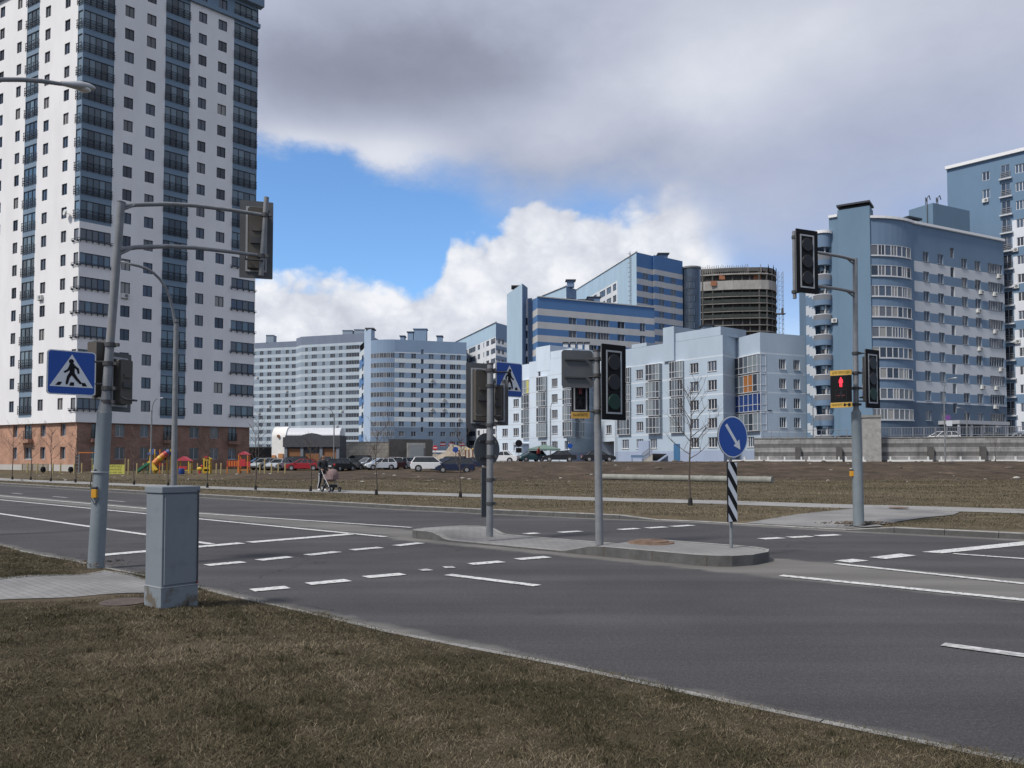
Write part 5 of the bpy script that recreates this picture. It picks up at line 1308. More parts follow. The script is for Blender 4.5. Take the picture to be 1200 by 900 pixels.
for i in (4, 6, 9): G.ac(w_, w_.u(1190, 300), Z10(i)-1.3)
uw = w_.u(1187, 300)
w_.build(G.mb, TZ-.5, z10, lambda u, z: M['b10_blue'] if u < uw or z > Z10(2)-.9 or (z-Z10(0)+.9) % 5.6 > 4.2 else M['b10_white'], [uw], [Z10(2)-.9]+[Z10(0)-.9+5.6*k+j for k in range(-9, 1) for j in (0, 4.2)])
for i in range(16):
    mb = MB(); c = w_.W((w_.u(1175, 300)+w_.u(1186.5, 300))/2, Z10(i)-1.32, -.25); mb.box(c+Vector((0, 0, 0)), (1.75, .45, .2), M['b9_pale'], w_.rz); G.part('balcony_slab', mb)
bb = [B10+Vector((14, 13)), A10+Vector((14, 13))]
pv = B10
for p in bb+[A10]: G.mb.face([(*pv, TZ-.5), (*p, TZ-.5), (*p, z10), (*pv, z10)], M['b10_blue']); pv = p
G.cap([A10, B10]+bb, z10)
mb = MB(); mb.box(w_.W(w_.L/2, z10+.25, -.05), (w_.L+.3, .7, .5), M['cornice'], w_.rz); G.part('cornice', mb)
G.finish()
# ================================================================== retaining wall, pillar, guard barrier, terrace fence
M['striped_stone'] = None
def striped_stone():
    m = bpy.data.materials.new('striped_stone'); m.use_nodes = True; t = m.node_tree; b = t.nodes['Principled BSDF']; b.inputs['Roughness'].default_value = .9
    tcn = t.nodes.new('ShaderNodeTexCoord'); sp_ = t.nodes.new('ShaderNodeSeparateXYZ'); t.links.new(tcn.outputs['Object'], sp_.inputs[0])
    d = t.nodes.new('ShaderNodeVectorMath'); d.operation = 'DOT_PRODUCT'; d.inputs[1].default_value = (dw.x, dw.y, 0); t.links.new(tcn.outputs['Object'], d.inputs[0])
    cm = t.nodes.new('ShaderNodeCombineXYZ'); t.links.new(d.outputs['Value'], cm.inputs[0]); t.links.new(sp_.outputs[2], cm.inputs[1])
    br_ = t.nodes.new('ShaderNodeTexBrick'); br_.offset = .5; br_.inputs['Scale'].default_value = 1; br_.inputs['Brick Width'].default_value = 1.; br_.inputs['Row Height'].default_value = .5; br_.inputs['Mortar Size'].default_value = .012
    br_.inputs['Color1'].default_value = (.30, .29, .28, 1); br_.inputs['Color2'].default_value = (.24, .235, .23, 1); br_.inputs['Mortar'].default_value = (.12, .118, .115, 1); t.links.new(cm.outputs[0], br_.inputs['Vector'])
    mm = t.nodes.new('ShaderNodeMath'); mm.operation = 'PINGPONG'; mm.inputs[1].default_value = .5; ad = t.nodes.new('ShaderNodeMath'); ad.operation = 'ADD'; ad.inputs[1].default_value = .08; t.links.new(sp_.outputs[2], ad.inputs[0]); t.links.new(ad.outputs[0], mm.inputs[0])
    gt = t.nodes.new('ShaderNodeMath'); gt.operation = 'GREATER_THAN'; gt.inputs[1].default_value = .25; t.links.new(mm.outputs[0], gt.inputs[0])
    n = t.nodes.new('ShaderNodeTexNoise'); n.inputs['Scale'].default_value = 1.2; n.inputs['Detail'].default_value = 9; n.inputs['Roughness'].default_value = .7; mp = t.nodes.new('ShaderNodeMapping'); mp.inputs['Scale'].default_value = (1, 1, .5); t.links.new(tcn.outputs['Object'], mp.inputs[0]); t.links.new(mp.outputs[0], n.inputs['Vector'])
    mr = t.nodes.new('ShaderNodeMapRange'); mr.inputs[1].default_value = .3; mr.inputs[2].default_value = .7; mr.inputs[3].default_value = .6; mr.inputs[4].default_value = 1.35; t.links.new(n.outputs['Fac'], mr.inputs[0])
    ml = t.nodes.new('ShaderNodeMath'); ml.operation = 'MULTIPLY_ADD'; t.links.new(gt.outputs[0], ml.inputs[0]); ml.inputs[1].default_value = -.52; ml.inputs[2].default_value = 1.
    m3 = t.nodes.new('ShaderNodeMath'); m3.operation = 'MULTIPLY'; t.links.new(ml.outputs[0], m3.inputs[0]); t.links.new(mr.outputs[0], m3.inputs[1])
    sc3 = t.nodes.new('ShaderNodeVectorMath'); sc3.operation = 'SCALE'; t.links.new(br_.outputs['Color'], sc3.inputs[0]); t.links.new(m3.outputs[0], sc3.inputs['Scale']); t.links.new(sc3.outputs[0], b.inputs['Base Color'])
    return m
M['striped_stone'] = striped_stone()
def wseg(a, b, z0, z1, th, m, name):
    a, b = Vector(a), Vector(b); d = b-a; mb = MB(); c = (a+b)/2; n_ = Vector((d.y, -d.x)).normalized(); c = c-n_*th/2
    mb.box((c.x, c.y, (z0+z1)/2), (d.length, th, z1-z0), m, math.atan2(d.y, d.x)); return mb
RW = lambda px: (lambda q: wallA+dw*q)( ((px-CX)/F*wallA.y-wallA.x)/(dw.x-(px-CX)/F*dw.y) )
t_ = thing('retaining_wall', 'long grey striped stone retaining wall along the top of the dirt bank', 'retaining wall', (wallA.x, wallA.y, 1.3))
wt = CAMZ+(540-513.5)/F*97
wseg(wallA, wallB, .8, wt, .5, M['striped_stone'], 'wall').build('wall', t_, -Vector(t_.location))
mb = wseg(wallA+nw*.06, wallB+nw*.06, wt+.003, wt+.12, .64, M['kerb'], 'coping'); mb.build('coping', t_, -Vector(t_.location))
for px in (935, 983, 1090, 1151):
    p = RW(px)+nw*.22; mb = MB(); mb.box((p.x, p.y, 2.2), (.62, .4, 2.1), M['dark_concrete'], math.atan2(dw.y, dw.x)); mb.build('buttress', t_, -Vector(t_.location))
p = RW(1020)+nw*.7
t_ = thing('stone_pillar', 'square grey stone pillar standing proud of the striped retaining wall', 'pillar', (p.x, p.y, 1.3))
M['pillar_stone'] = mat('pillar_stone', (.22, .215, .205), .9, (.33, .32, .30), 1.6, 8, .3, 12.)
zp = CAMZ+(540-489)/F*95
mb = MB(); mb.box((0, 0, (zp-1.3)/2-.2), (2.0, 1.3, zp-1.3+.4), M['pillar_stone'], R(-18)); mb.build('shaft', t_)
mb = MB(); mb.box((0, 0, zp-1.3+.14), (2.2, 1.5, .28), M['kerb'], R(-18)); mb.build('cap', t_)
M['guard_white'] = mat('guard_white', (.62, .62, .60), .6)
segs = [(852, 893, .2), (896, 942, 0), (944, 985, 0), (988, 1012, 0), (1037, 1089, 0), (1096, 1149, 0), (1157, 1215, 0), (1219, 1280, 0)]
for i, (a, b, _) in enumerate(segs):
    pa, pb_ = RW(a)+nw*1.5, RW(b)+nw*1.5
    lab = ['low white barrier rail lying before the wall end behind the striped post', 'low white barrier rail left of the mast behind the sapling row', 'low white barrier rail just left of the right-hand signal mast', 'short white barrier rail between the signal mast and the stone pillar',
           'low white barrier rail directly right of the stone pillar', 'low white barrier rail under the white car on the terrace', 'low white barrier rail at the right frame edge', 'white barrier rail past the frame edge'][i]
    gz = hfar((pa.x+pb_.x)/2, (pa.y+pb_.y)/2)
    t_ = thing('barrier_rail', lab, 'barrier', (pa.x, pa.y, gz), 0, 'white barrier rails at the foot of the retaining wall')
    mb = wseg((0, 0), pb_-pa, -.05, .22, .12, M['guard_white'], 'rail'); mb.build('rail', t_)
    for k in range(3): q = (pb_-pa)*(.08+.42*k); mb = MB(); mb.box((q.x, q.y+.2, .22), (.14, .14, .75), M['guard_white']); mb.build('post', t_)
    
t_ = thing('terrace_fence', 'thin grey metal railing on top of the retaining wall', 'railing', (wallA.x, wallA.y, wt))
mb = MB(); a, b = RW(1033)-nw*1.4, RW(1330)-nw*1.4; dl_ = b-a
for zz in (.35, 1.25): mb.tube([(*a, wt+zz), (*b, wt+zz)], .035, M['rail_grey'], 5)
mb.build('rail', t_, -Vector(t_.location))
mb = MB()
for k in range(150): q = a+dl_*k/149; mb.box((q.x, q.y, wt+.8), (.03, .03, .9), M['rail_grey'])
mb.build('bars', t_, -Vector(t_.location))
for k in range(22): q = a+dl_*k/21; mb = MB(); mb.box((q.x, q.y, wt+.65), (.08, .08, 1.3), M['rail_grey']); mb.build('post', t_, -Vector(t_.location))
t_ = thing('terrace_fence', 'short grey railing left of the stone pillar, at the foot of the blue block', 'railing', (wallA.x, wallA.y, wt))
mb = MB(); a, b = RW(895)-nw*1.4, RW(1005)-nw*1.4; dl_ = b-a
for zz in (.35, 1.05): mb.tube([(*a, wt+zz), (*b, wt+zz)], .03, M['rail_grey'], 5)
mb.build('rail', t_, -Vector(t_.location))
for k in range(12): q = a+dl_*k/11; mb = MB(); mb.box((q.x, q.y, wt+.5), (.06, .06, 1.1), M['rail_grey']); mb.build('post', t_, -Vector(t_.location))
# ================================================================== middle stone wall, dark wall with garage door, sand heap
M['rubble_stone'] = brick_mat('rubble_stone', (.34, .315, .27), (.26, .24, .21), (.19, .178, .16), 1.1, .55, .03, (1, 0))
a, b = Vector(at(396, 122)), Vector(at(456, 120)); gz = .7
t_ = thing('stone_wall', 'pale stone block retaining wall behind the parked cars', 'retaining wall', (a.x, a.y, gz))
zw = CAMZ+(540-518.5)/F*120
wseg(a, b, 0, zw, .6, M['rubble_stone'], '').build('wall', t_, -Vector(t_.location)); wseg(a+Vector((0, -.06)), b+Vector((0, -.06)), zw+.003, zw+.15, .75, M['kerb'], '').build('coping', t_, -Vector(t_.location))
a, b = Vector(at(456.5, 119)), Vector(at(507, 121)); zw = CAMZ+(540-514.5)/F*119
t_ = thing('garage_wall', 'dark brown rendered wall with a grey roller door in a pale surround', 'garage wall', (a.x, a.y, gz))
M['dark_render'] = mat('dark_render', (.060, .056, .055), .9, (.085, .08, .078), .8, 6)
wseg(a, b, 0, zw, .7, M['dark_render'], '').build('wall', t_, -Vector(t_.location))
a2, b2 = Vector(at(477.5, 117.6)), Vector(at(498.5, 118.4)); c2_ = (a2+b2)/2
mb = wseg(a2, b2, .2, CAMZ+(540-519)/F*118, .5, M['pillar_stone'], ''); mb.build('surround', t_, -Vector(t_.location))
M['roller'] = mat('roller_door', (.20, .21, .22), .6, (.24, .25, .26), 3., stretch=(.1, .1, 8))
mb = wseg(Vector(at(480.5, 117.4)), Vector(at(496.5, 118.)), .3, CAMZ+(540-521.5)/F*118, .2, M['roller'], ''); mb.build('roller_door', t_, -Vector(t_.location))
a, b = Vector(at(290, 128)), Vector(at(322, 126)); t_ = thing('stone_wall', 'dark shaded wall glimpsed between the brick base of the tower and the kiosk', 'retaining wall', (a.x, a.y, gz))
wseg(a, b, 0, 3.6, .6, M['dark_render'], '').build('wall', t_, -Vector(t_.location)); wseg(a, b, 3.603, 3.75, .7, M['kerb'], '').build('coping', t_, -Vector(t_.location))
mb = MB(); n = 26; M['sand'] = mat('sand_heap', (.33, .27, .20), .95, (.46, .40, .32), .9, 9, .7, 6.)
cx_, cy_ = at(524, 128)
for i in range(n):
    for j in range(12):
        def hp_(i, j):
            x = -6.2+12.4*i/n; y = -3.5+7*j/12; e = max(0, 1-(x/6.2)**2-(y/3.5)**2)
            return (cx_+x, cy_+y, .9+2.9*e**.7*(.8+.3*hnoise(x*1.5, y*2))*(1+.25*math.tanh(x)))
        mb.face([hp_(i, j), hp_(i+1, j), hp_(i+1, j+1), hp_(i, j+1)], M['sand'], True)
o = mb.build('sand_heap'); tag(o, 'heap of pale sand beside the dark garage wall', 'sand heap')
# ================================================================== kiosk : small substation with a barrel roof
M['kiosk_white'] = mat('kiosk_white', (.74, .73, .70), .8, (.68, .67, .64), 2.); M['kiosk_grey'] = mat('kiosk_grey', (.050, .052, .060), .8, (.066, .069, .078), 2.); M['kiosk_col'] = mat('kiosk_column', (.16, .175, .20), .8)
M['shutter'] = mat('brown_shutter', (.19, .085, .035), .6, (.23, .105, .045), 4., stretch=(.2, .2, 6)); M['sheet_roof'] = mat('sheet_roof', (.48, .49, .52), .45, (.55, .56, .59), 1.5, metal=.0, stretch=(8, 1, 1))
K0 = Vector(at(334, 108)); kw = 7.3; kd = 3.4
t_ = thing('kiosk', 'small white barrel roofed kiosk with dark fascia and brown shutters, behind the red car', 'kiosk', (K0.x, K0.y, .4), R(-3))
kh = 4.35
mb = MB(); mb.box((kw/2, 1.7, kh/2+.1), (kw, kd, kh+.2), M['kiosk_grey']); mb.build('wall', t_)
def barrel(x0, x1, m):
    q = MB(); n = 16; prof = [(-1.5*math.cos(math.pi*i/n)+1.7, kh-.2+1.45*math.sin(math.pi*i/n)) for i in range(n+1)]
    full = [(-.0+.2, -.1)]+prof+[(3.2, -.1)] if m is M['kiosk_white'] else prof
    for (a, b), (c, d) in zip(full[:-1], full[1:]): q.face([(x0, a, b), (x1, a, b), (x1, c, d), (x0, c, d)], m, m is not M['kiosk_white'])
    for x in (x0, x1): q.face([(x, a, b) for a, b in full], m)
    return q
kside = MB()
n = 16
# the gable end projects to the left, facing left
prof = [(.05, -.1)]+[(1.7-1.65*math.cos(math.pi*i/n), kh-.1+1.5*math.sin(math.pi*i/n)) for i in range(n+1)]+[(3.35, -.1)]
for (a, b), (c, d) in zip(prof[:-1], prof[1:]): kside.face([(-1.9, a+.3, b), (.05, a, b), (.05, c, d), (-1.9, c+.3, d)], M['kiosk_white'])
kside.face([(-1.9, a+.3, b) for a, b in prof], M['kiosk_white']); kside.face([(.05, a, b) for a, b in prof], M['kiosk_white']); kside.build('gable_end', t_)
barrel(.06, kw-.1, M['sheet_roof']).build('roof', t_)
mb = MB(); pts = [(-.15, kh-1.35), (kw+.15, kh-1.35), (kw+.15, kh-.05)]+[(kw*(1-i/12), kh-.05+.55*math.exp(-((i/12-.5)/.2)**2)) for i in range(1, 12)]+[(-.15, kh-.05)]
mb.slab(pts, -.45, -.02, M['kiosk_grey']); mb.build('fascia', t_)
for x in (.2, 2.35, 4.9, 7.1): mb = MB(); mb.box((x, -.14, kh/2-.68), (.38, .3, kh-1.36), M['kiosk_col']); mb.build('column', t_)
for x, w_, h_ in ((1.27, 1.7, 2.75), (3.62, 1.95, 2.1), (6.0, 1.7, 2.75)): mb = MB(); mb.box((x, -.03, h_/2+.05), (w_, .08, h_), M['shutter']); mb.build('shutter', t_)
M['tan_door'] = mat('tan_door', (.45, .22, .09), .6)
for z, h_, xx, w_ in ((1.0, 1.9, -1.55, .5), (1.75, .8, -.55, .65)): mb = MB(); mb.box((xx, .02+(.3 if xx < -1 else .1)-.13*0, z), (w_, .5, h_), M['tan_door']); mb.build('door' if h_ > 1 else 'hatch', t_)
kz = MB()
mb = MB(); mb.tube([(-.93, .2, kh+.1), (-.93, .0, kh+.1)], .2, M['shutter'], 14); mb.build('vent_grille', t_)
# ================================================================== street furniture
M['galv'] = mat('galvanised', (.145, .152, .16), .55, (.19, .198, .208), 6., 6, .06, 30., spec=.4, dirt=((.20, .19, .18), 2.5, .58, .75)); M['pole_blue'] = mat('pole_paint', (.148, .174, .190), .6, (.176, .202, .22), 3., 7, .08, 25., dirt=((.17, .165, .155), 3.2, .58, .72))
M['pole_dark'] = mat('pole_grey', (.15, .16, .17), .6, (.19, .20, .21), 4., 6, .06, 30.)
M['cabinet'] = mat('cabinet_paint', (.158, .180, .200), .6, (.182, .203, .222), 1.4, 9, .06, 50., dirt=((.135, .155, .175), 5.5, .54, .74))
M['black'] = mat('black_plate', (.010, .0105, .012), .75, spec=.12); M['plate_grey'] = mat('plate_grey', (.082, .085, .089), .6, (.098, .101, .106), 3., spec=.25); M['housing'] = mat('housing', (.074, .067, .058), .65, (.09, .082, .072), 3., spec=.25)
M['border'] = mat('pale_border', (.32, .33, .34), .5); M['lens_dark'] = mat('dark_lens', (.020, .020, .022), .4, spec=.2); M['lens_green'] = mat('green_lens', (.012, .036, .026), .4, spec=.2); M['lens_bg'] = mat('lens_panel', (.010, .010, .011), .6, spec=.12)
M['sign_blue'] = mat('sign_blue', (.008, .060, .30), .35, spec=.4); M['sign_white'] = mat('sign_white', (.62, .64, .66), .4); M['sign_black'] = mat('sign_black', (.010, .010, .012), .6, spec=.15); M['sign_back'] = mat('sign_back', (.080, .086, .092), .6, (.098, .104, .11), 2.5, spec=.25)
M['amber'] = mat('amber_plate', (.50, .31, .055), .5); M['amber_dull'] = mat('amber_plate_dull', (.42, .25, .05), .55); M['red_on'] = mat('red_led', (.5, .02, .03), .5, emit=(1, .03, .06), es=1.4); M['red_off'] = mat('red_led_dim', (.17, .03, .035), .5)
M['button_yellow'] = mat('button_yellow', (.55, .27, .02), .45); M['dark_clamp'] = mat('dark_clamp', (.05, .05, .052), .6)
M['lamp_head'] = mat('lamp_head', (.36, .37, .38), .4, metal=.2); M['lamp_glass'] = mat('lamp_glass', (.6, .6, .58), .2)
Nr = Vector((.66, -.75)); Nl = -Nr                     # which way the signals face along this road
def rrect(w, h, r, n=4):
    P = []
    for cx_, cz_, a0 in ((w/2-r, h/2-r, 0), (-w/2+r, h/2-r, 90), (-w/2+r, -h/2+r, 180), (w/2-r, -h/2+r, 270)):
        for i in range(n+1): a = R(a0+90*i/n); P.append((cx_+r*math.cos(a), cz_+r*math.sin(a)))
    return P
def loc_to(root, p): return Matrix.Rotation(-root.rotation_euler.z, 4, 'Z') @ (Vector(p)-Vector(root.location))
def signal(root, p, N, W_=.62, H=1.38, lens=True, name='signal_head', green=True, label=None, ped=False, plate=True):
    rz = facing(N)-root.rotation_euler.z; l = loc_to(root, p)
    bw, bh = (W_*.64, H*.84) if not ped else (W_*.74, H*.86)
    mb = MB(); mb.slab([(x, z) for x, z in rrect(W_, H, .015)], -.012, .012, M['plate_grey'], M['black'])
    mb.slab(rrect(bw-.08, bh-.08, .03), .013, .16, M['housing'])
    o = mb.build(name, root, l, rz)
    if label: o['label'] = label
    mb = MB()
    for y0, y1 in ((-.020, -.013), (.0135, .03)):
        for s in (-1, 1): mb.box((s*(bw/2-.015), (y0+y1)/2, 0), (.032, y1-y0, bh), M['border']); mb.box((0, (y0+y1)/2, s*(bh/2-.015)), (bw-.062, y1-y0, .032), M['border'])
    mb.build('border', o)
    mb = MB()
    mb.box((0, .175, -.05), (bw*.55, .03, bh*.1), M['dark_clamp']); mb.box((0, .17, bh*.12), (bw*.4, .02, .05), M['housing'])
    mb.tube([(-bw*.3, .17, -bh*.36), (-bw*.3, .26, -bh*.37), (bw*.5, .28, -bh*.37), (bw*.5, .2, -bh*.3)], .018, M['dark_clamp'], 6); mb.build('bracket', o)
    if lens:
        r = H*.107
        for k in (-1, 0, 1):
            q = MB(); n = 26; m = M['lens_green'] if (k == -1 and green) else M['lens_dark']
            q.tube([(0, -.0135, k*H*.262), (0, -.03, k*H*.262), (0, -.036, k*H*.262)], [r, r, r*.93], m, n); q.build('lens', o)
        q = MB(); q.face([(-bw/2+.035, -.0125, -bh/2+.035), (bw/2-.035, -.0125, -bh/2+.035), (bw/2-.035, -.0125, bh/2-.035), (-bw/2+.035, -.0125, bh/2-.035)], M['lens_bg']); q.build('lens_panel', o)
    return o
def turned(p, f, side):
    v = Vector((-p[0], -p[1])).normalized(); a = math.acos(f)*side
    return Vector((v.x*math.cos(a)-v.y*math.sin(a), v.x*math.sin(a)+v.y*math.cos(a)))
def stroke(mb, a, b, w, y, m, w2=None):
    w2 = w2 or w; a, b = Vector(a), Vector(b); d = (b-a).normalized(); n = Vector((-d.y, d.x)); P = []
    for i in range(7): t = -math.pi/2+math.pi*i/6; v = n*math.cos(t+math.pi/2)*0
    th = math.atan2(d.y, d.x)
    for i in range(7): t = th+math.pi/2+math.pi*i/6; P.append((a.x+w/2*math.cos(t), a.y+w/2*math.sin(t)))
    for i in range(7): t = th-math.pi/2+math.pi*i/6; P.append((b.x+w2/2*math.cos(t), b.y+w2/2*math.sin(t)))
    mb.flat(P, y, m)
def walking_man(mb, y, s, m, ox=0, oz=0, mirror=1):
    def q(x, z): return (ox+x*s*mirror, oz+z*s)
    mb.disc(q(.02, .37), .075*s, y, m, 14)
    segs = [((.0, .24), (-.01, .02), .13, .11), ((-.05, .23), (-.17, .14), .06, .055), ((-.17, .14), (-.19, .02), .055, .05), ((.04, .22), (.12, .08), .055, .05), ((.12, .08), (.20, .03), .05, .05),
            ((.02, .0), (.10, -.13), .085, .07), ((.10, -.13), (.14, -.33), .07, .055), ((-.02, .0), (-.12, -.15), .085, .07), ((-.12, -.15), (-.25, -.30), .07, .055)]
    for i, (a, b, w, w2) in enumerate(segs): stroke(mb, q(*a), q(*b), w*s*1.3, y-.0004*(i+1), m, w2*s*1.3)
def crossing_sign(root, p, N, S=.70, mirror=1, label=None):
    l = loc_to(root, p); rz = facing(N)-root.rotation_euler.z
    mb = MB(); mb.slab(rrect(S, S, .05), -.012, .012, M['sign_back'], M['sign_white']); o = mb.build('crossing_sign', root, l, rz)
    if label: o['label'] = label
    mb = MB(); mb.flat(rrect(S-.03, S-.03, .04), -.0145, M['sign_blue']); mb.build('blue_field', o)
    k = S/.7; mb = MB(); mb.flat([(-.315*k, -.225*k), (.315*k, -.225*k), (0, .295*k)], -.0170, M['sign_white']); mb.build('triangle', o)
    mb = MB(); walking_man(mb, -.0195, .50*k, M['sign_black'], .0, -.005, mirror)
    for x in (-.20, .0, .19):
        d = -x*.28; mb.flat([((x-.035)*k, -.205*k), ((x+.035)*k, -.205*k), ((x+.035+d*.55)*k, -.150*k), ((x-.02+d*.55)*k, -.150*k)], -.0196, M['sign_black'])
    mb.build('pictogram', o)
    mb = MB()
    for z in (-.15, .15): mb = MB(); mb.box((0, .03, z*k), (.5*k, .03, .03), M['dark_clamp']); mb.build('bracket', o)
    return o
def ped_signal(root, p, N, H=.62, W_=.46, red='on', name='pedestrian_signal', top=None, bottom=None, hand=False, label=None, amber=None):
    l = loc_to(root, p); rz = facing(N)-root.rotation_euler.z; amber = amber or M['amber']
    mb = MB(); mb.slab(rrect(W_, H, .015), -.012, .012, M['plate_grey'], M['black']); mb.slab(rrect(W_*.7, H*.92, .02), .013, .14, M['housing']); o = mb.build(name, root, l, rz)
    if label: o['label'] = label
    if red:
        mb = MB(); m = M['red_on'] if red == 'on' else M['red_off']; z0 = H*.25; s = H*.42; y = -.016
        mb.disc((0, z0+.36*s), .07*s, y, m, 12)
        for i, (a, b, w) in enumerate([((0, .24), (0, .02), .2), ((-.11, .22), (-.14, -.05), .075), ((.11, .22), (.14, -.05), .075), ((-.055, .0), (-.065, -.38), .1), ((.055, .0), (.065, -.38), .1)]):
            stroke(mb, (a[0]*s, z0+a[1]*s), (b[0]*s, z0+b[1]*s), w*s, y-.0005*(i+1), m)
        mb.build('red_man', o)
        mb = MB(); walking_man(mb, -.016, H*.40, M['lens_dark'], 0, -H*.24)
        for s_ in (-1, 1): mb.box((s_*W_*.26, -.016, -H*.24), (.012, .004, H*.40), M['lens_dark'])
        mb.box((0, -.016, -.01-H*.03), (W_*.52, .004, .012), M['lens_dark']); mb.build('walking_man', o)
        if red == 'on':
            mb = MB()
            for x in (-.09, -.065, -.04, .03, .055, .08): mb.box((x, -.019, -H*.25), (.018, .004, .020), M['red_off'])
            mb.build('countdown', o)
        else:
            mb = MB()
            for s_ in (-1, 1): mb.box((s_*W_*.34, -.018, 0), (.025, .008, H*.94), M['border']); mb.box((0, -.018, s_*H*.455), (W_*.68-.026, .008, .025), M['border'])
            mb.build('border', o)
    for txt, zc, h_ in ((top, H/2+.065, .12), (bottom, -H/2-.065, .12)):
        if not txt: continue
        mb = MB(); mb.slab(rrect(W_+.01, h_, .01), -.014, .010, amber)
        if hand:
            pass
        x0 = 0 if not (hand and zc < 0) else -W_*.2
        text_mb(mb, txt, .075, x0, zc*0, -.0165, M['sign_black'], W_*(.82 if x0 == 0 else .5))
        if hand and zc < 0:
            s = .05; q = W_*.17
            mb.disc((q, -.005), .028, -.0165, M['sign_black'], 14); stroke(mb, (q, .008), (q+.06, .008), .018, -.0168, M['sign_black']); stroke(mb, (q-.02, .02), (q+.01, .035), .016, -.0171, M['sign_black'])
            mb.disc((W_*.38, 0), .032, -.0165, M['sign_black'], 16, .042)
        mb.build('text_plate', o, (0, 0, zc))
    return o
def clamp(root, p, r, m=None):
    mb = MB(); l = loc_to(root, p); mb.tube([l+Vector((0, 0, -.03)), l+Vector((0, 0, .03))], r+.018, m or M['dark_clamp'], 14); mb.box(l+Vector((r+.03, 0, 0)), (.07, .05, .05), m or M['dark_clamp']); return mb.build('clamp', root)
def link(root, a, b, r=.018, m=None, name='bracket'):
    mb = MB(); mb.tube([loc_to(root, a), loc_to(root, b)], r, m or M['dark_clamp'], 7); return mb.build(name, root)
# ---------------------------------------------------------------- left signal mast
bx, by, _ = GP(113, 661, .07); L0 = Vector((bx, by, .05)); YL = by
t_ = thing('traffic_signal_mast', 'leaning grey signal mast with two curved arms, in front of the tower', 'traffic signal', L0)
top_ = PD(142, 237, YL); knee = PD(122.5, 484, YL); neck = PD(124.3, 462, YL)
ax = (top_-L0)
mb = MB(); b0 = loc_to(t_, PD(112.5, 662, YL)); mb.tube([b0-Vector((0, 0, .1)), b0, loc_to(t_, knee)], [.118, .115, .103], M['pole_blue'], 12, smooth=True); o = mb.build('lower_pole', t_)
mb = MB(); mb.tube([loc_to(t_, knee), loc_to(t_, knee.lerp(neck, .1)), loc_to(t_, neck), loc_to(t_, top_)], [.103, .095, .062, .058], M['galv'], 12); mb.tube([loc_to(t_, top_), loc_to(t_, top_)+Vector((.002, 0, .012))], [.064, .064], M['galv'], 12); mb.build('upper_pole', t_)
mb = MB(); q = loc_to(t_, PD(117.5, 553, YL)); mb.tube([q-Vector((.0, 0, .01)), q+Vector((.001, 0, .012))], .126, M['border'], 14); mb.build('collar', t_)
q = loc_to(t_, PD(115.6, 578, YL)); mb = MB(); mb.box(q+Vector((.0, -.125, .0)), (.075, .05, .13), M['button_yellow']); mb.box(q+Vector((0, -.125, .085)), (.08, .06, .035), M['dark_clamp']); bevel(mb.build('push_button', t_), .008)
mb = MB(); mb.tube([q+Vector((-.055, -.09, .0)), q+Vector((-.09, -.07, .12)), q+Vector((-.06, -.085, .3)), q+Vector((.0, -.11, .36)), q+Vector((.06, -.085, .3))], .008, M['dark_clamp'], 5); mb.tube([q+Vector((-.06, -.1, -.07)), q+Vector((0, -.12, -.16)), q+Vector((.06, -.1, -.07))], .006, M['dark_clamp'], 5); mb.build('cable', t_)
YH = YL+1.55
def arm(root, pix, Y0, Y1, r0, r1, m):
    pts = [PD(a, b, Y0+(Y1-Y0)*(a-pix[0][0])/(pix[-1][0]-pix[0][0])) for a, b in pix]
    mb = MB(); mb.tube([loc_to(root, p) for p in pts], [r0+(r1-r0)*i/(len(pts)-1) for i in range(len(pts))], m, 10); mb.build('arm', root); return pts
arm(t_, [(143, 241.5), (160, 239.8), (195, 239), (230, 241), (270, 246), (311, 252.5)], YL, YH-.12, .036, .03, M['galv'])
arm(t_, [(140, 292.5), (160, 289.8), (195, 288.6), (230, 290.5), (270, 295), (307, 299.8)], YL, YH-.12, .036, .03, M['galv'])
for a, b, c, d in ((143, 246, 158, 240.5), (140.5, 298, 155, 291)): link(t_, PD(a, b, YL), PD(c, d, YL+.1), .018, M['galv'], 'gusset')
mb = MB(); mb.tube([loc_to(t_, PD(312.3, 231, YH-.14)), loc_to(t_, PD(305.8, 323, YH-.14))], .042, M['galv'], 10); mb.build('drop_pipe', t_)
h_ = (PD(302, 236, YH)-PD(298.5, 324, YH)).length
signal(t_, PD(300.5, 281, YH+.03), Vector((-.30, .954)), .54, 1.32, name='signal_head', label='large signal head hung from the arms, seen from behind')
for a, b in ((311, 252), (306.5, 300)): clamp(t_, PD(a, b, YH-.14), .045)
crossing_sign(t_, PD(83.8, 437, YL-.30), turned(PD(83, 437, YL), .97, 1), .645, -1)
for a, b, c, d in ((84, 424, 126, 424), (84, 450, 124, 450)): link(t_, PD(a, b, YL-.26), PD(c, d, YL), .016)
signal(t_, PD(138.5, 448, YL+.28), Vector((-.95, .30)), .50, .90, name='side_signal', lens=True)
ped_signal(t_, PD(117, 433, YL+.34), Vector((.45, .89)), .9, .30, red=None)
for a, b in ((127, 426), (125.5, 455), (124.3, 471), (129.5, 404)): clamp(t_, PD(a, b, YL), .062)
link(t_, PD(127, 426, YL), PD(137, 426, YL+.25), .016); link(t_, PD(125, 471, YL), PD(137, 471, YL+.25), .016); link(t_, PD(124.5, 469, YL), PD(112, 466, YL+.3), .025)
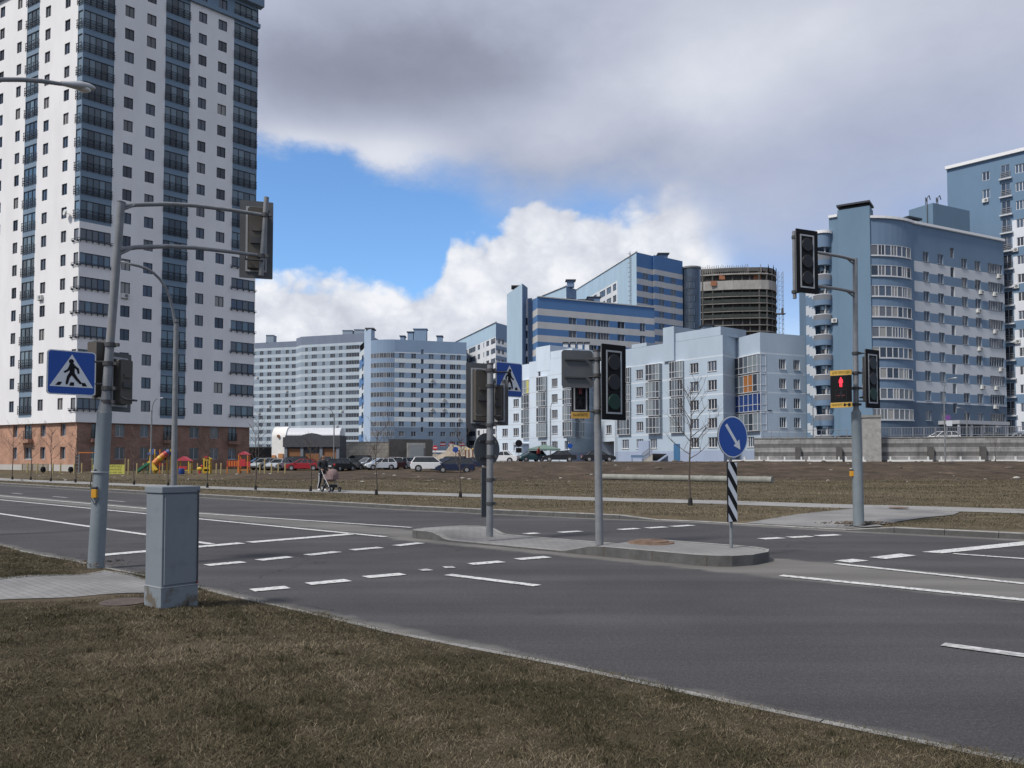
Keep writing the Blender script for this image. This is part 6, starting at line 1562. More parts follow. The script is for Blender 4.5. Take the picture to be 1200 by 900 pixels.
# ---------------------------------------------------------------- grey cabinet
a, b, _ = GP(188.6, 714, .08)
ang = math.atan2(.77, .64)
t_ = thing('utility_cabinet', 'grey metal utility cabinet standing at the edge of the dry grass', 'utility cabinet', (a, b, .05), ang)
w_, d_, hc = .395, .345, 1.27
mb = MB(); mb.box((w_/2, d_/2, .11), (w_+.012, d_+.012, .26), mat('cabinet_base', (.15, .175, .195), .7, (.19, .215, .235), 3., 9, .1, 40., dirt=((.105, .09, .07), 6., .50, .62))); bevel(mb.build('plinth', t_), .004)
mb = MB(); mb.box((w_/2, d_/2, .24+(hc-.30)/2), (w_, d_, hc-.30), M['cabinet']); bevel(mb.build('body', t_), .006)
mb = MB(); mb.box((w_/2, d_/2, hc-.022), (w_+.03, d_+.03, .07), M['cabinet']); bevel(mb.build('lid', t_), .008)
mb = MB(); mb.box((w_/2+.004, -.004, .245), (w_+.014, .012, .008), M['border']); mb.box((-.004, d_/2, .245), (.012, d_+.01, .008), M['border']); mb.build('trim', t_)
mb = MB(); mb.box((w_/2+.012, -.008, .73), (w_-.02, .016, .92), M['cabinet']); o = bevel(mb.build('door', t_), .003)
mb = MB(); mb.box((w_-.012, -.02, .76), (.012, .01, .96), M['dark_clamp']); mb.build('door_edge', t_)
mb = MB(); mb.box((w_-.012, -.02, .265), (.016, .016, .02), mat('red_latch', (.2, .02, .015), .6)); mb.build('latch', t_)
mb = MB(); mb.flat([(.26, .0), (.30, .0), (.30, .07), (.285, .085), (.27, .06)], -.0075, M['dark_clamp']); mb.build('rust_hole', t_)
# ---------------------------------------------------------------- island mast with signal backs
bx, by, _ = GP(574.3, 628, .12); L0 = Vector((bx, by, .12))
t_ = thing('traffic_signal_mast', 'grey island mast with signal backs, a round sign back and a crossing sign', 'traffic signal', L0)
mb = MB(); mb.tube([loc_to(t_, PD(573.8, 629, by)), loc_to(t_, PD(574.5, 427, by))], [.07, .062], M['galv'], 12); mb.tube([loc_to(t_, PD(574.5, 427.2, by)), loc_to(t_, PD(574.5, 425.5, by))], .068, M['dark_clamp'], 12); mb.build('pole', t_)
signal(t_, PD(561.5, 464, by+.30), Vector((-.45, .89)), .58, 1.33, label='large signal head seen from behind')
signal(t_, PD(586, 472, by+.30), Vector((.25, .97)), .34, .92, lens=True, name='pedestrian_signal', green=False)
crossing_sign(t_, PD(596.5, 445, by+.42), turned(PD(596, 445, by), .76, 1), .70, 1)
mb = MB(); q = PD(570.3, 526.8, by+.16); N_ = Nl; rz = facing(N_)
d0 = MB(); n = 30; pts = [(.33*math.cos(2*math.pi*k/n), .33*math.sin(2*math.pi*k/n)) for k in range(n)]
d0.slab(pts, -.012, .012, M['sign_back'], M['sign_blue']); o = d0.build('round_sign', t_, loc_to(t_, q), rz); o['label'] = 'round sign seen from its grey back'
d0 = MB()
for z in (-.17, .17): d0 = MB(); d0.box((0, .03, z), (.42, .03, .035), M['dark_clamp']); d0.build('bracket', o)
d0 = MB(); d0.box((0, 0, 0), (.26, .02, .98), M['sign_back']); o = d0.build('striped_plate', t_, loc_to(t_, PD(570, 577, by+.16)), rz)
for k in range(6):
    d0 = MB(); z = -.42+.15*k; d0.flat([(-.13, z), (.13, z-.17 if z-.17 > -.48 else -.48), (.13, z-.09 if z-.09 > -.48 else -.47), (-.13, z+.08)], -.0125, M['sign_white']); d0.build('stripe', o)
for y in (434, 452, 498, 518, 535, 562, 590): clamp(t_, PD(574.2, y, by), .066)
for a, b, c, d, e in ((574, 434, 562, 434, .25), (574, 452, 588, 455, .25), (574, 436, 597, 436, .38), (574, 498, 560, 497, .25), (574, 498, 588, 496, .25)): link(t_, PD(a, b, by), PD(c, d, by+e), .016)
# ---------------------------------------------------------------- island mast with the big front signal
bx, by, _ = GP(702.5, 637, .06); L0 = Vector((bx, by, .05))
t_ = thing('traffic_signal_mast', 'grey island mast with a large black three-lens signal facing the viewer', 'traffic signal', L0)
mb = MB(); mb.tube([loc_to(t_, PD(702.5, 638, by)), loc_to(t_, PD(699, 411, by))], [.075, .066], M['galv'], 12); mb.tube([loc_to(t_, PD(699, 412, by)), loc_to(t_, PD(699, 410, by))], .074, M['dark_clamp'], 12); mb.build('pole', t_)
signal(t_, PD(719, 448, by-.16), turned(PD(719, 448, by), .74, 1), .60, 1.40, label='large unlit signal head with a green lower lens')
q = PD(676.5, 432.5, by-.12); rz = facing(Vector((-.30, .95)))
d0 = MB(); d0.slab(rrect(.62, .70, .06), -.012, .012, M['sign_back'], M['sign_blue']); o = d0.build('road_sign', t_, loc_to(t_, q), rz); o['label'] = 'square sign seen from its grey back'
d0 = MB()
for z in (-.16, .17): d0 = MB(); d0.box((.05, .03, z), (.42, .03, .025), M['dark_clamp']); d0.build('bracket', o)
ped_signal(t_, PD(680, 464.5, by+.05), Vector((.10, -.99)), .58, .34, red='off', bottom='НАЖМИТЕ', amber=M['amber_dull'])
for a, b, c, d in ((660, 421.5, 706, 421), (660, 442, 706, 441.5), (690, 482, 702, 482)): link(t_, PD(a, b, by-.06), PD(c, d, by-.06), .016)
for y in (421, 440, 482): clamp(t_, PD(699.5, y, by), .07)
# ---------------------------------------------------------------- keep-right sign
bx, by, _ = GP(858.5, 643.5, .145); L0 = Vector((bx, by, .14)); 
t_ = thing('keep_right_sign', 'round blue sign with a white diagonal arrow above a black and white striped plate', 'road sign', L0, facing(Vector((.52, -.855))))
zz = lambda py: PD(860, py, by).z-.14
mb = MB(); mb.tube([(0, .03, -.02), (0, .03, zz(500))], .028, M['pole_dark'], 10); mb.build('post', t_)
zc = zz(512); n = 36; rr_ = (zz(488.5)-zz(537))/2
mb = MB(); mb.slab([(rr_*math.cos(2*math.pi*k/n), rr_*math.sin(2*math.pi*k/n)) for k in range(n)], -.012, .008, M['sign_back'], M['sign_white']); o = mb.build('disc', t_, (0, -.02, zc))
mb = MB(); mb.disc((0, 0), rr_-.02, -.0145, M['sign_blue'], 36); mb.build('blue_field', o)
mb = MB(); d = Vector((.62, -.78)); nn_ = Vector((.78, .62))
P = lambda a, b: tuple(d*a+nn_*b)
mb.flat([P(-.26, -.028), P(.12, -.028), P(.12, -.085), P(.27, 0), P(.12, .085), P(.12, .028), P(-.26, .028)], -.017, M['sign_white']); mb.build('arrow', o)
z1_, z0_ = zz(541.5), zz(611.5); w_ = .205; h_ = z1_-z0_
mb = MB(); mb.box((0, -.0, (z0_+z1_)/2), (w_, .03, h_), M['sign_black']); o = mb.build('striped_plate', t_)
k = -3
mb = MB()
for k in range(-3, 6):
    zb = z0_+h_*(k*.30); th_ = h_*.15; sl_ = h_*.30
    pts = [(-w_/2, zb+sl_), (w_/2, zb), (w_/2, zb+th_), (-w_/2, zb+sl_+th_)]
    # clip to the plate
    def clipz(P, lim, up):
        out_ = []
        for i in range(len(P)):
            a, b = P[i], P[(i+1) % len(P)]; ia = (a[1] <= lim) if up else (a[1] >= lim); ib = (b[1] <= lim) if up else (b[1] >= lim)
            if ia: out_.append(a)
            if ia != ib: t = (lim-a[1])/(b[1]-a[1]); out_.append((a[0]+(b[0]-a[0])*t, lim))
        return out_
    pts = clipz(pts, z1_-.006, True); pts = clipz(pts, z0_+.006, False) if len(pts) > 2 else pts
    if len(pts) > 2: mb.flat(pts, -.0175, M['sign_white'])
mb.build('stripes', o)
# ---------------------------------------------------------------- right signal mast
bx, by, _ = GP(1006, 614, .12); L0 = Vector((bx, by, .12)); YR = by
t_ = thing('traffic_signal_mast', 'tall grey signal mast with a lit red pedestrian signal between amber plates', 'traffic signal', L0)
mb = MB(); mb.tube([loc_to(t_, PD(1006.3, 616, YR)), loc_to(t_, PD(1003.3, 483, YR))], [.125, .112], M['pole_blue'], 14); mb.build('lower_pole', t_)
mb = MB(); mb.tube([loc_to(t_, PD(1003.3, 483, YR)), loc_to(t_, PD(1003.1, 479, YR)), loc_to(t_, PD(1002, 303, YR))], [.10, .062, .056], M['galv'], 12); mb.build('upper_pole', t_)
YS = YR-1.9
arm(t_, [(1001, 304.5), (985, 300.5), (965, 297), (931, 292)], YR, YS+.1, .036, .034, M['galv']); arm(t_, [(1000.5, 342.5), (985, 339), (965, 336), (931, 331.5)], YR, YS+.1, .036, .034, M['galv'])
for a, b, c, d in ((1001, 310, 992, 302.5), (1001, 348, 992, 341)): link(t_, PD(a, b, YR), PD(c, d, YR-.15), .02, M['galv'], 'gusset')
mb = MB(); mb.tube([loc_to(t_, PD(930.5, 271, YS+.1)), loc_to(t_, PD(931.3, 350, YS+.1))], .04, M['galv'], 10); mb.build('drop_pipe', t_)
signal(t_, PD(945.5, 306.5, YS-.05), turned(PD(945.5, 306.5, YS), .72, 1), .60, 1.36, label='large unlit signal head hung from the arms', green=False)
for y in (278, 342): link(t_, PD(930.5, y, YS+.1), PD(943, y, YS), .016); clamp(t_, PD(930.8, y, YS+.1), .04)
signal(t_, PD(1022.3, 444, YR-.06), turned(PD(1022, 444, YR), .53, 1), .56, 1.38, label='unlit signal head bolted low on the mast', name='signal_head')
for y in (414, 470): link(t_, PD(1002, y, YR), PD(1021, y, YR), .016)
ped_signal(t_, PD(985.7, 455.7, YR-.12), turned(PD(985, 455, YR), .97, -1), .63, .475, red='on', top='ДЛЯ ПЕРЕХОДА', bottom='НАЖМИТЕ', hand=True, label='lit red pedestrian signal between amber text plates')
for y in (437, 474): link(t_, PD(996, y, YR-.1), PD(1003, y, YR), .016)
q = PD(1009.5, 447, YR+.32); rz = facing(Vector((.96, .28)))
crossing_sign(t_, PD(1011.5, 447, YR+.30), Vector((-.93, .36)), .70, 1, label='crossing sign seen edge on')
for y in (437, 455): link(t_, PD(1003, y, YR), PD(1011, y, YR+.3), .016)
for y in (414, 437, 455, 474): clamp(t_, PD(1002.6, y, YR), .066)
q = loc_to(t_, PD(998.0, 555, YR)); mb = MB(); mb.box(q, (.07, .1, .13), M['button_yellow']); mb.box(q+Vector((0, 0, .08)), (.075, .1, .04), M['dark_clamp']); bevel(mb.build('push_button', t_), .008)
# ---------------------------------------------------------------- street lamps
def lamp(label, base, topz, armvec, armrise, r0, split=None, head=.62, group=None, headpitch=.12, aexp=2.4, name='street_lamp'):
    t_ = thing(name, label, 'street lamp', base, 0, group); B = Vector((0, 0, 0)); zt = topz-base[2]
    sp_ = zt*(split or .8)
    mb = MB(); mb.tube([(0, 0, -.1), (0, 0, sp_*.99)], [r0, r0*.80], M['galv'], 12); mb.tube([(0, 0, sp_*.965), (0, 0, sp_*.972)], r0*.9, M['dark_clamp'], 12); mb.build('pole', t_)
    av = Vector((armvec[0], armvec[1], 0)); n = 9; pts = [Vector((0, 0, sp_*.99))]
    for i in range(n+1):
        q = i/n; pts.append(Vector((0, 0, zt-armrise*(1-q)**aexp-(0 if q else .0)))+av*(q**1.7 if q < .999 else 1))
    pts[1] = Vector((0, 0, min(pts[1].z, pts[2].z-.05)))
    mb = MB(); mb.tube(pts, [r0*.52]*2+[r0*.48]*(n-1)+[r0*.42], M['galv'], 8); mb.build('arm', t_)
    d = (pts[-1]-pts[-2]).normalized(); e = pts[-1]
    rot = d.to_track_quat('X', 'Z').to_matrix()
    mb = MB(); k = head/.62
    prof = [(0, .05, .05), (.12, .07, .06), (.2, .085, .075), (.34, .125, .095), (.5, .115, .08), (.6, .06, .04)]
    vs = []; fs = []; m_ = 10
    for x, ry, rz_ in prof:
        for j in range(m_): a = 2*math.pi*j/m_; vs.append(e+rot @ Vector((x*k, ry*k*math.cos(a), rz_*k*math.sin(a)*(.55 if math.sin(a) < 0 else 1))))
    for i in range(len(prof)-1):
        for j in range(m_): fs.append((i*m_+j, i*m_+(j+1) % m_, (i+1)*m_+(j+1) % m_, (i+1)*m_+j))
    mb.faces(vs, fs, M['lamp_head'], True); mb.face(vs[:m_], M['lamp_head']); mb.face(vs[-m_:], M['lamp_head']); h = mb.build('lamp_head', t_)
    mb = MB(); c = e+rot @ Vector((.40*k, 0, -.035*k)); mb.ball(c, .10*k, M['lamp_glass'], 10, 6, (1.2, 1, .5)); mb.build('glass', h)
    return t_
b_ = GP(-97, 626, .1)
bx, by = -12.1, 17.0; e = PD(72, 98.5, 19.2)
lamp('near street lamp reaching in from the left frame edge on a long bare arm', (bx, by, .1), e.z, (e.x-bx, e.y-by), 1.45, .11, .86, .85, aexp=1.15)
bx, by, _ = GP(203.5, 575, .1); e = PD(152.5, 309.5, by-1.6)
lamp('grey street lamp with a curved arm rising behind the cabinet in front of the tower', (bx, by, .1), e.z, (e.x-bx, e.y-by), 3.6, .15, .79, .5)
for px, pyb, pyt, Y, dxp, lab in ((177.5, 557, 467, 84, 9, 'thin lamp post beside the yellow slide, in front of the brick base'), (391.5, 548, 477.5, 100, -12, 'thin lamp post rising in front of the white kiosk'),
                                  (1107, 541, 443.5, 92, 8, 'thin lamp post with a small purple sign before the blue striped block'), (645, 541, 468, 118, 9, 'thin lamp post in front of the lilac block beside the green awning'),
                                  (1133, 520, 478, 104, -8, 'short lamp post on the terrace below the blue striped block'), (953, 540, 462, 112, -9, 'slender lamp post at the corner of the lilac and blue blocks')):
    g = PD(px, 500, Y); gz = hfar(g.x, Y) if Y < 100 or px < 700 else (TZ if px in (1133,) else 1.5)
    e = PD(px+dxp, pyt, Y-.5)
    lamp(lab, (g.x, Y, gz), e.z, (e.x-g.x, -.5), 1.6, .085, .86, .62)
# small sign on the lamp post at the terrace
g = PD(1107.5, 487, 91.7); M['purple'] = mat('purple_sign', (.18, .07, .25), .5)
t_ = thing('parking_sign', 'small round purple sign over a square white plate on a lamp post', 'road sign', (g.x, g.y, 4.3))
mb = MB(); n = 20; z = PD(1110, 489.5, 91.7).z-4.3; mb.slab([(.32+.32*math.cos(2*math.pi*k/n), z+.32*math.sin(2*math.pi*k/n)) for k in range(n)], -.01, .01, M['sign_back'], M['purple']); mb.build('disc', t_)
z = PD(1110, 496, 91.7).z-4.3; mb = MB(); mb.box((.45, 0, z), (.65, .02, .62), M['sign_white']); mb.build('plate', t_); mb = MB(); mb.box((.06, .03, z+.3), (.3, .03, .04), M['dark_clamp']); mb.build('bracket', t_)
# ================================================================== bare saplings
M['bark'] = mat('bark', (.060, .048, .038), .9, (.10, .082, .066), 8., 6, .3, 20.); M['twig'] = mat('twig', (.075, .058, .047), .9); M['guard'] = mat('trunk_guard', (.016, .015, .014), .9)
def sapling(label, px, pyb, pyt, seed, spread=1., bush=1., lean=0., z=.11, Y=None, group='young bare trees along the footpath'):
    if Y is None: x, y, _ = GP(px, pyb, z)
    else: x, y = PX(px, Y)
    g = hfar(x, y); H = PD(px, pyt, y).z-g
    rr = random.Random(seed); t_ = thing('sapling', label, 'tree', (x, y, g), 0, group)
    h0 = H*rr.uniform(.36, .44); r0 = .026+.004*H
    pts = [Vector((lean*q*q*H+.03*math.sin(q*7+seed), .02*math.sin(q*5+seed*2), H*q)) for q in [i/10 for i in range(11)]]
    mb = MB(); mb.tube(pts, [r0*(1-.86*i/10) for i in range(11)], M['bark'], 7); mb.build('trunk', t_)
    mb = MB(); mb.tube([(0, 0, -.02), (0, 0, .16), (0, 0, .26)], [r0*2.0, r0*1.8, r0*1.3], M['guard'], 8); mb.build('trunk_guard', t_)
    mb = MB()
    def branch(p, d, L_, r, dep):
        q = [p]; n = 4
        for i in range(n):
            d = (d+Vector((rr.uniform(-.16, .16), rr.uniform(-.16, .16), rr.uniform(.02, .20)))).normalized(); q.append(q[-1]+d*L_/n)
        mb.tube(q, [r*(1-.78*i/n) for i in range(n+1)], M['twig'], 4, False)
        if dep > 0:
            for k in range(rr.randint(2, 4)):
                i = rr.randint(1, n-1); a = rr.uniform(0, 6.28); side = Vector((math.cos(a), math.sin(a), rr.uniform(.1, .7)))
                branch(q[i].lerp(q[i+1], rr.random()), (d*.7+side*.8).normalized(), L_*rr.uniform(.35, .6), r*.5, dep-1)
    nb_ = int(13*bush)
    for k in range(nb_):
        q = h0/H+(1-h0/H)*(k+.3)/nb_*.92; i = int(q*10); p = pts[i].lerp(pts[min(i+1, 10)], q*10-i)
        a = k*2.4+rr.uniform(-.4, .4); up = .55+.9*(q-.4)
        branch(p, Vector((math.cos(a)*spread, math.sin(a)*spread, up)).normalized(), H*(.34-.20*(q-.36))*rr.uniform(.7, 1.1), r0*.36, 2)
    mb.build('crown', t_); return t_
sapling('bare sapling with a forked crown between the striped sign post and the middle signal mast', 809, 592, 452, 3, 1., 1.3, .01)
for args in [('first bare sapling from the left frame edge, by the footpath', 14.5, 562, 500, 11), ('second bare sapling from the left, beside its twin at the frame edge', 36, 562.6, 500, 12), ('third bare sapling from the left, in front of the lit brick base', 59.5, 564, 500, 13),
             ('bare sapling in front of the corner of the brick base', 88.5, 565.5, 502, 14), ('thin bare sapling right behind the yellow banner', 157, 568, 505, 15), ('thin bare sapling between the cabinet and the street lamp', 197, 569.5, 510, 16),
             ('bare sapling in front of the yellow playhouse', 243, 571.5, 508, 17), ('bare sapling in front of the red playhouse', 299.5, 574, 505, 18), ('bare sapling just left of the man with the pram', 364, 575.8, 512, 19),
             ('bare sapling with wide branches standing before the white hatchback', 441, 580, 500, 20), ('bare sapling in front of the dark blue minivan', 539.5, 582.8, 505, 21)]:
    sapling(*args, spread=1.05, bush=.8)
sapling('thin bare tree by the dark wall between the tower and the kiosk', 303, 545, 480, 31, 1., 1., 0, Y=104, group='thin bare trees in the yard')
sapling('thin bare tree near the striped block with rounded corner', 456, 541, 487, 32, .8, 1., 0, Y=114, group='thin bare trees in the yard')
sapling('thin bare bush tree before the striped wall left of the frame edge', 1166, 541, 512, 33, .7, .6, 0, Y=90, group='thin bare trees in the yard')
# ================================================================== cars
M['tyre'] = mat('tyre', (.018, .018, .018), .9); M['alloy'] = mat('alloy', (.30, .30, .31), .4, metal=.3); M['car_glass'] = mat('car_glass', (.014, .018, .022), .08, spec=.7); M['tail'] = mat('tail_light', (.35, .015, .015), .3); M['headl'] = mat('head_light', (.45, .47, .49), .45); M['trim'] = mat('car_trim', (.02, .02, .02), .7); M['plate_w'] = mat('number_plate', (.6, .6, .58), .5)
KIND = {  # length, width, height, belt z, lower profile, greenhouse (x0,x1 at belt ; x0,x1 at roof)
 'sedan': (4.5, 1.75, 1.43, .90, [(-2.22, .30), (-2.25, .62), (-2.18, .88), (-1.55, .94), (-1.0, .93), (1.05, .92), (1.35, .90), (2.05, .74), (2.22, .62), (2.25, .36), (2.1, .24), (-2.1, .24)], (-1.62, 1.15, -1.0, .35)),
 'hatch': (3.95, 1.70, 1.48, .92, [(-1.93, .30), (-1.97, .70), (-1.9, .98), (-1.2, .96), (1.0, .92), (1.25, .90), (1.8, .74), (1.94, .60), (1.97, .36), (1.8, .24), (-1.85, .24)], (-1.86, 1.12, -1.45, .30)),
 'suv': (4.7, 1.88, 1.75, 1.08, [(-2.28, .42), (-2.34, .80), (-2.26, 1.10), (-1.4, 1.10), (1.1, 1.08), (1.4, 1.06), (2.15, .96), (2.32, .78), (2.35, .46), (2.2, .32), (-2.2, .32)], (-2.2, 1.25, -1.75, .45)),
 'minivan': (4.5, 1.80, 1.66, 1.0, [(-2.18, .30), (-2.24, .72), (-2.18, 1.02), (-1.4, 1.02), (1.2, .98), (1.5, .94), (2.02, .76), (2.2, .62), (2.25, .36), (2.1, .24), (-2.1, .24)], (-2.14, 1.62, -1.75, .45)),
 'van': (5.0, 1.95, 2.0, 1.15, [(-2.45, .35), (-2.5, .9), (-2.45, 1.16), (-1.4, 1.16), (1.6, 1.14), (1.8, 1.08), (2.35, .92), (2.48, .7), (2.5, .4), (2.3, .28), (-2.3, .28)], (-2.42, 1.9, -2.3, .95)),
}
def car(label, px, Y, kind, color, ang, zoff=0., z=None, group='parked cars', name='parked_car'):
    L_, W_, H_, belt, prof, gh = KIND[kind]; x, y = PX(px, Y); g = hfar(x, y) if z is None else z
    t_ = thing(name, label, 'car', (x, y, g), R(ang), group)
    k = ('paint', color)
    if k not in _wc: _wc[k] = mat('car_paint', color, .34, spec=.45)
    P = _wc[k]; w = W_/2
    mb = MB()
    prof = [(a, b) for a, b in prof]; c = Vector((0, .6))
    secs = [(-w, .90), (-w*.97, .985), (-w*.8, 1.0), (w*.8, 1.0), (w*.97, .985), (w, .90)]
    rings = []
    for yy, s in secs: rings.append([(a*(1-(1-s)*.25), yy, .62+(b-.62)*s) for a, b in prof])
    n = len(prof)
    for i in range(len(rings)-1):
        for j in range(n): mb.face([rings[i][j], rings[i][(j+1) % n], rings[i+1][(j+1) % n], rings[i+1][j]], P)
    mb.face(rings[0][::-1], P); mb.face(rings[-1], P)
    o = mb.build('body', t_)
    x0, x1, xa, xb = gh; wb, wr_ = w*.95, w*.74; zb, zr = belt-.03, H_
    B = [(x0, -wb, zb), (x1, -wb, zb), (x1, wb, zb), (x0, wb, zb)]; T_ = [(xa, -wr_, zr-.05), (xb, -wr_, zr-.05), (xb, wr_, zr-.05), (xa, wr_, zr-.05)]
    mb = MB()
    for i in range(4): j = (i+1) % 4; mb.face([B[i], B[j], T_[j], T_[i]], M['car_glass'])
    mb.build('windows', t_)
    mb = MB(); mb.box(((xa+xb)/2, 0, zr-.03), (xb-xa+.06, wr_*2+.03, .06), P)
    for s in (-1, 1):
        for q in (0, .36, .68, 1):
            a = Vector((x0+(x1-x0)*q, s*wb*1.004, zb)); b = Vector((xa+(xb-xa)*q, s*wr_*1.004, zr-.05)); mb.tube([a, b], .045 if q in (0, 1) else .03, P if q in (0, 1) or kind != 'suv' else M['trim'], 5, False)
        mb.tube([Vector((x0, s*wb, zb)), Vector((x1, s*wb, zb))], .03, P, 4)
    mb.build('roof', t_)
    ra = .30 if kind not in ('suv', 'van') else .36
    for sx in (-L_*.295, L_*.30):
        for s in (-1, 1):
            mb = MB(); mb.tube([(0, -s*.10, 0), (0, s*.10, 0)], [ra, ra], M['tyre'], 18); wh = mb.build('wheel', t_, (sx, s*(w-.08), ra))
            mb = MB(); mb.tube([(0, s*.095, 0), (0, s*.112, 0)], [ra*.66, ra*.60], M['alloy'], 14); mb.build('rim', wh)
            mb = MB(); mb.tube([(sx, s*(w-.02), ra+.02), (sx, s*(w+.004), ra+.02)], ra+.07, M['trim'], 16); mb.build('wheel_arch', t_)
    for s in (-1, 1):
        mb = MB(); mb.box((L_/2-.07, s*w*.72, belt-.28), (.10, w*.38, .14), M['headl']); mb.build('headlight', t_)
        mb = MB(); mb.box((-L_/2+.045, s*w*.80, belt-.13 if kind != 'sedan' else belt-.17), (.10, w*.28, .20), M['tail']); mb.build('taillight', t_)
        mb = MB(); mb.box((x1-.15, s*(w+.06), belt+.06), (.1, .14, .12), P); mb.build('mirror', t_)
    mb = MB(); mb.box((L_/2-.03, 0, .40), (.10, W_*.8, .16), M['trim']); mb.box((-L_/2+.03, 0, .40), (.10, W_*.8, .14), M['trim']); mb.build('bumper', t_)
    mb = MB(); mb.box((-L_/2-.022, 0, .60), (.01, .5, .11), M['plate_w']); mb.build('number_plate', t_)
    return t_
WHT, SIL, BLK, RED, NAV, GRY, TEAL, WINE, BLU = (.66, .66, .66), (.34, .36, .38), (.014, .014, .016), (.28, .012, .022), (.012, .018, .045), (.07, .075, .08), (.03, .075, .08), (.06, .014, .018), (.03, .06, .16)
car('white off-road car parked side on beside the dark blue minivan', 504, 97, 'suv', WHT, 8)
car('dark navy minivan nose to the white off-road car', 533, 93, 'minivan', NAV, 186)
car('bright red sedan parked in front of the white kiosk', 356.5, 101, 'sedan', RED, 182)
car('black van parked behind the red sedan', 343, 106, 'minivan', BLK, 184)
car('black hatchback seen from its rear, right of the red sedan', 399.5, 99, 'hatch', BLK, 62)
car('grey estate between the red sedan and the black hatchback', 383, 104, 'minivan', GRY, 100)
car('silver sedan nose out behind the last yellow posts', 329, 102, 'sedan', SIL, 250)
car('silver hatchback half hidden behind its silver neighbour near the red playhouse', 311, 104, 'hatch', SIL, 240)
car('pale silver car beside the thin tree next to the brick base', 318, 109, 'sedan', (.45, .47, .5), 230)
car('dark car at the far end of the row left of the kiosk', 304, 113, 'hatch', GRY, 215)
car('white car with red tail lamp at the right corner of the kiosk', 407, 112, 'sedan', WHT, 20)
car('black off-road car under the pale stone wall', 417.5, 111, 'suv', BLK, 175)
car('grey hatchback tucked behind the black hatchback', 410.5, 103, 'hatch', GRY, 75)
car('silver hatchback directly left of the white hatchback', 432, 107, 'hatch', (.40, .42, .43), 225)
car('white hatchback facing away in front of the stone wall', 446, 104, 'hatch', (.60, .62, .64), 205)
car('wine red car between the white hatchback and the off-road car', 463.5, 107, 'hatch', WINE, 60)
car('silver blue car behind the wine red car', 478, 109, 'hatch', SIL, 50)
car('grey car below the dark wall with garage door', 470, 114, 'sedan', GRY, 190)
car('white car glimpsed below the garage wall', 466, 117, 'sedan', (.5, .5, .5), 10)
car('blue car behind the bonnet of the white off-road car', 522, 103, 'sedan', BLU, 160)
car('dark car under the sand heap behind the navy minivan', 529, 108, 'minivan', GRY, 150)
car('dark blue car right behind the navy minivan', 556, 104, 'sedan', NAV, 170)
car('white sedan parked right of the island mast', 586, 101, 'sedan', WHT, 172)
car('teal hatchback left of the green awning', 622.5, 112, 'hatch', TEAL, 205)
car('dark sedan parked right of the green awning', 655.5, 109, 'sedan', BLK, 178)
car('black sedan before the dark garage opening of the lilac block', 701, 109, 'sedan', BLK, 4)
tz = TZ
car('white car on the terrace above the striped wall', 1104, 101, 'hatch', WHT, 185, z=tz, group='cars on the terrace')
car('dark car on the terrace under the entrance canopy', 1160, 103, 'sedan', GRY, 182, z=tz, group='cars on the terrace')
car('grey car on the terrace at the right frame edge', 1200, 103, 'sedan', SIL, 180, z=tz, group='cars on the terrace')
car('dark car roof just above the striped wall left of the pillar', 988, 104, 'sedan', BLK, 180, z=tz-.35, group='cars on the terrace')
# ================================================================== people
M['jacket'] = mat('dark_jacket', (.026, .027, .031), .9, (.036, .037, .041), 6.); M['trousers'] = mat('navy_trousers', (.012, .014, .026), .9); M['skin'] = mat('skin', (.34, .19, .13), .6); M['hair'] = mat('dark_hair', (.012, .01, .009), .9); M['shoe'] = mat('white_shoe', (.6, .6, .6), .7); M['stripe'] = mat('white_stripe', (.55, .57, .6), .8); M['red_top'] = mat('red_top', (.22, .035, .03), .9)
def person(label, loc, rz, J, E_, Rd, cols, H=1.76, fingers=None):
    me = bpy.data.meshes.new('skeleton'); me.from_pydata([Vector(j)*H/1.76 for j in J], E_, []); ob = bpy.data.objects.new('skeleton', me); C.objects.link(ob)
    sk = ob.modifiers.new('skin', 'SKIN')
    for i, r in enumerate(Rd): v = me.skin_vertices[0].data[i]; v.radius = (r[0], r[1]) if hasattr(r, '__len__') else (r, r)
    me.skin_vertices[0].data[0].use_root = True
    sb = ob.modifiers.new('sub', 'SUBSURF'); sb.levels = 3; sb.render_levels = 3
    dg = bpy.context.evaluated_depsgraph_get(); m2 = bpy.data.meshes.new_from_object(ob.evaluated_get(dg)); bpy.data.objects.remove(ob)
    names = []
    m2.materials.clear()
    for p in m2.polygons:
        m = cols(p.center*1.76/H)
        if m not in names: names.append(m); m2.materials.append(m)
        p.material_index = names.index(m); p.use_smooth = True
    o = put(m2, 'person', None, loc, rz); tag(o, label, 'person'); return o
# man pushing a pram: local +x is the walking direction
J = [(0, 0, .95), (0, 0, 1.12), (.015, 0, 1.30), (.02, 0, 1.46), (.035, 0, 1.54), (.06, 0, 1.64), (.065, 0, 1.72),          # 0-6 spine, neck, head
     (.01, .19, 1.41), (.02, .25, 1.16), (.26, .21, 1.03), (.35, .19, 1.03), (.01, -.19, 1.41), (.03, -.25, 1.16), (.27, -.21, 1.03), (.36, -.19, 1.03),   # arms
     (0, .09, .88), (.10, .10, .50), (.02, .10, .09), (.20, .11, .045), (0, -.09, .88), (-.02, -.10, .50), (-.20, -.10, .11), (-.02, -.11, .045), (.02, .10, 1.43), (.02, -.10, 1.43)]
E_ = [(0, 1), (1, 2), (2, 3), (3, 4), (4, 5), (5, 6), (3, 23), (23, 7), (7, 8), (8, 9), (9, 10), (3, 24), (24, 11), (11, 12), (12, 13), (13, 14), (0, 15), (15, 16), (16, 17), (17, 18), (0, 19), (19, 20), (20, 21), (21, 22)]
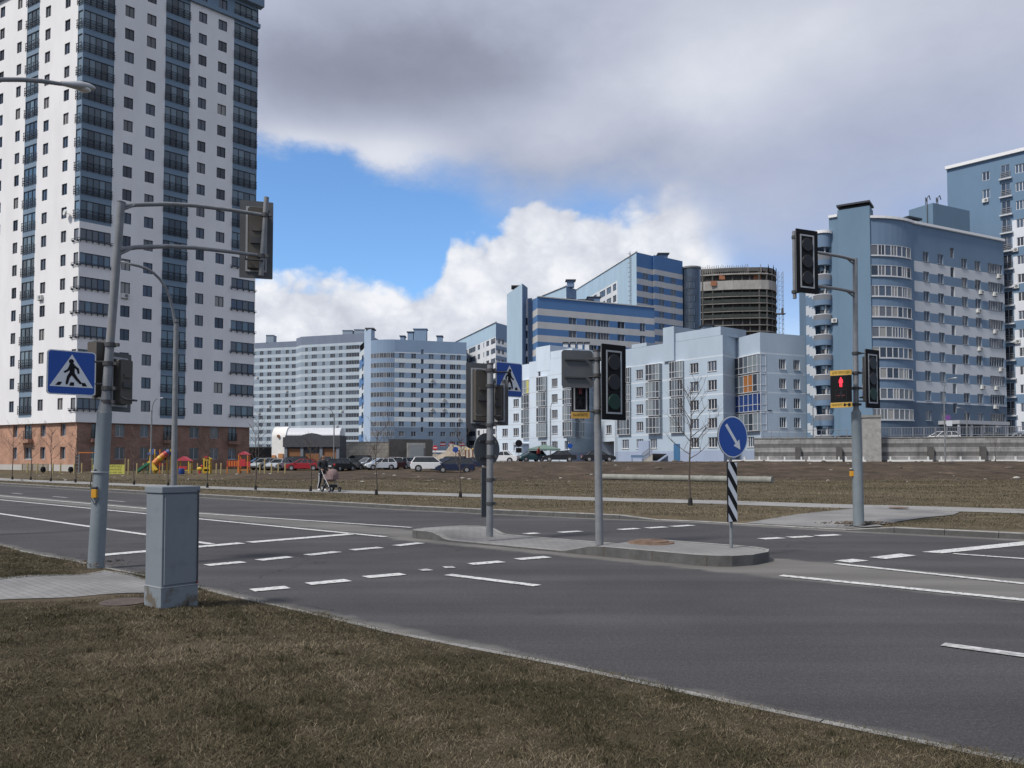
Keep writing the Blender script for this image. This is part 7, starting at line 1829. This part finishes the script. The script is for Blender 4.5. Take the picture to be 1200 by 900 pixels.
Rd = [(.16, .13), (.16, .13), (.18, .14), (.13, .11), (.065, .065), (.10, .085), (.085, .08), .085, .07, .055, .042, .085, .07, .055, .042, .10, .075, .055, .05, .10, .075, .055, .05, .095, .095]
def cols_man(c):
    if c.z < .115: return M['shoe']
    if c.z < .90: return M['stripe'] if (c.y < -.12 and .15 < c.z < .88 and abs(c.x-(-.02*(.95-c.z)/.45 if c.z > .5 else -.02-.18*(.5-c.z)/.39)) < .024) else M['trousers']
    if c.x > .315 and c.z < 1.1: return M['skin']
    if c.z > 1.50:
        if c.x > .085 and c.z < 1.70: return M['skin']
        return M['hair'] if c.z > 1.66 else M['jacket']
    return M['jacket']
px_, pyb_ = 377.5, 575.3; fx, fy, _ = GP(px_, pyb_, .14)
man = person('man in a dark hooded jacket and striped track trousers pushing a pram', (fx, fy, hfar(fx, fy)+.025), R(-48), J, E_, Rd, cols_man, 1.78)
mb = MB()
for s in (-1, 1):
    for k in range(4): mb.tube([(.365, s*.19+(-.03+.02*k), 1.055), (.40, s*.19+(-.03+.02*k), 1.05), (.405, s*.19+(-.03+.02*k), 1.02), (.38, s*.19+(-.03+.02*k), 1.0)], [.011, .011, .010, .008], M['skin'], 5)
    mb.tube([(.35, s*.19-s*.03, 1.03), (.38, s*.19-s*.055, 1.01), (.40, s*.19-s*.045, 1.0)], [.013, .012, .009], M['skin'], 5)
for s in (-1, 1): mb.ball((.135, s*.033, 1.655), .010, M['hair'], 6, 4); mb.ball((.055, s*.095, 1.64), .022, M['skin'], 6, 4, (.6, .4, 1))
mb.ball((.155, 0, 1.625), .018, M['skin'], 6, 5, (1, .8, 1.2)); mb.ball((.135, 0, 1.578), .016, M['tail'], 6, 4, (.6, 1.4, .4))
mb.build('face_and_hands', man)
# pram
M['pram'] = mat('pram_fabric', (.155, .105, .105), .9, (.185, .13, .13), 5.); M['pram_frame'] = mat('pram_frame', (.35, .35, .36), .4, metal=.4); M['pram_black'] = mat('pram_black', (.018, .018, .02), .8)
d = Vector((math.cos(R(-48)), math.sin(R(-48)))); qx, qy = fx+d.x*.86, fy+d.y*.86
t_ = thing('pram', 'dusty pink pram with a rounded hood on black wheels, pushed by the man', 'pram', (qx, qy, hfar(qx, qy)+.02), R(-48))
mb = MB()
for i in range(13):
    pass
vs = []; fs = []; nA_, nB_ = 12, 10
for i in range(nA_+1):
    a = math.pi*(.0+1.05*i/nA_)
    for j in range(nB_+1):
        b = math.pi*j/nB_; vs.append((.12+.30*math.cos(a)*math.sin(b)**.5, .22*math.cos(b), .80+.30*math.sin(a)*math.sin(b)**.5))
for i in range(nA_):
    for j in range(nB_): k = i*(nB_+1)+j; fs.append((k, k+1, k+nB_+2, k+nB_+1))
mb.faces(vs, fs, M['pram'], True); mb.build('hood', t_)
mb = MB(); mb.prism([(-.42, -.19), (-.30, -.215), (.34, -.215), (.42, -.15), (.42, .15), (.34, .215), (-.30, .215), (-.42, .19)], .60, .80, M['pram']); mb.ball((0, 0, .62), .3, M['pram'], 12, 6, (1.35, .7, .45)); mb.build('carrycot', t_)
mb = MB(); mb.box((-.28, 0, .82), (.26, .38, .05), M['pram']); mb.build('cover', t_)
mb = MB()
for s in (-1, 1): mb.tube([(-.52, s*.22, 1.02), (-.40, s*.24, .88), (.10, s*.25, .40), (.28, s*.25, .20)], .014, M['pram_frame'], 6); mb.tube([(-.36, s*.25, .20), (.0, s*.25, .50), (.05, s*.24, .60)], .014, M['pram_frame'], 6)
mb.tube([(-.52, -.22, 1.02), (-.55, 0, 1.03), (-.52, .22, 1.02)], .017, M['pram_black'], 6); mb.build('frame', t_)
mb = MB(); mb.box((-.04, 0, .28), (.5, .40, .14), M['pram_black']); mb.build('basket', t_)
for x, r in ((-.36, .17), (.32, .12)):
    for s in (-1, 1):
        mb = MB(); mb.tube([(0, -.022, 0), (0, .022, 0)], [r, r], M['pram_black'], 18); w_ = mb.build('wheel', t_, (x, s*.27, r)); mb = MB(); mb.tube([(0, -.026, 0), (0, .026, 0)], [r*.5, r*.5], M['pram_frame'], 12); mb.build('rim', w_)
x, y = PX(631, 92)
def cols2(c):
    if c.z < .1: return M['hair']
    if c.z < .92: return M['trousers']
    if c.z > 1.52: return M['hair'] if c.z > 1.66 or c.x < .03 else M['skin']
    return M['red_top'] if c.y < .05 or c.z > 1.0 else M['jacket']
J2 = [list(j) for j in J]; J2[9] = (.12, .22, .92); J2[10] = (.2, .2, .86); J2[13] = (-.04, -.27, .92); J2[14] = (0, -.27, .84); J2[17] = (.25, .1, .1); J2[16] = (.2, .1, .5); J2[18] = (.42, .1, .05)
person('distant walker in a red top and dark trousers on the dirt bank', (x, y, hfar(x, y)), R(-35), J2, E_, Rd, cols2, 1.72)
# ================================================================== concrete pipe on the bank
a = PD(707, 558.8, 64.5); b = PD(905, 562.5, 55.5); a.z = hfar(a.x, a.y)+.2; b.z = hfar(b.x, b.y)+.2; ga, gb = hfar(a.x, a.y), hfar(b.x, b.y)
t_ = thing('concrete_pipe', 'long pale pipe lying along the foot of the dirt bank', 'pipe', (a.x, a.y, a.z))
M['pipe'] = mat('pipe_concrete', (.17, .17, .15), .85, (.24, .24, .215), 2., 7, .15, 10.)
mb = MB(); mb.tube([(0, 0, 0), b-a], [.235, .235], M['pipe'], 18); mb.build('barrel', t_)
for q in (.3, .62, .965): c = (b-a)*q; d = (b-a).normalized()*.14; mb = MB(); mb.tube([c-d, c+d], [.26, .26], M['pipe'], 18); mb.build('collar', t_)
for px, py, Y, s, lab in ((733.5, 558, 66, .35, None),): pass
# ================================================================== yellow posts, banner, playground
M['post_yellow'] = mat('post_yellow', (.32, .26, .12), .7, (.26, .20, .09), 5.)
posts = [(151, 79, 'pair with its banner post'), (161, 82, ''), (168.5, 86, ''), (191, 84, ''), (205, 84, ''), (223.5, 85, ''), (232, 87, ''), (254, 84, ''), (259.5, 82, ''), (305, 86, ''), (310.5, 82, ''), (318.5, 85, ''), (326.5, 87, ''), (334.5, 85, ''), (33, 82, ''), (44.5, 82, ''), (62.5, 80, ''), (87.5, 80, ''), (96.5, 86, ''), (71.5, 87, '')]
PL = ['yellow post at the right end of the banner, taller one', 'yellow post just right of the banner', 'yellow post between the banner and the green slide', 'yellow post behind the foot of the orange slide', 'yellow post right of the tube slide, beside the street lamp', 'yellow post beside the low red-roofed playhouse', 'yellow post left of the yellow playhouse',
      'yellow post right of the yellow playhouse', 'yellow post in the gap between yellow and red playhouses', 'yellow post right of the red playhouse', 'thick yellow post standing forward right of the red playhouse', 'yellow post in front of the silver cars', 'yellow post beside the black van', 'yellow post nearest the red sedan',
      'pale yellow post behind the second sapling from the left', 'pale yellow post between second and third saplings from the left', 'pale yellow post standing forward by the third sapling', 'pale yellow post at the foot of the sapling before the brick corner', 'pale yellow post near the dark climbing frame', 'pale yellow post against the plinth of the brick base']
for (px, Y, _), lab in zip(posts, PL):
    x, y = PX(px, Y); g = hfar(x, y); h = 1.5 if px in (151, 310.5) else 1.1
    t_ = thing('fence_post', lab, 'post', (x, y, g), 0, 'yellow posts round the playground')
    mb = MB(); mb.tube([(0, 0, -.1), (0, 0, h-.05), (0, 0, h)], [.075, .075, .05], M['post_yellow'], 8); mb.build('shaft', t_)
    mb = MB(); mb.tube([(0, 0, h-.22), (0, 0, h-.17)], [.082, .082], M['amber'], 8); mb.build('band', t_)
M['banner'] = mat('banner_yellow', (.52, .50, .10), .7); M['banner_ink'] = mat('banner_ink', (.05, .05, .02), .8)
a = Vector(at(109, 78.5)); b = Vector(at(146.3, 79)); g = hfar(a.x, 78)
t_ = thing('banner', 'yellow banner with three lines of dark lettering tied beside the yellow posts', 'banner', (*((a+b)/2), g), math.atan2(b.y-a.y, b.x-a.x))
zt_, zb_ = PD(140, 544.5, 78.8).z-g, PD(140, 555.5, 78.8).z-g; w_ = (b-a).length
mb = MB(); mb.slab([(-w_/2, zb_), (w_/2, zb_), (w_/2, zt_), (-w_/2, zt_)], -.01, .01, M['banner']); o = mb.build('sheet', t_)
mb = MB(); hh = (zt_-zb_)
text_mb(mb, 'ОТДЕЛ В АРЕНДУ', hh*.30, 0, zt_-hh*.20, -.014, M['banner_ink'], w_*.86); text_mb(mb, 'ПЛОЩАДЬ, ХРАНЕНИЕ', hh*.26, 0, zt_-hh*.53, -.014, M['banner_ink'], w_*.82); text_mb(mb, '8 029 000 00 00', hh*.24, 0, zt_-hh*.84, -.014, M['banner_ink'], w_*.84); mb.build('lettering', o)
for s in (-1, 1): mb = MB(); mb.box((s*(w_/2+.05), 0, .7), (.07, .07, 1.7), M['post_yellow']); mb.build('post', t_)
PC = {k: mat('play_'+k, v, .5) for k, v in dict(orange=(.48, .15, .025), red=(.40, .03, .035), yellow=(.50, .33, .03), blue=(.014, .042, .17), green=(.02, .13, .075), purple=(.05, .03, .12), pink=(.42, .05, .075)).items()}
def T3(px, Y): x, y = PX(px, Y); return (x, y, hfar(x, y))
# tube slide tower
t_ = thing('play_slide', 'playground tower with an orange tube slide, yellow chute and blue roof', 'playground slide', T3(184, 88)); mpp = 88/F
X_ = lambda px: (px-184)*mpp
for x in (X_(176), X_(181.5), X_(196), X_(200)):
    for y in (0, 1.3): mb = MB(); mb.box((x, y, 1.3), (.1, .1, 2.6), PC['yellow'] if y == 0 else PC['orange']); mb.build('post', t_)
mb = MB()
for i, (m, a, b) in enumerate([('orange', 0, .3), ('yellow', .3, .42), ('orange', .42, .62), ('red', .62, .8), ('blue', .8, 1.)]):
    p0, p1 = Vector((X_(184.5), -.7, 1.05)), Vector((X_(200), -.1, 2.35)); pts = [p0.lerp(p1, a+(b-a)*k/3)+Vector((0, 0, .12*math.sin((a+(b-a)*k/3)*3.1))) for k in range(4)]
    q = MB(); q.tube(pts, .34, PC[m], 14); q.build('tube', t_)
q = MB(); A_, B2 = Vector((X_(180.5), -.9, .95)), Vector((X_(188), -1.1, .12))
for s0, s1, h0, h1 in ((-.28, .28, 0, 0), (-.28, -.24, 0, .3), (.24, .28, 0, .3)):
    q.face([A_+Vector((0, s0, h0)), B2+Vector((0, s0, h0)), B2+Vector((0, s1, h1)), A_+Vector((0, s1, h1))], PC['yellow'])
q.box((A_+B2)/2-Vector((0, 0, .06)), ((A_-B2).length, .6, .1), PC['yellow'], Matrix.Rotation(math.atan2(.83, (B2-A_).x), 3, 'Y')); q.build('chute', t_)
q = MB(); q.tube([A_+Vector((-.1, 0, .25)), B2+Vector((.1, 0, .15))], [.32, .25], PC['yellow'], 10); q.build('chute_side', t_)
q = MB(); q.face([(X_(174), -.3, 2.05), (X_(181), -.3, 2.05), (X_(177.5), .6, 2.75)], PC['blue']); q.face([(X_(181), -.3, 2.05), (X_(181), 1.5, 2.05), (X_(177.5), .6, 2.75)], PC['blue']); q.face([(X_(174), 1.5, 2.05), (X_(174), -.3, 2.05), (X_(177.5), .6, 2.75)], PC['blue']); q.face([(X_(181), 1.5, 2.05), (X_(174), 1.5, 2.05), (X_(177.5), .6, 2.75)], PC['blue']); q.build('roof', t_)
q = MB(); q.box((X_(198), .6, 1.9), (1., 1.2, .9), PC['purple']); q.build('cabin', t_)
q = MB(); q.box((X_(187), .5, 1.0), (1.6, 1.0, .12), PC['red']); q.build('platform', t_)
t_ = thing('play_slide', 'small green slide at the left of the orange tube slide', 'playground slide', T3(168, 86))
q = MB(); q.box((0, 0, .55), (1.45, .5, .08), PC['green'], Matrix.Rotation(R(-36), 3, 'Y'))
for s in (-.26, .26): q.box((0, s, .66), (1.45, .05, .25), PC['green'], Matrix.Rotation(R(-36), 3, 'Y'))
q.build('chute', t_); q = MB(); q.box((.55, -.2, .5), (.06, .06, 1.), PC['green']); q.build('leg', t_); q = MB(); q.box((.55, .2, .5), (.06, .06, 1.), PC['green']); q.build('leg', t_)
def playhouse(label, px, Y, w_, roofm, postm, panels, hgt=2.0, roof_w=None):
    t_ = thing('playhouse', label, 'playhouse', T3(px, Y)); d_ = w_*.7
    for x in (-w_/2, w_/2):
        for y in (-d_/2, d_/2): mb = MB(); mb.box((x, y, hgt/2), (.11, .11, hgt), PC[postm]); mb.build('post', t_)
    q = MB(); rw = (roof_w or w_)*.62; q.slab([(-rw, hgt), (rw, hgt), (0, hgt+.62*w_*.6)], -d_*.62, d_*.62, PC[roofm]); q.build('roof', t_)
    for (x, z, a, b, m) in panels: q = MB(); q.box((x*w_, -d_/2-.02, z), (a*w_, .06, b), PC[m]); q.build('panel', t_)
    q = MB(); q.box((0, 0, .35), (w_, d_, .08), PC[postm]); q.build('floor', t_); return t_
playhouse('low playhouse with a pink red roof and yellow posts, right of the street lamp', 216.5, 88, 1.25, 'pink', 'yellow', [(0, .62, .7, .3, 'red')], 1.35)
t_ = playhouse('narrow yellow playhouse with dark windows and an orange gabled roof', 243.5, 87, .62, 'yellow', 'yellow', [(0, .9, 1.0, 1.3, 'yellow'), (-.05, .3, 1.3, .35, 'yellow')], 1.55, .8)
q = MB()
for x in (-.13, .12): q.box((x, -.27, 1.05), (.13, .04, .62), M['sign_black'])
q.build('window', t_)
q = MB(); q.box((0, -.3, 1.75), (.4, .1, .22), PC['red']); q.build('gable_board', t_)
t_ = playhouse('red and orange playhouse tower with a tilted pink roof', 286.5, 88, .95, 'pink', 'orange', [(-.15, 1.15, .8, .75, 'red'), (.55, 1.0, .5, .5, 'red')], 2.0, 1.)
q = MB(); q.box((-1.15, -.2, 1.05), (1.25, .1, .6), PC['orange']); q.build('panel', t_)
for k in range(5): q = MB(); q.box((-1.7+.28*k, -.28, 1.05), (.06, .05, .72), PC['red']); q.build('baluster', t_)
for x in (-1.75, -.6): q = MB(); q.box((x, -.2, .5), (.1, .1, 1.), PC['orange']); q.build('leg', t_)
t_ = thing('spring_rider', 'small red and yellow spring rider left of the yellow playhouse', 'spring rider', T3(234.5, 86)); q = MB(); q.tube([(0, 0, 0), (0, 0, .3)], .12, PC['red'], 10); q.build('spring', t_); q = MB(); q.ball((0, 0, .5), .26, PC['yellow'], 10, 6, (1.3, .6, .8)); q.build('body', t_); q = MB(); q.ball((.22, 0, .78), .14, PC['red'], 10, 6); q.build('head', t_)
t_ = thing('litter_bin', 'blue barrel shaped bin right of the lamp post foot', 'bin', T3(213, 80)); q = MB(); q.tube([(0, 0, .1), (0, 0, .35), (0, 0, .62)], [.26, .31, .27], PC['blue'], 14); q.build('barrel', t_); q = MB(); q.tube([(0, 0, .63), (0, 0, .68)], [.29, .25], PC['blue'], 14); q.build('lid', t_)
# climbing frame by the tower corner, mesh fence and dark bins in front of the plinth
M['teal_paint'] = mat('teal_paint', (.02, .10, .11), .6); M['tan_net'] = mat('mesh_fence', (.20, .155, .095), .8)
t_ = thing('climbing_frame', 'dark climbing frame with an orange top bar beside the banner', 'climbing frame', T3(101, 90))
for x in (-.75, .75): q = MB(); q.box((x, 0, 1.1), (.1, .1, 2.2), M['teal_paint'] if x > 0 else M['fr_grey']); q.build('post', t_)
q = MB(); q.box((0, 0, 2.25), (1.7, .1, .1), PC['orange']); q.build('top_bar', t_)
q = MB()
for k in range(5): q.box((-.9, .0, .3+.38*k), (.5, .06, .06), M['fr_grey'])
q.build('rung', t_); q = MB(); q.box((-1.1, 0, 1.), (.08, .08, 2.), M['fr_grey']); q.build('post', t_)
a = Vector(at(26.5, 90)); b = Vector(at(57, 89)); t_ = thing('mesh_fence', 'low brownish mesh fence panel against the plinth of the brick base', 'fence', (a.x, a.y, hfar(*a)), math.atan2(b.y-a.y, b.x-a.x)); w_ = (b-a).length
for k in range(6): q = MB(); q.box((w_*k/5, 0, .5), (.06, .06, 1.05), M['tan_net']); q.build('post', t_)
q = MB()
for z in (.2, .6, 1.0): q.box((w_/2, 0, z), (w_, .03, .04), M['tan_net'])
for k in range(46): q.box((w_*k/45, 0, .58), (.022, .022, .85), M['tan_net'])
q.build('mesh_panel', t_)
for px, lab in ((51, 'dark round litter bin before the mesh fence'), (83.5, 'dark litter bin by the corner of the brick base')):
    t_ = thing('litter_bin', lab, 'bin', T3(px, 88)); q = MB(); q.tube([(0, 0, .15), (0, 0, .45), (0, 0, .7)], [.22, .27, .16], M['black'], 12); q.build('barrel', t_); q = MB(); q.box((0, 0, .08), (.08, .08, .25), M['black']); q.build('foot', t_)
# ================================================================== small things in front of the lilac block
x, y = PX(637.5, 112); g = hfar(x, y); M['awning'] = mat('green_awning', (.13, .19, .165), .8)
t_ = thing('awning', 'pale green garden awning on thin posts before the lilac block', 'awning', (x, y, g))
q = MB(); zt_ = PD(637, 526, 112).z-g; zr_ = PD(637, 523, 112).z-g+.25; w_ = 2.2
for (a, b) in (((-w_, -1), (w_, -1)), ((w_, -1), (w_, 1)), ((w_, 1), (-w_, 1)), ((-w_, 1), (-w_, -1))): q.face([(*a, zt_), (*b, zt_), (0, 0, zr_)], M['awning']); q.face([(*a, zt_-.2), (*b, zt_-.2), (*b, zt_), (*a, zt_)], M['awning'])
q.build('canopy', t_)
for sx in (-1, 1):
    for sy in (-1, 1): q = MB(); q.box((sx*w_*.95, sy*.95, zt_/2), (.06, .06, zt_), M['fr_mid']); q.build('post', t_)
for px, Y, zt_, m, lab, r in ((608, 117, 3.1, 'black', 'dark round sign backs on a post beside the ramp of the lilac block', .5), (668, 113, 2.5, 'sign_blue', 'tiny blue round sign on a post near the dark sedan', .34), (534, 118, 2.9, 'sign_blue', 'round blue sign beside the no entry sign near the sand heap', .42)):
    x, y = PX(px, Y); t_ = thing('road_sign', lab, 'road sign', (x, y, hfar(x, y)))
    q = MB(); q.tube([(0, 0.02, 0), (0, .02, zt_)], .04, M['fr_grey'], 6); q.build('post', t_); q = MB(); n = 18; q.slab([(r*math.cos(6.2832*k/n), zt_-r+r*math.sin(6.2832*k/n)) for k in range(n)], -.05, -.02, M[m]); q.build('disc', t_)
    if m == 'black': q = MB(); q.box((0, -.035, zt_-1.5), (.85, .03, .7), M['black']); q.build('plate', t_)
M['red_sign'] = mat('red_sign', (.42, .02, .025), .5)
x, y = PX(510, 116); t_ = thing('no_entry_sign', 'red no entry sign with a white bar beside the sand heap', 'road sign', (x, y, hfar(x, y)))
q = MB(); q.tube([(0, .02, 0), (0, .02, 3.0)], .04, M['fr_grey'], 6); q.build('post', t_); q = MB(); q.slab([(.36*math.cos(6.2832*k/20), 2.75+.36*math.sin(6.2832*k/20)) for k in range(20)], -.05, -.02, M['red_sign']); o = q.build('disc', t_); q = MB(); q.box((0, -.055, 2.75), (.5, .01, .12), M['sign_white']); q.build('bar', o)
M['brown_post'] = mat('brown_post', (.17, .085, .055), .8)
for px, lab in ((538, 'rust brown post left of the row near the sand heap'), (545.5, 'rust brown post second in the row near the sand heap'), (549.5, 'rust brown post with a pale top in the row near the sand heap'), (554, 'rust brown post at the right end of the row near the sand heap')):
    x, y = PX(px, 108); t_ = thing('bollard_post', lab, 'post', (x, y, hfar(x, y)), 0, 'rust brown posts by the building site'); q = MB(); q.tube([(0, 0, 0), (0, 0, 2.5)], .10, M['brown_post'], 8); q.build('shaft', t_); q = MB(); q.tube([(0, 0, 2.5), (0, 0, 2.65)], [.12, .05], M['amber'], 8); q.build('cap', t_)
for k, (px, lab) in enumerate(((519, 'red and white plastic barrier left end, on the rise by the sand heap'), (529, 'red and white plastic barrier in the middle of the rise by the sand heap'), (541, 'red and white plastic barrier at the right end of the rise by the sand heap'))):
    x, y = PX(px, 133); t_ = thing('barrier', lab, 'barrier', (x, y, CAMZ+(540-519.5)/F*133-.45), 0, 'red and white site barriers'); q = MB(); q.slab([(-.5, 0), (.5, 0), (.4, .55), (-.4, .55)], -.2, .2, PC['red']); q.build('body', t_); q = MB(); q.box((0, -.21, .3), (.8, .02, .18), M['sign_white']); q.build('stripe', t_)
x, y = PX(782, 112)
t_ = thing('bench', 'grey blue bench at the foot of the lilac block wall', 'bench', (*PX(747, 121), 1.5)); q = MB(); q.box((0, 0, .45), (1.9, .45, .06), M['lilac_base']); q.build('seat', t_); q = MB(); q.box((0, .22, .75), (1.9, .05, .4), M['b9_blue']); q.build('backrest', t_)
for s in (-.8, .8): q = MB(); q.box((s, 0, .22), (.08, .4, .44), M['fr_grey']); q.build('leg', t_)
# second far hill line of trees : thin ground to the horizon is hidden by the buildings
for o in list(bpy.data.objects):
    if o.type == 'MESH' and o.users_collection == (): C.objects.link(o)
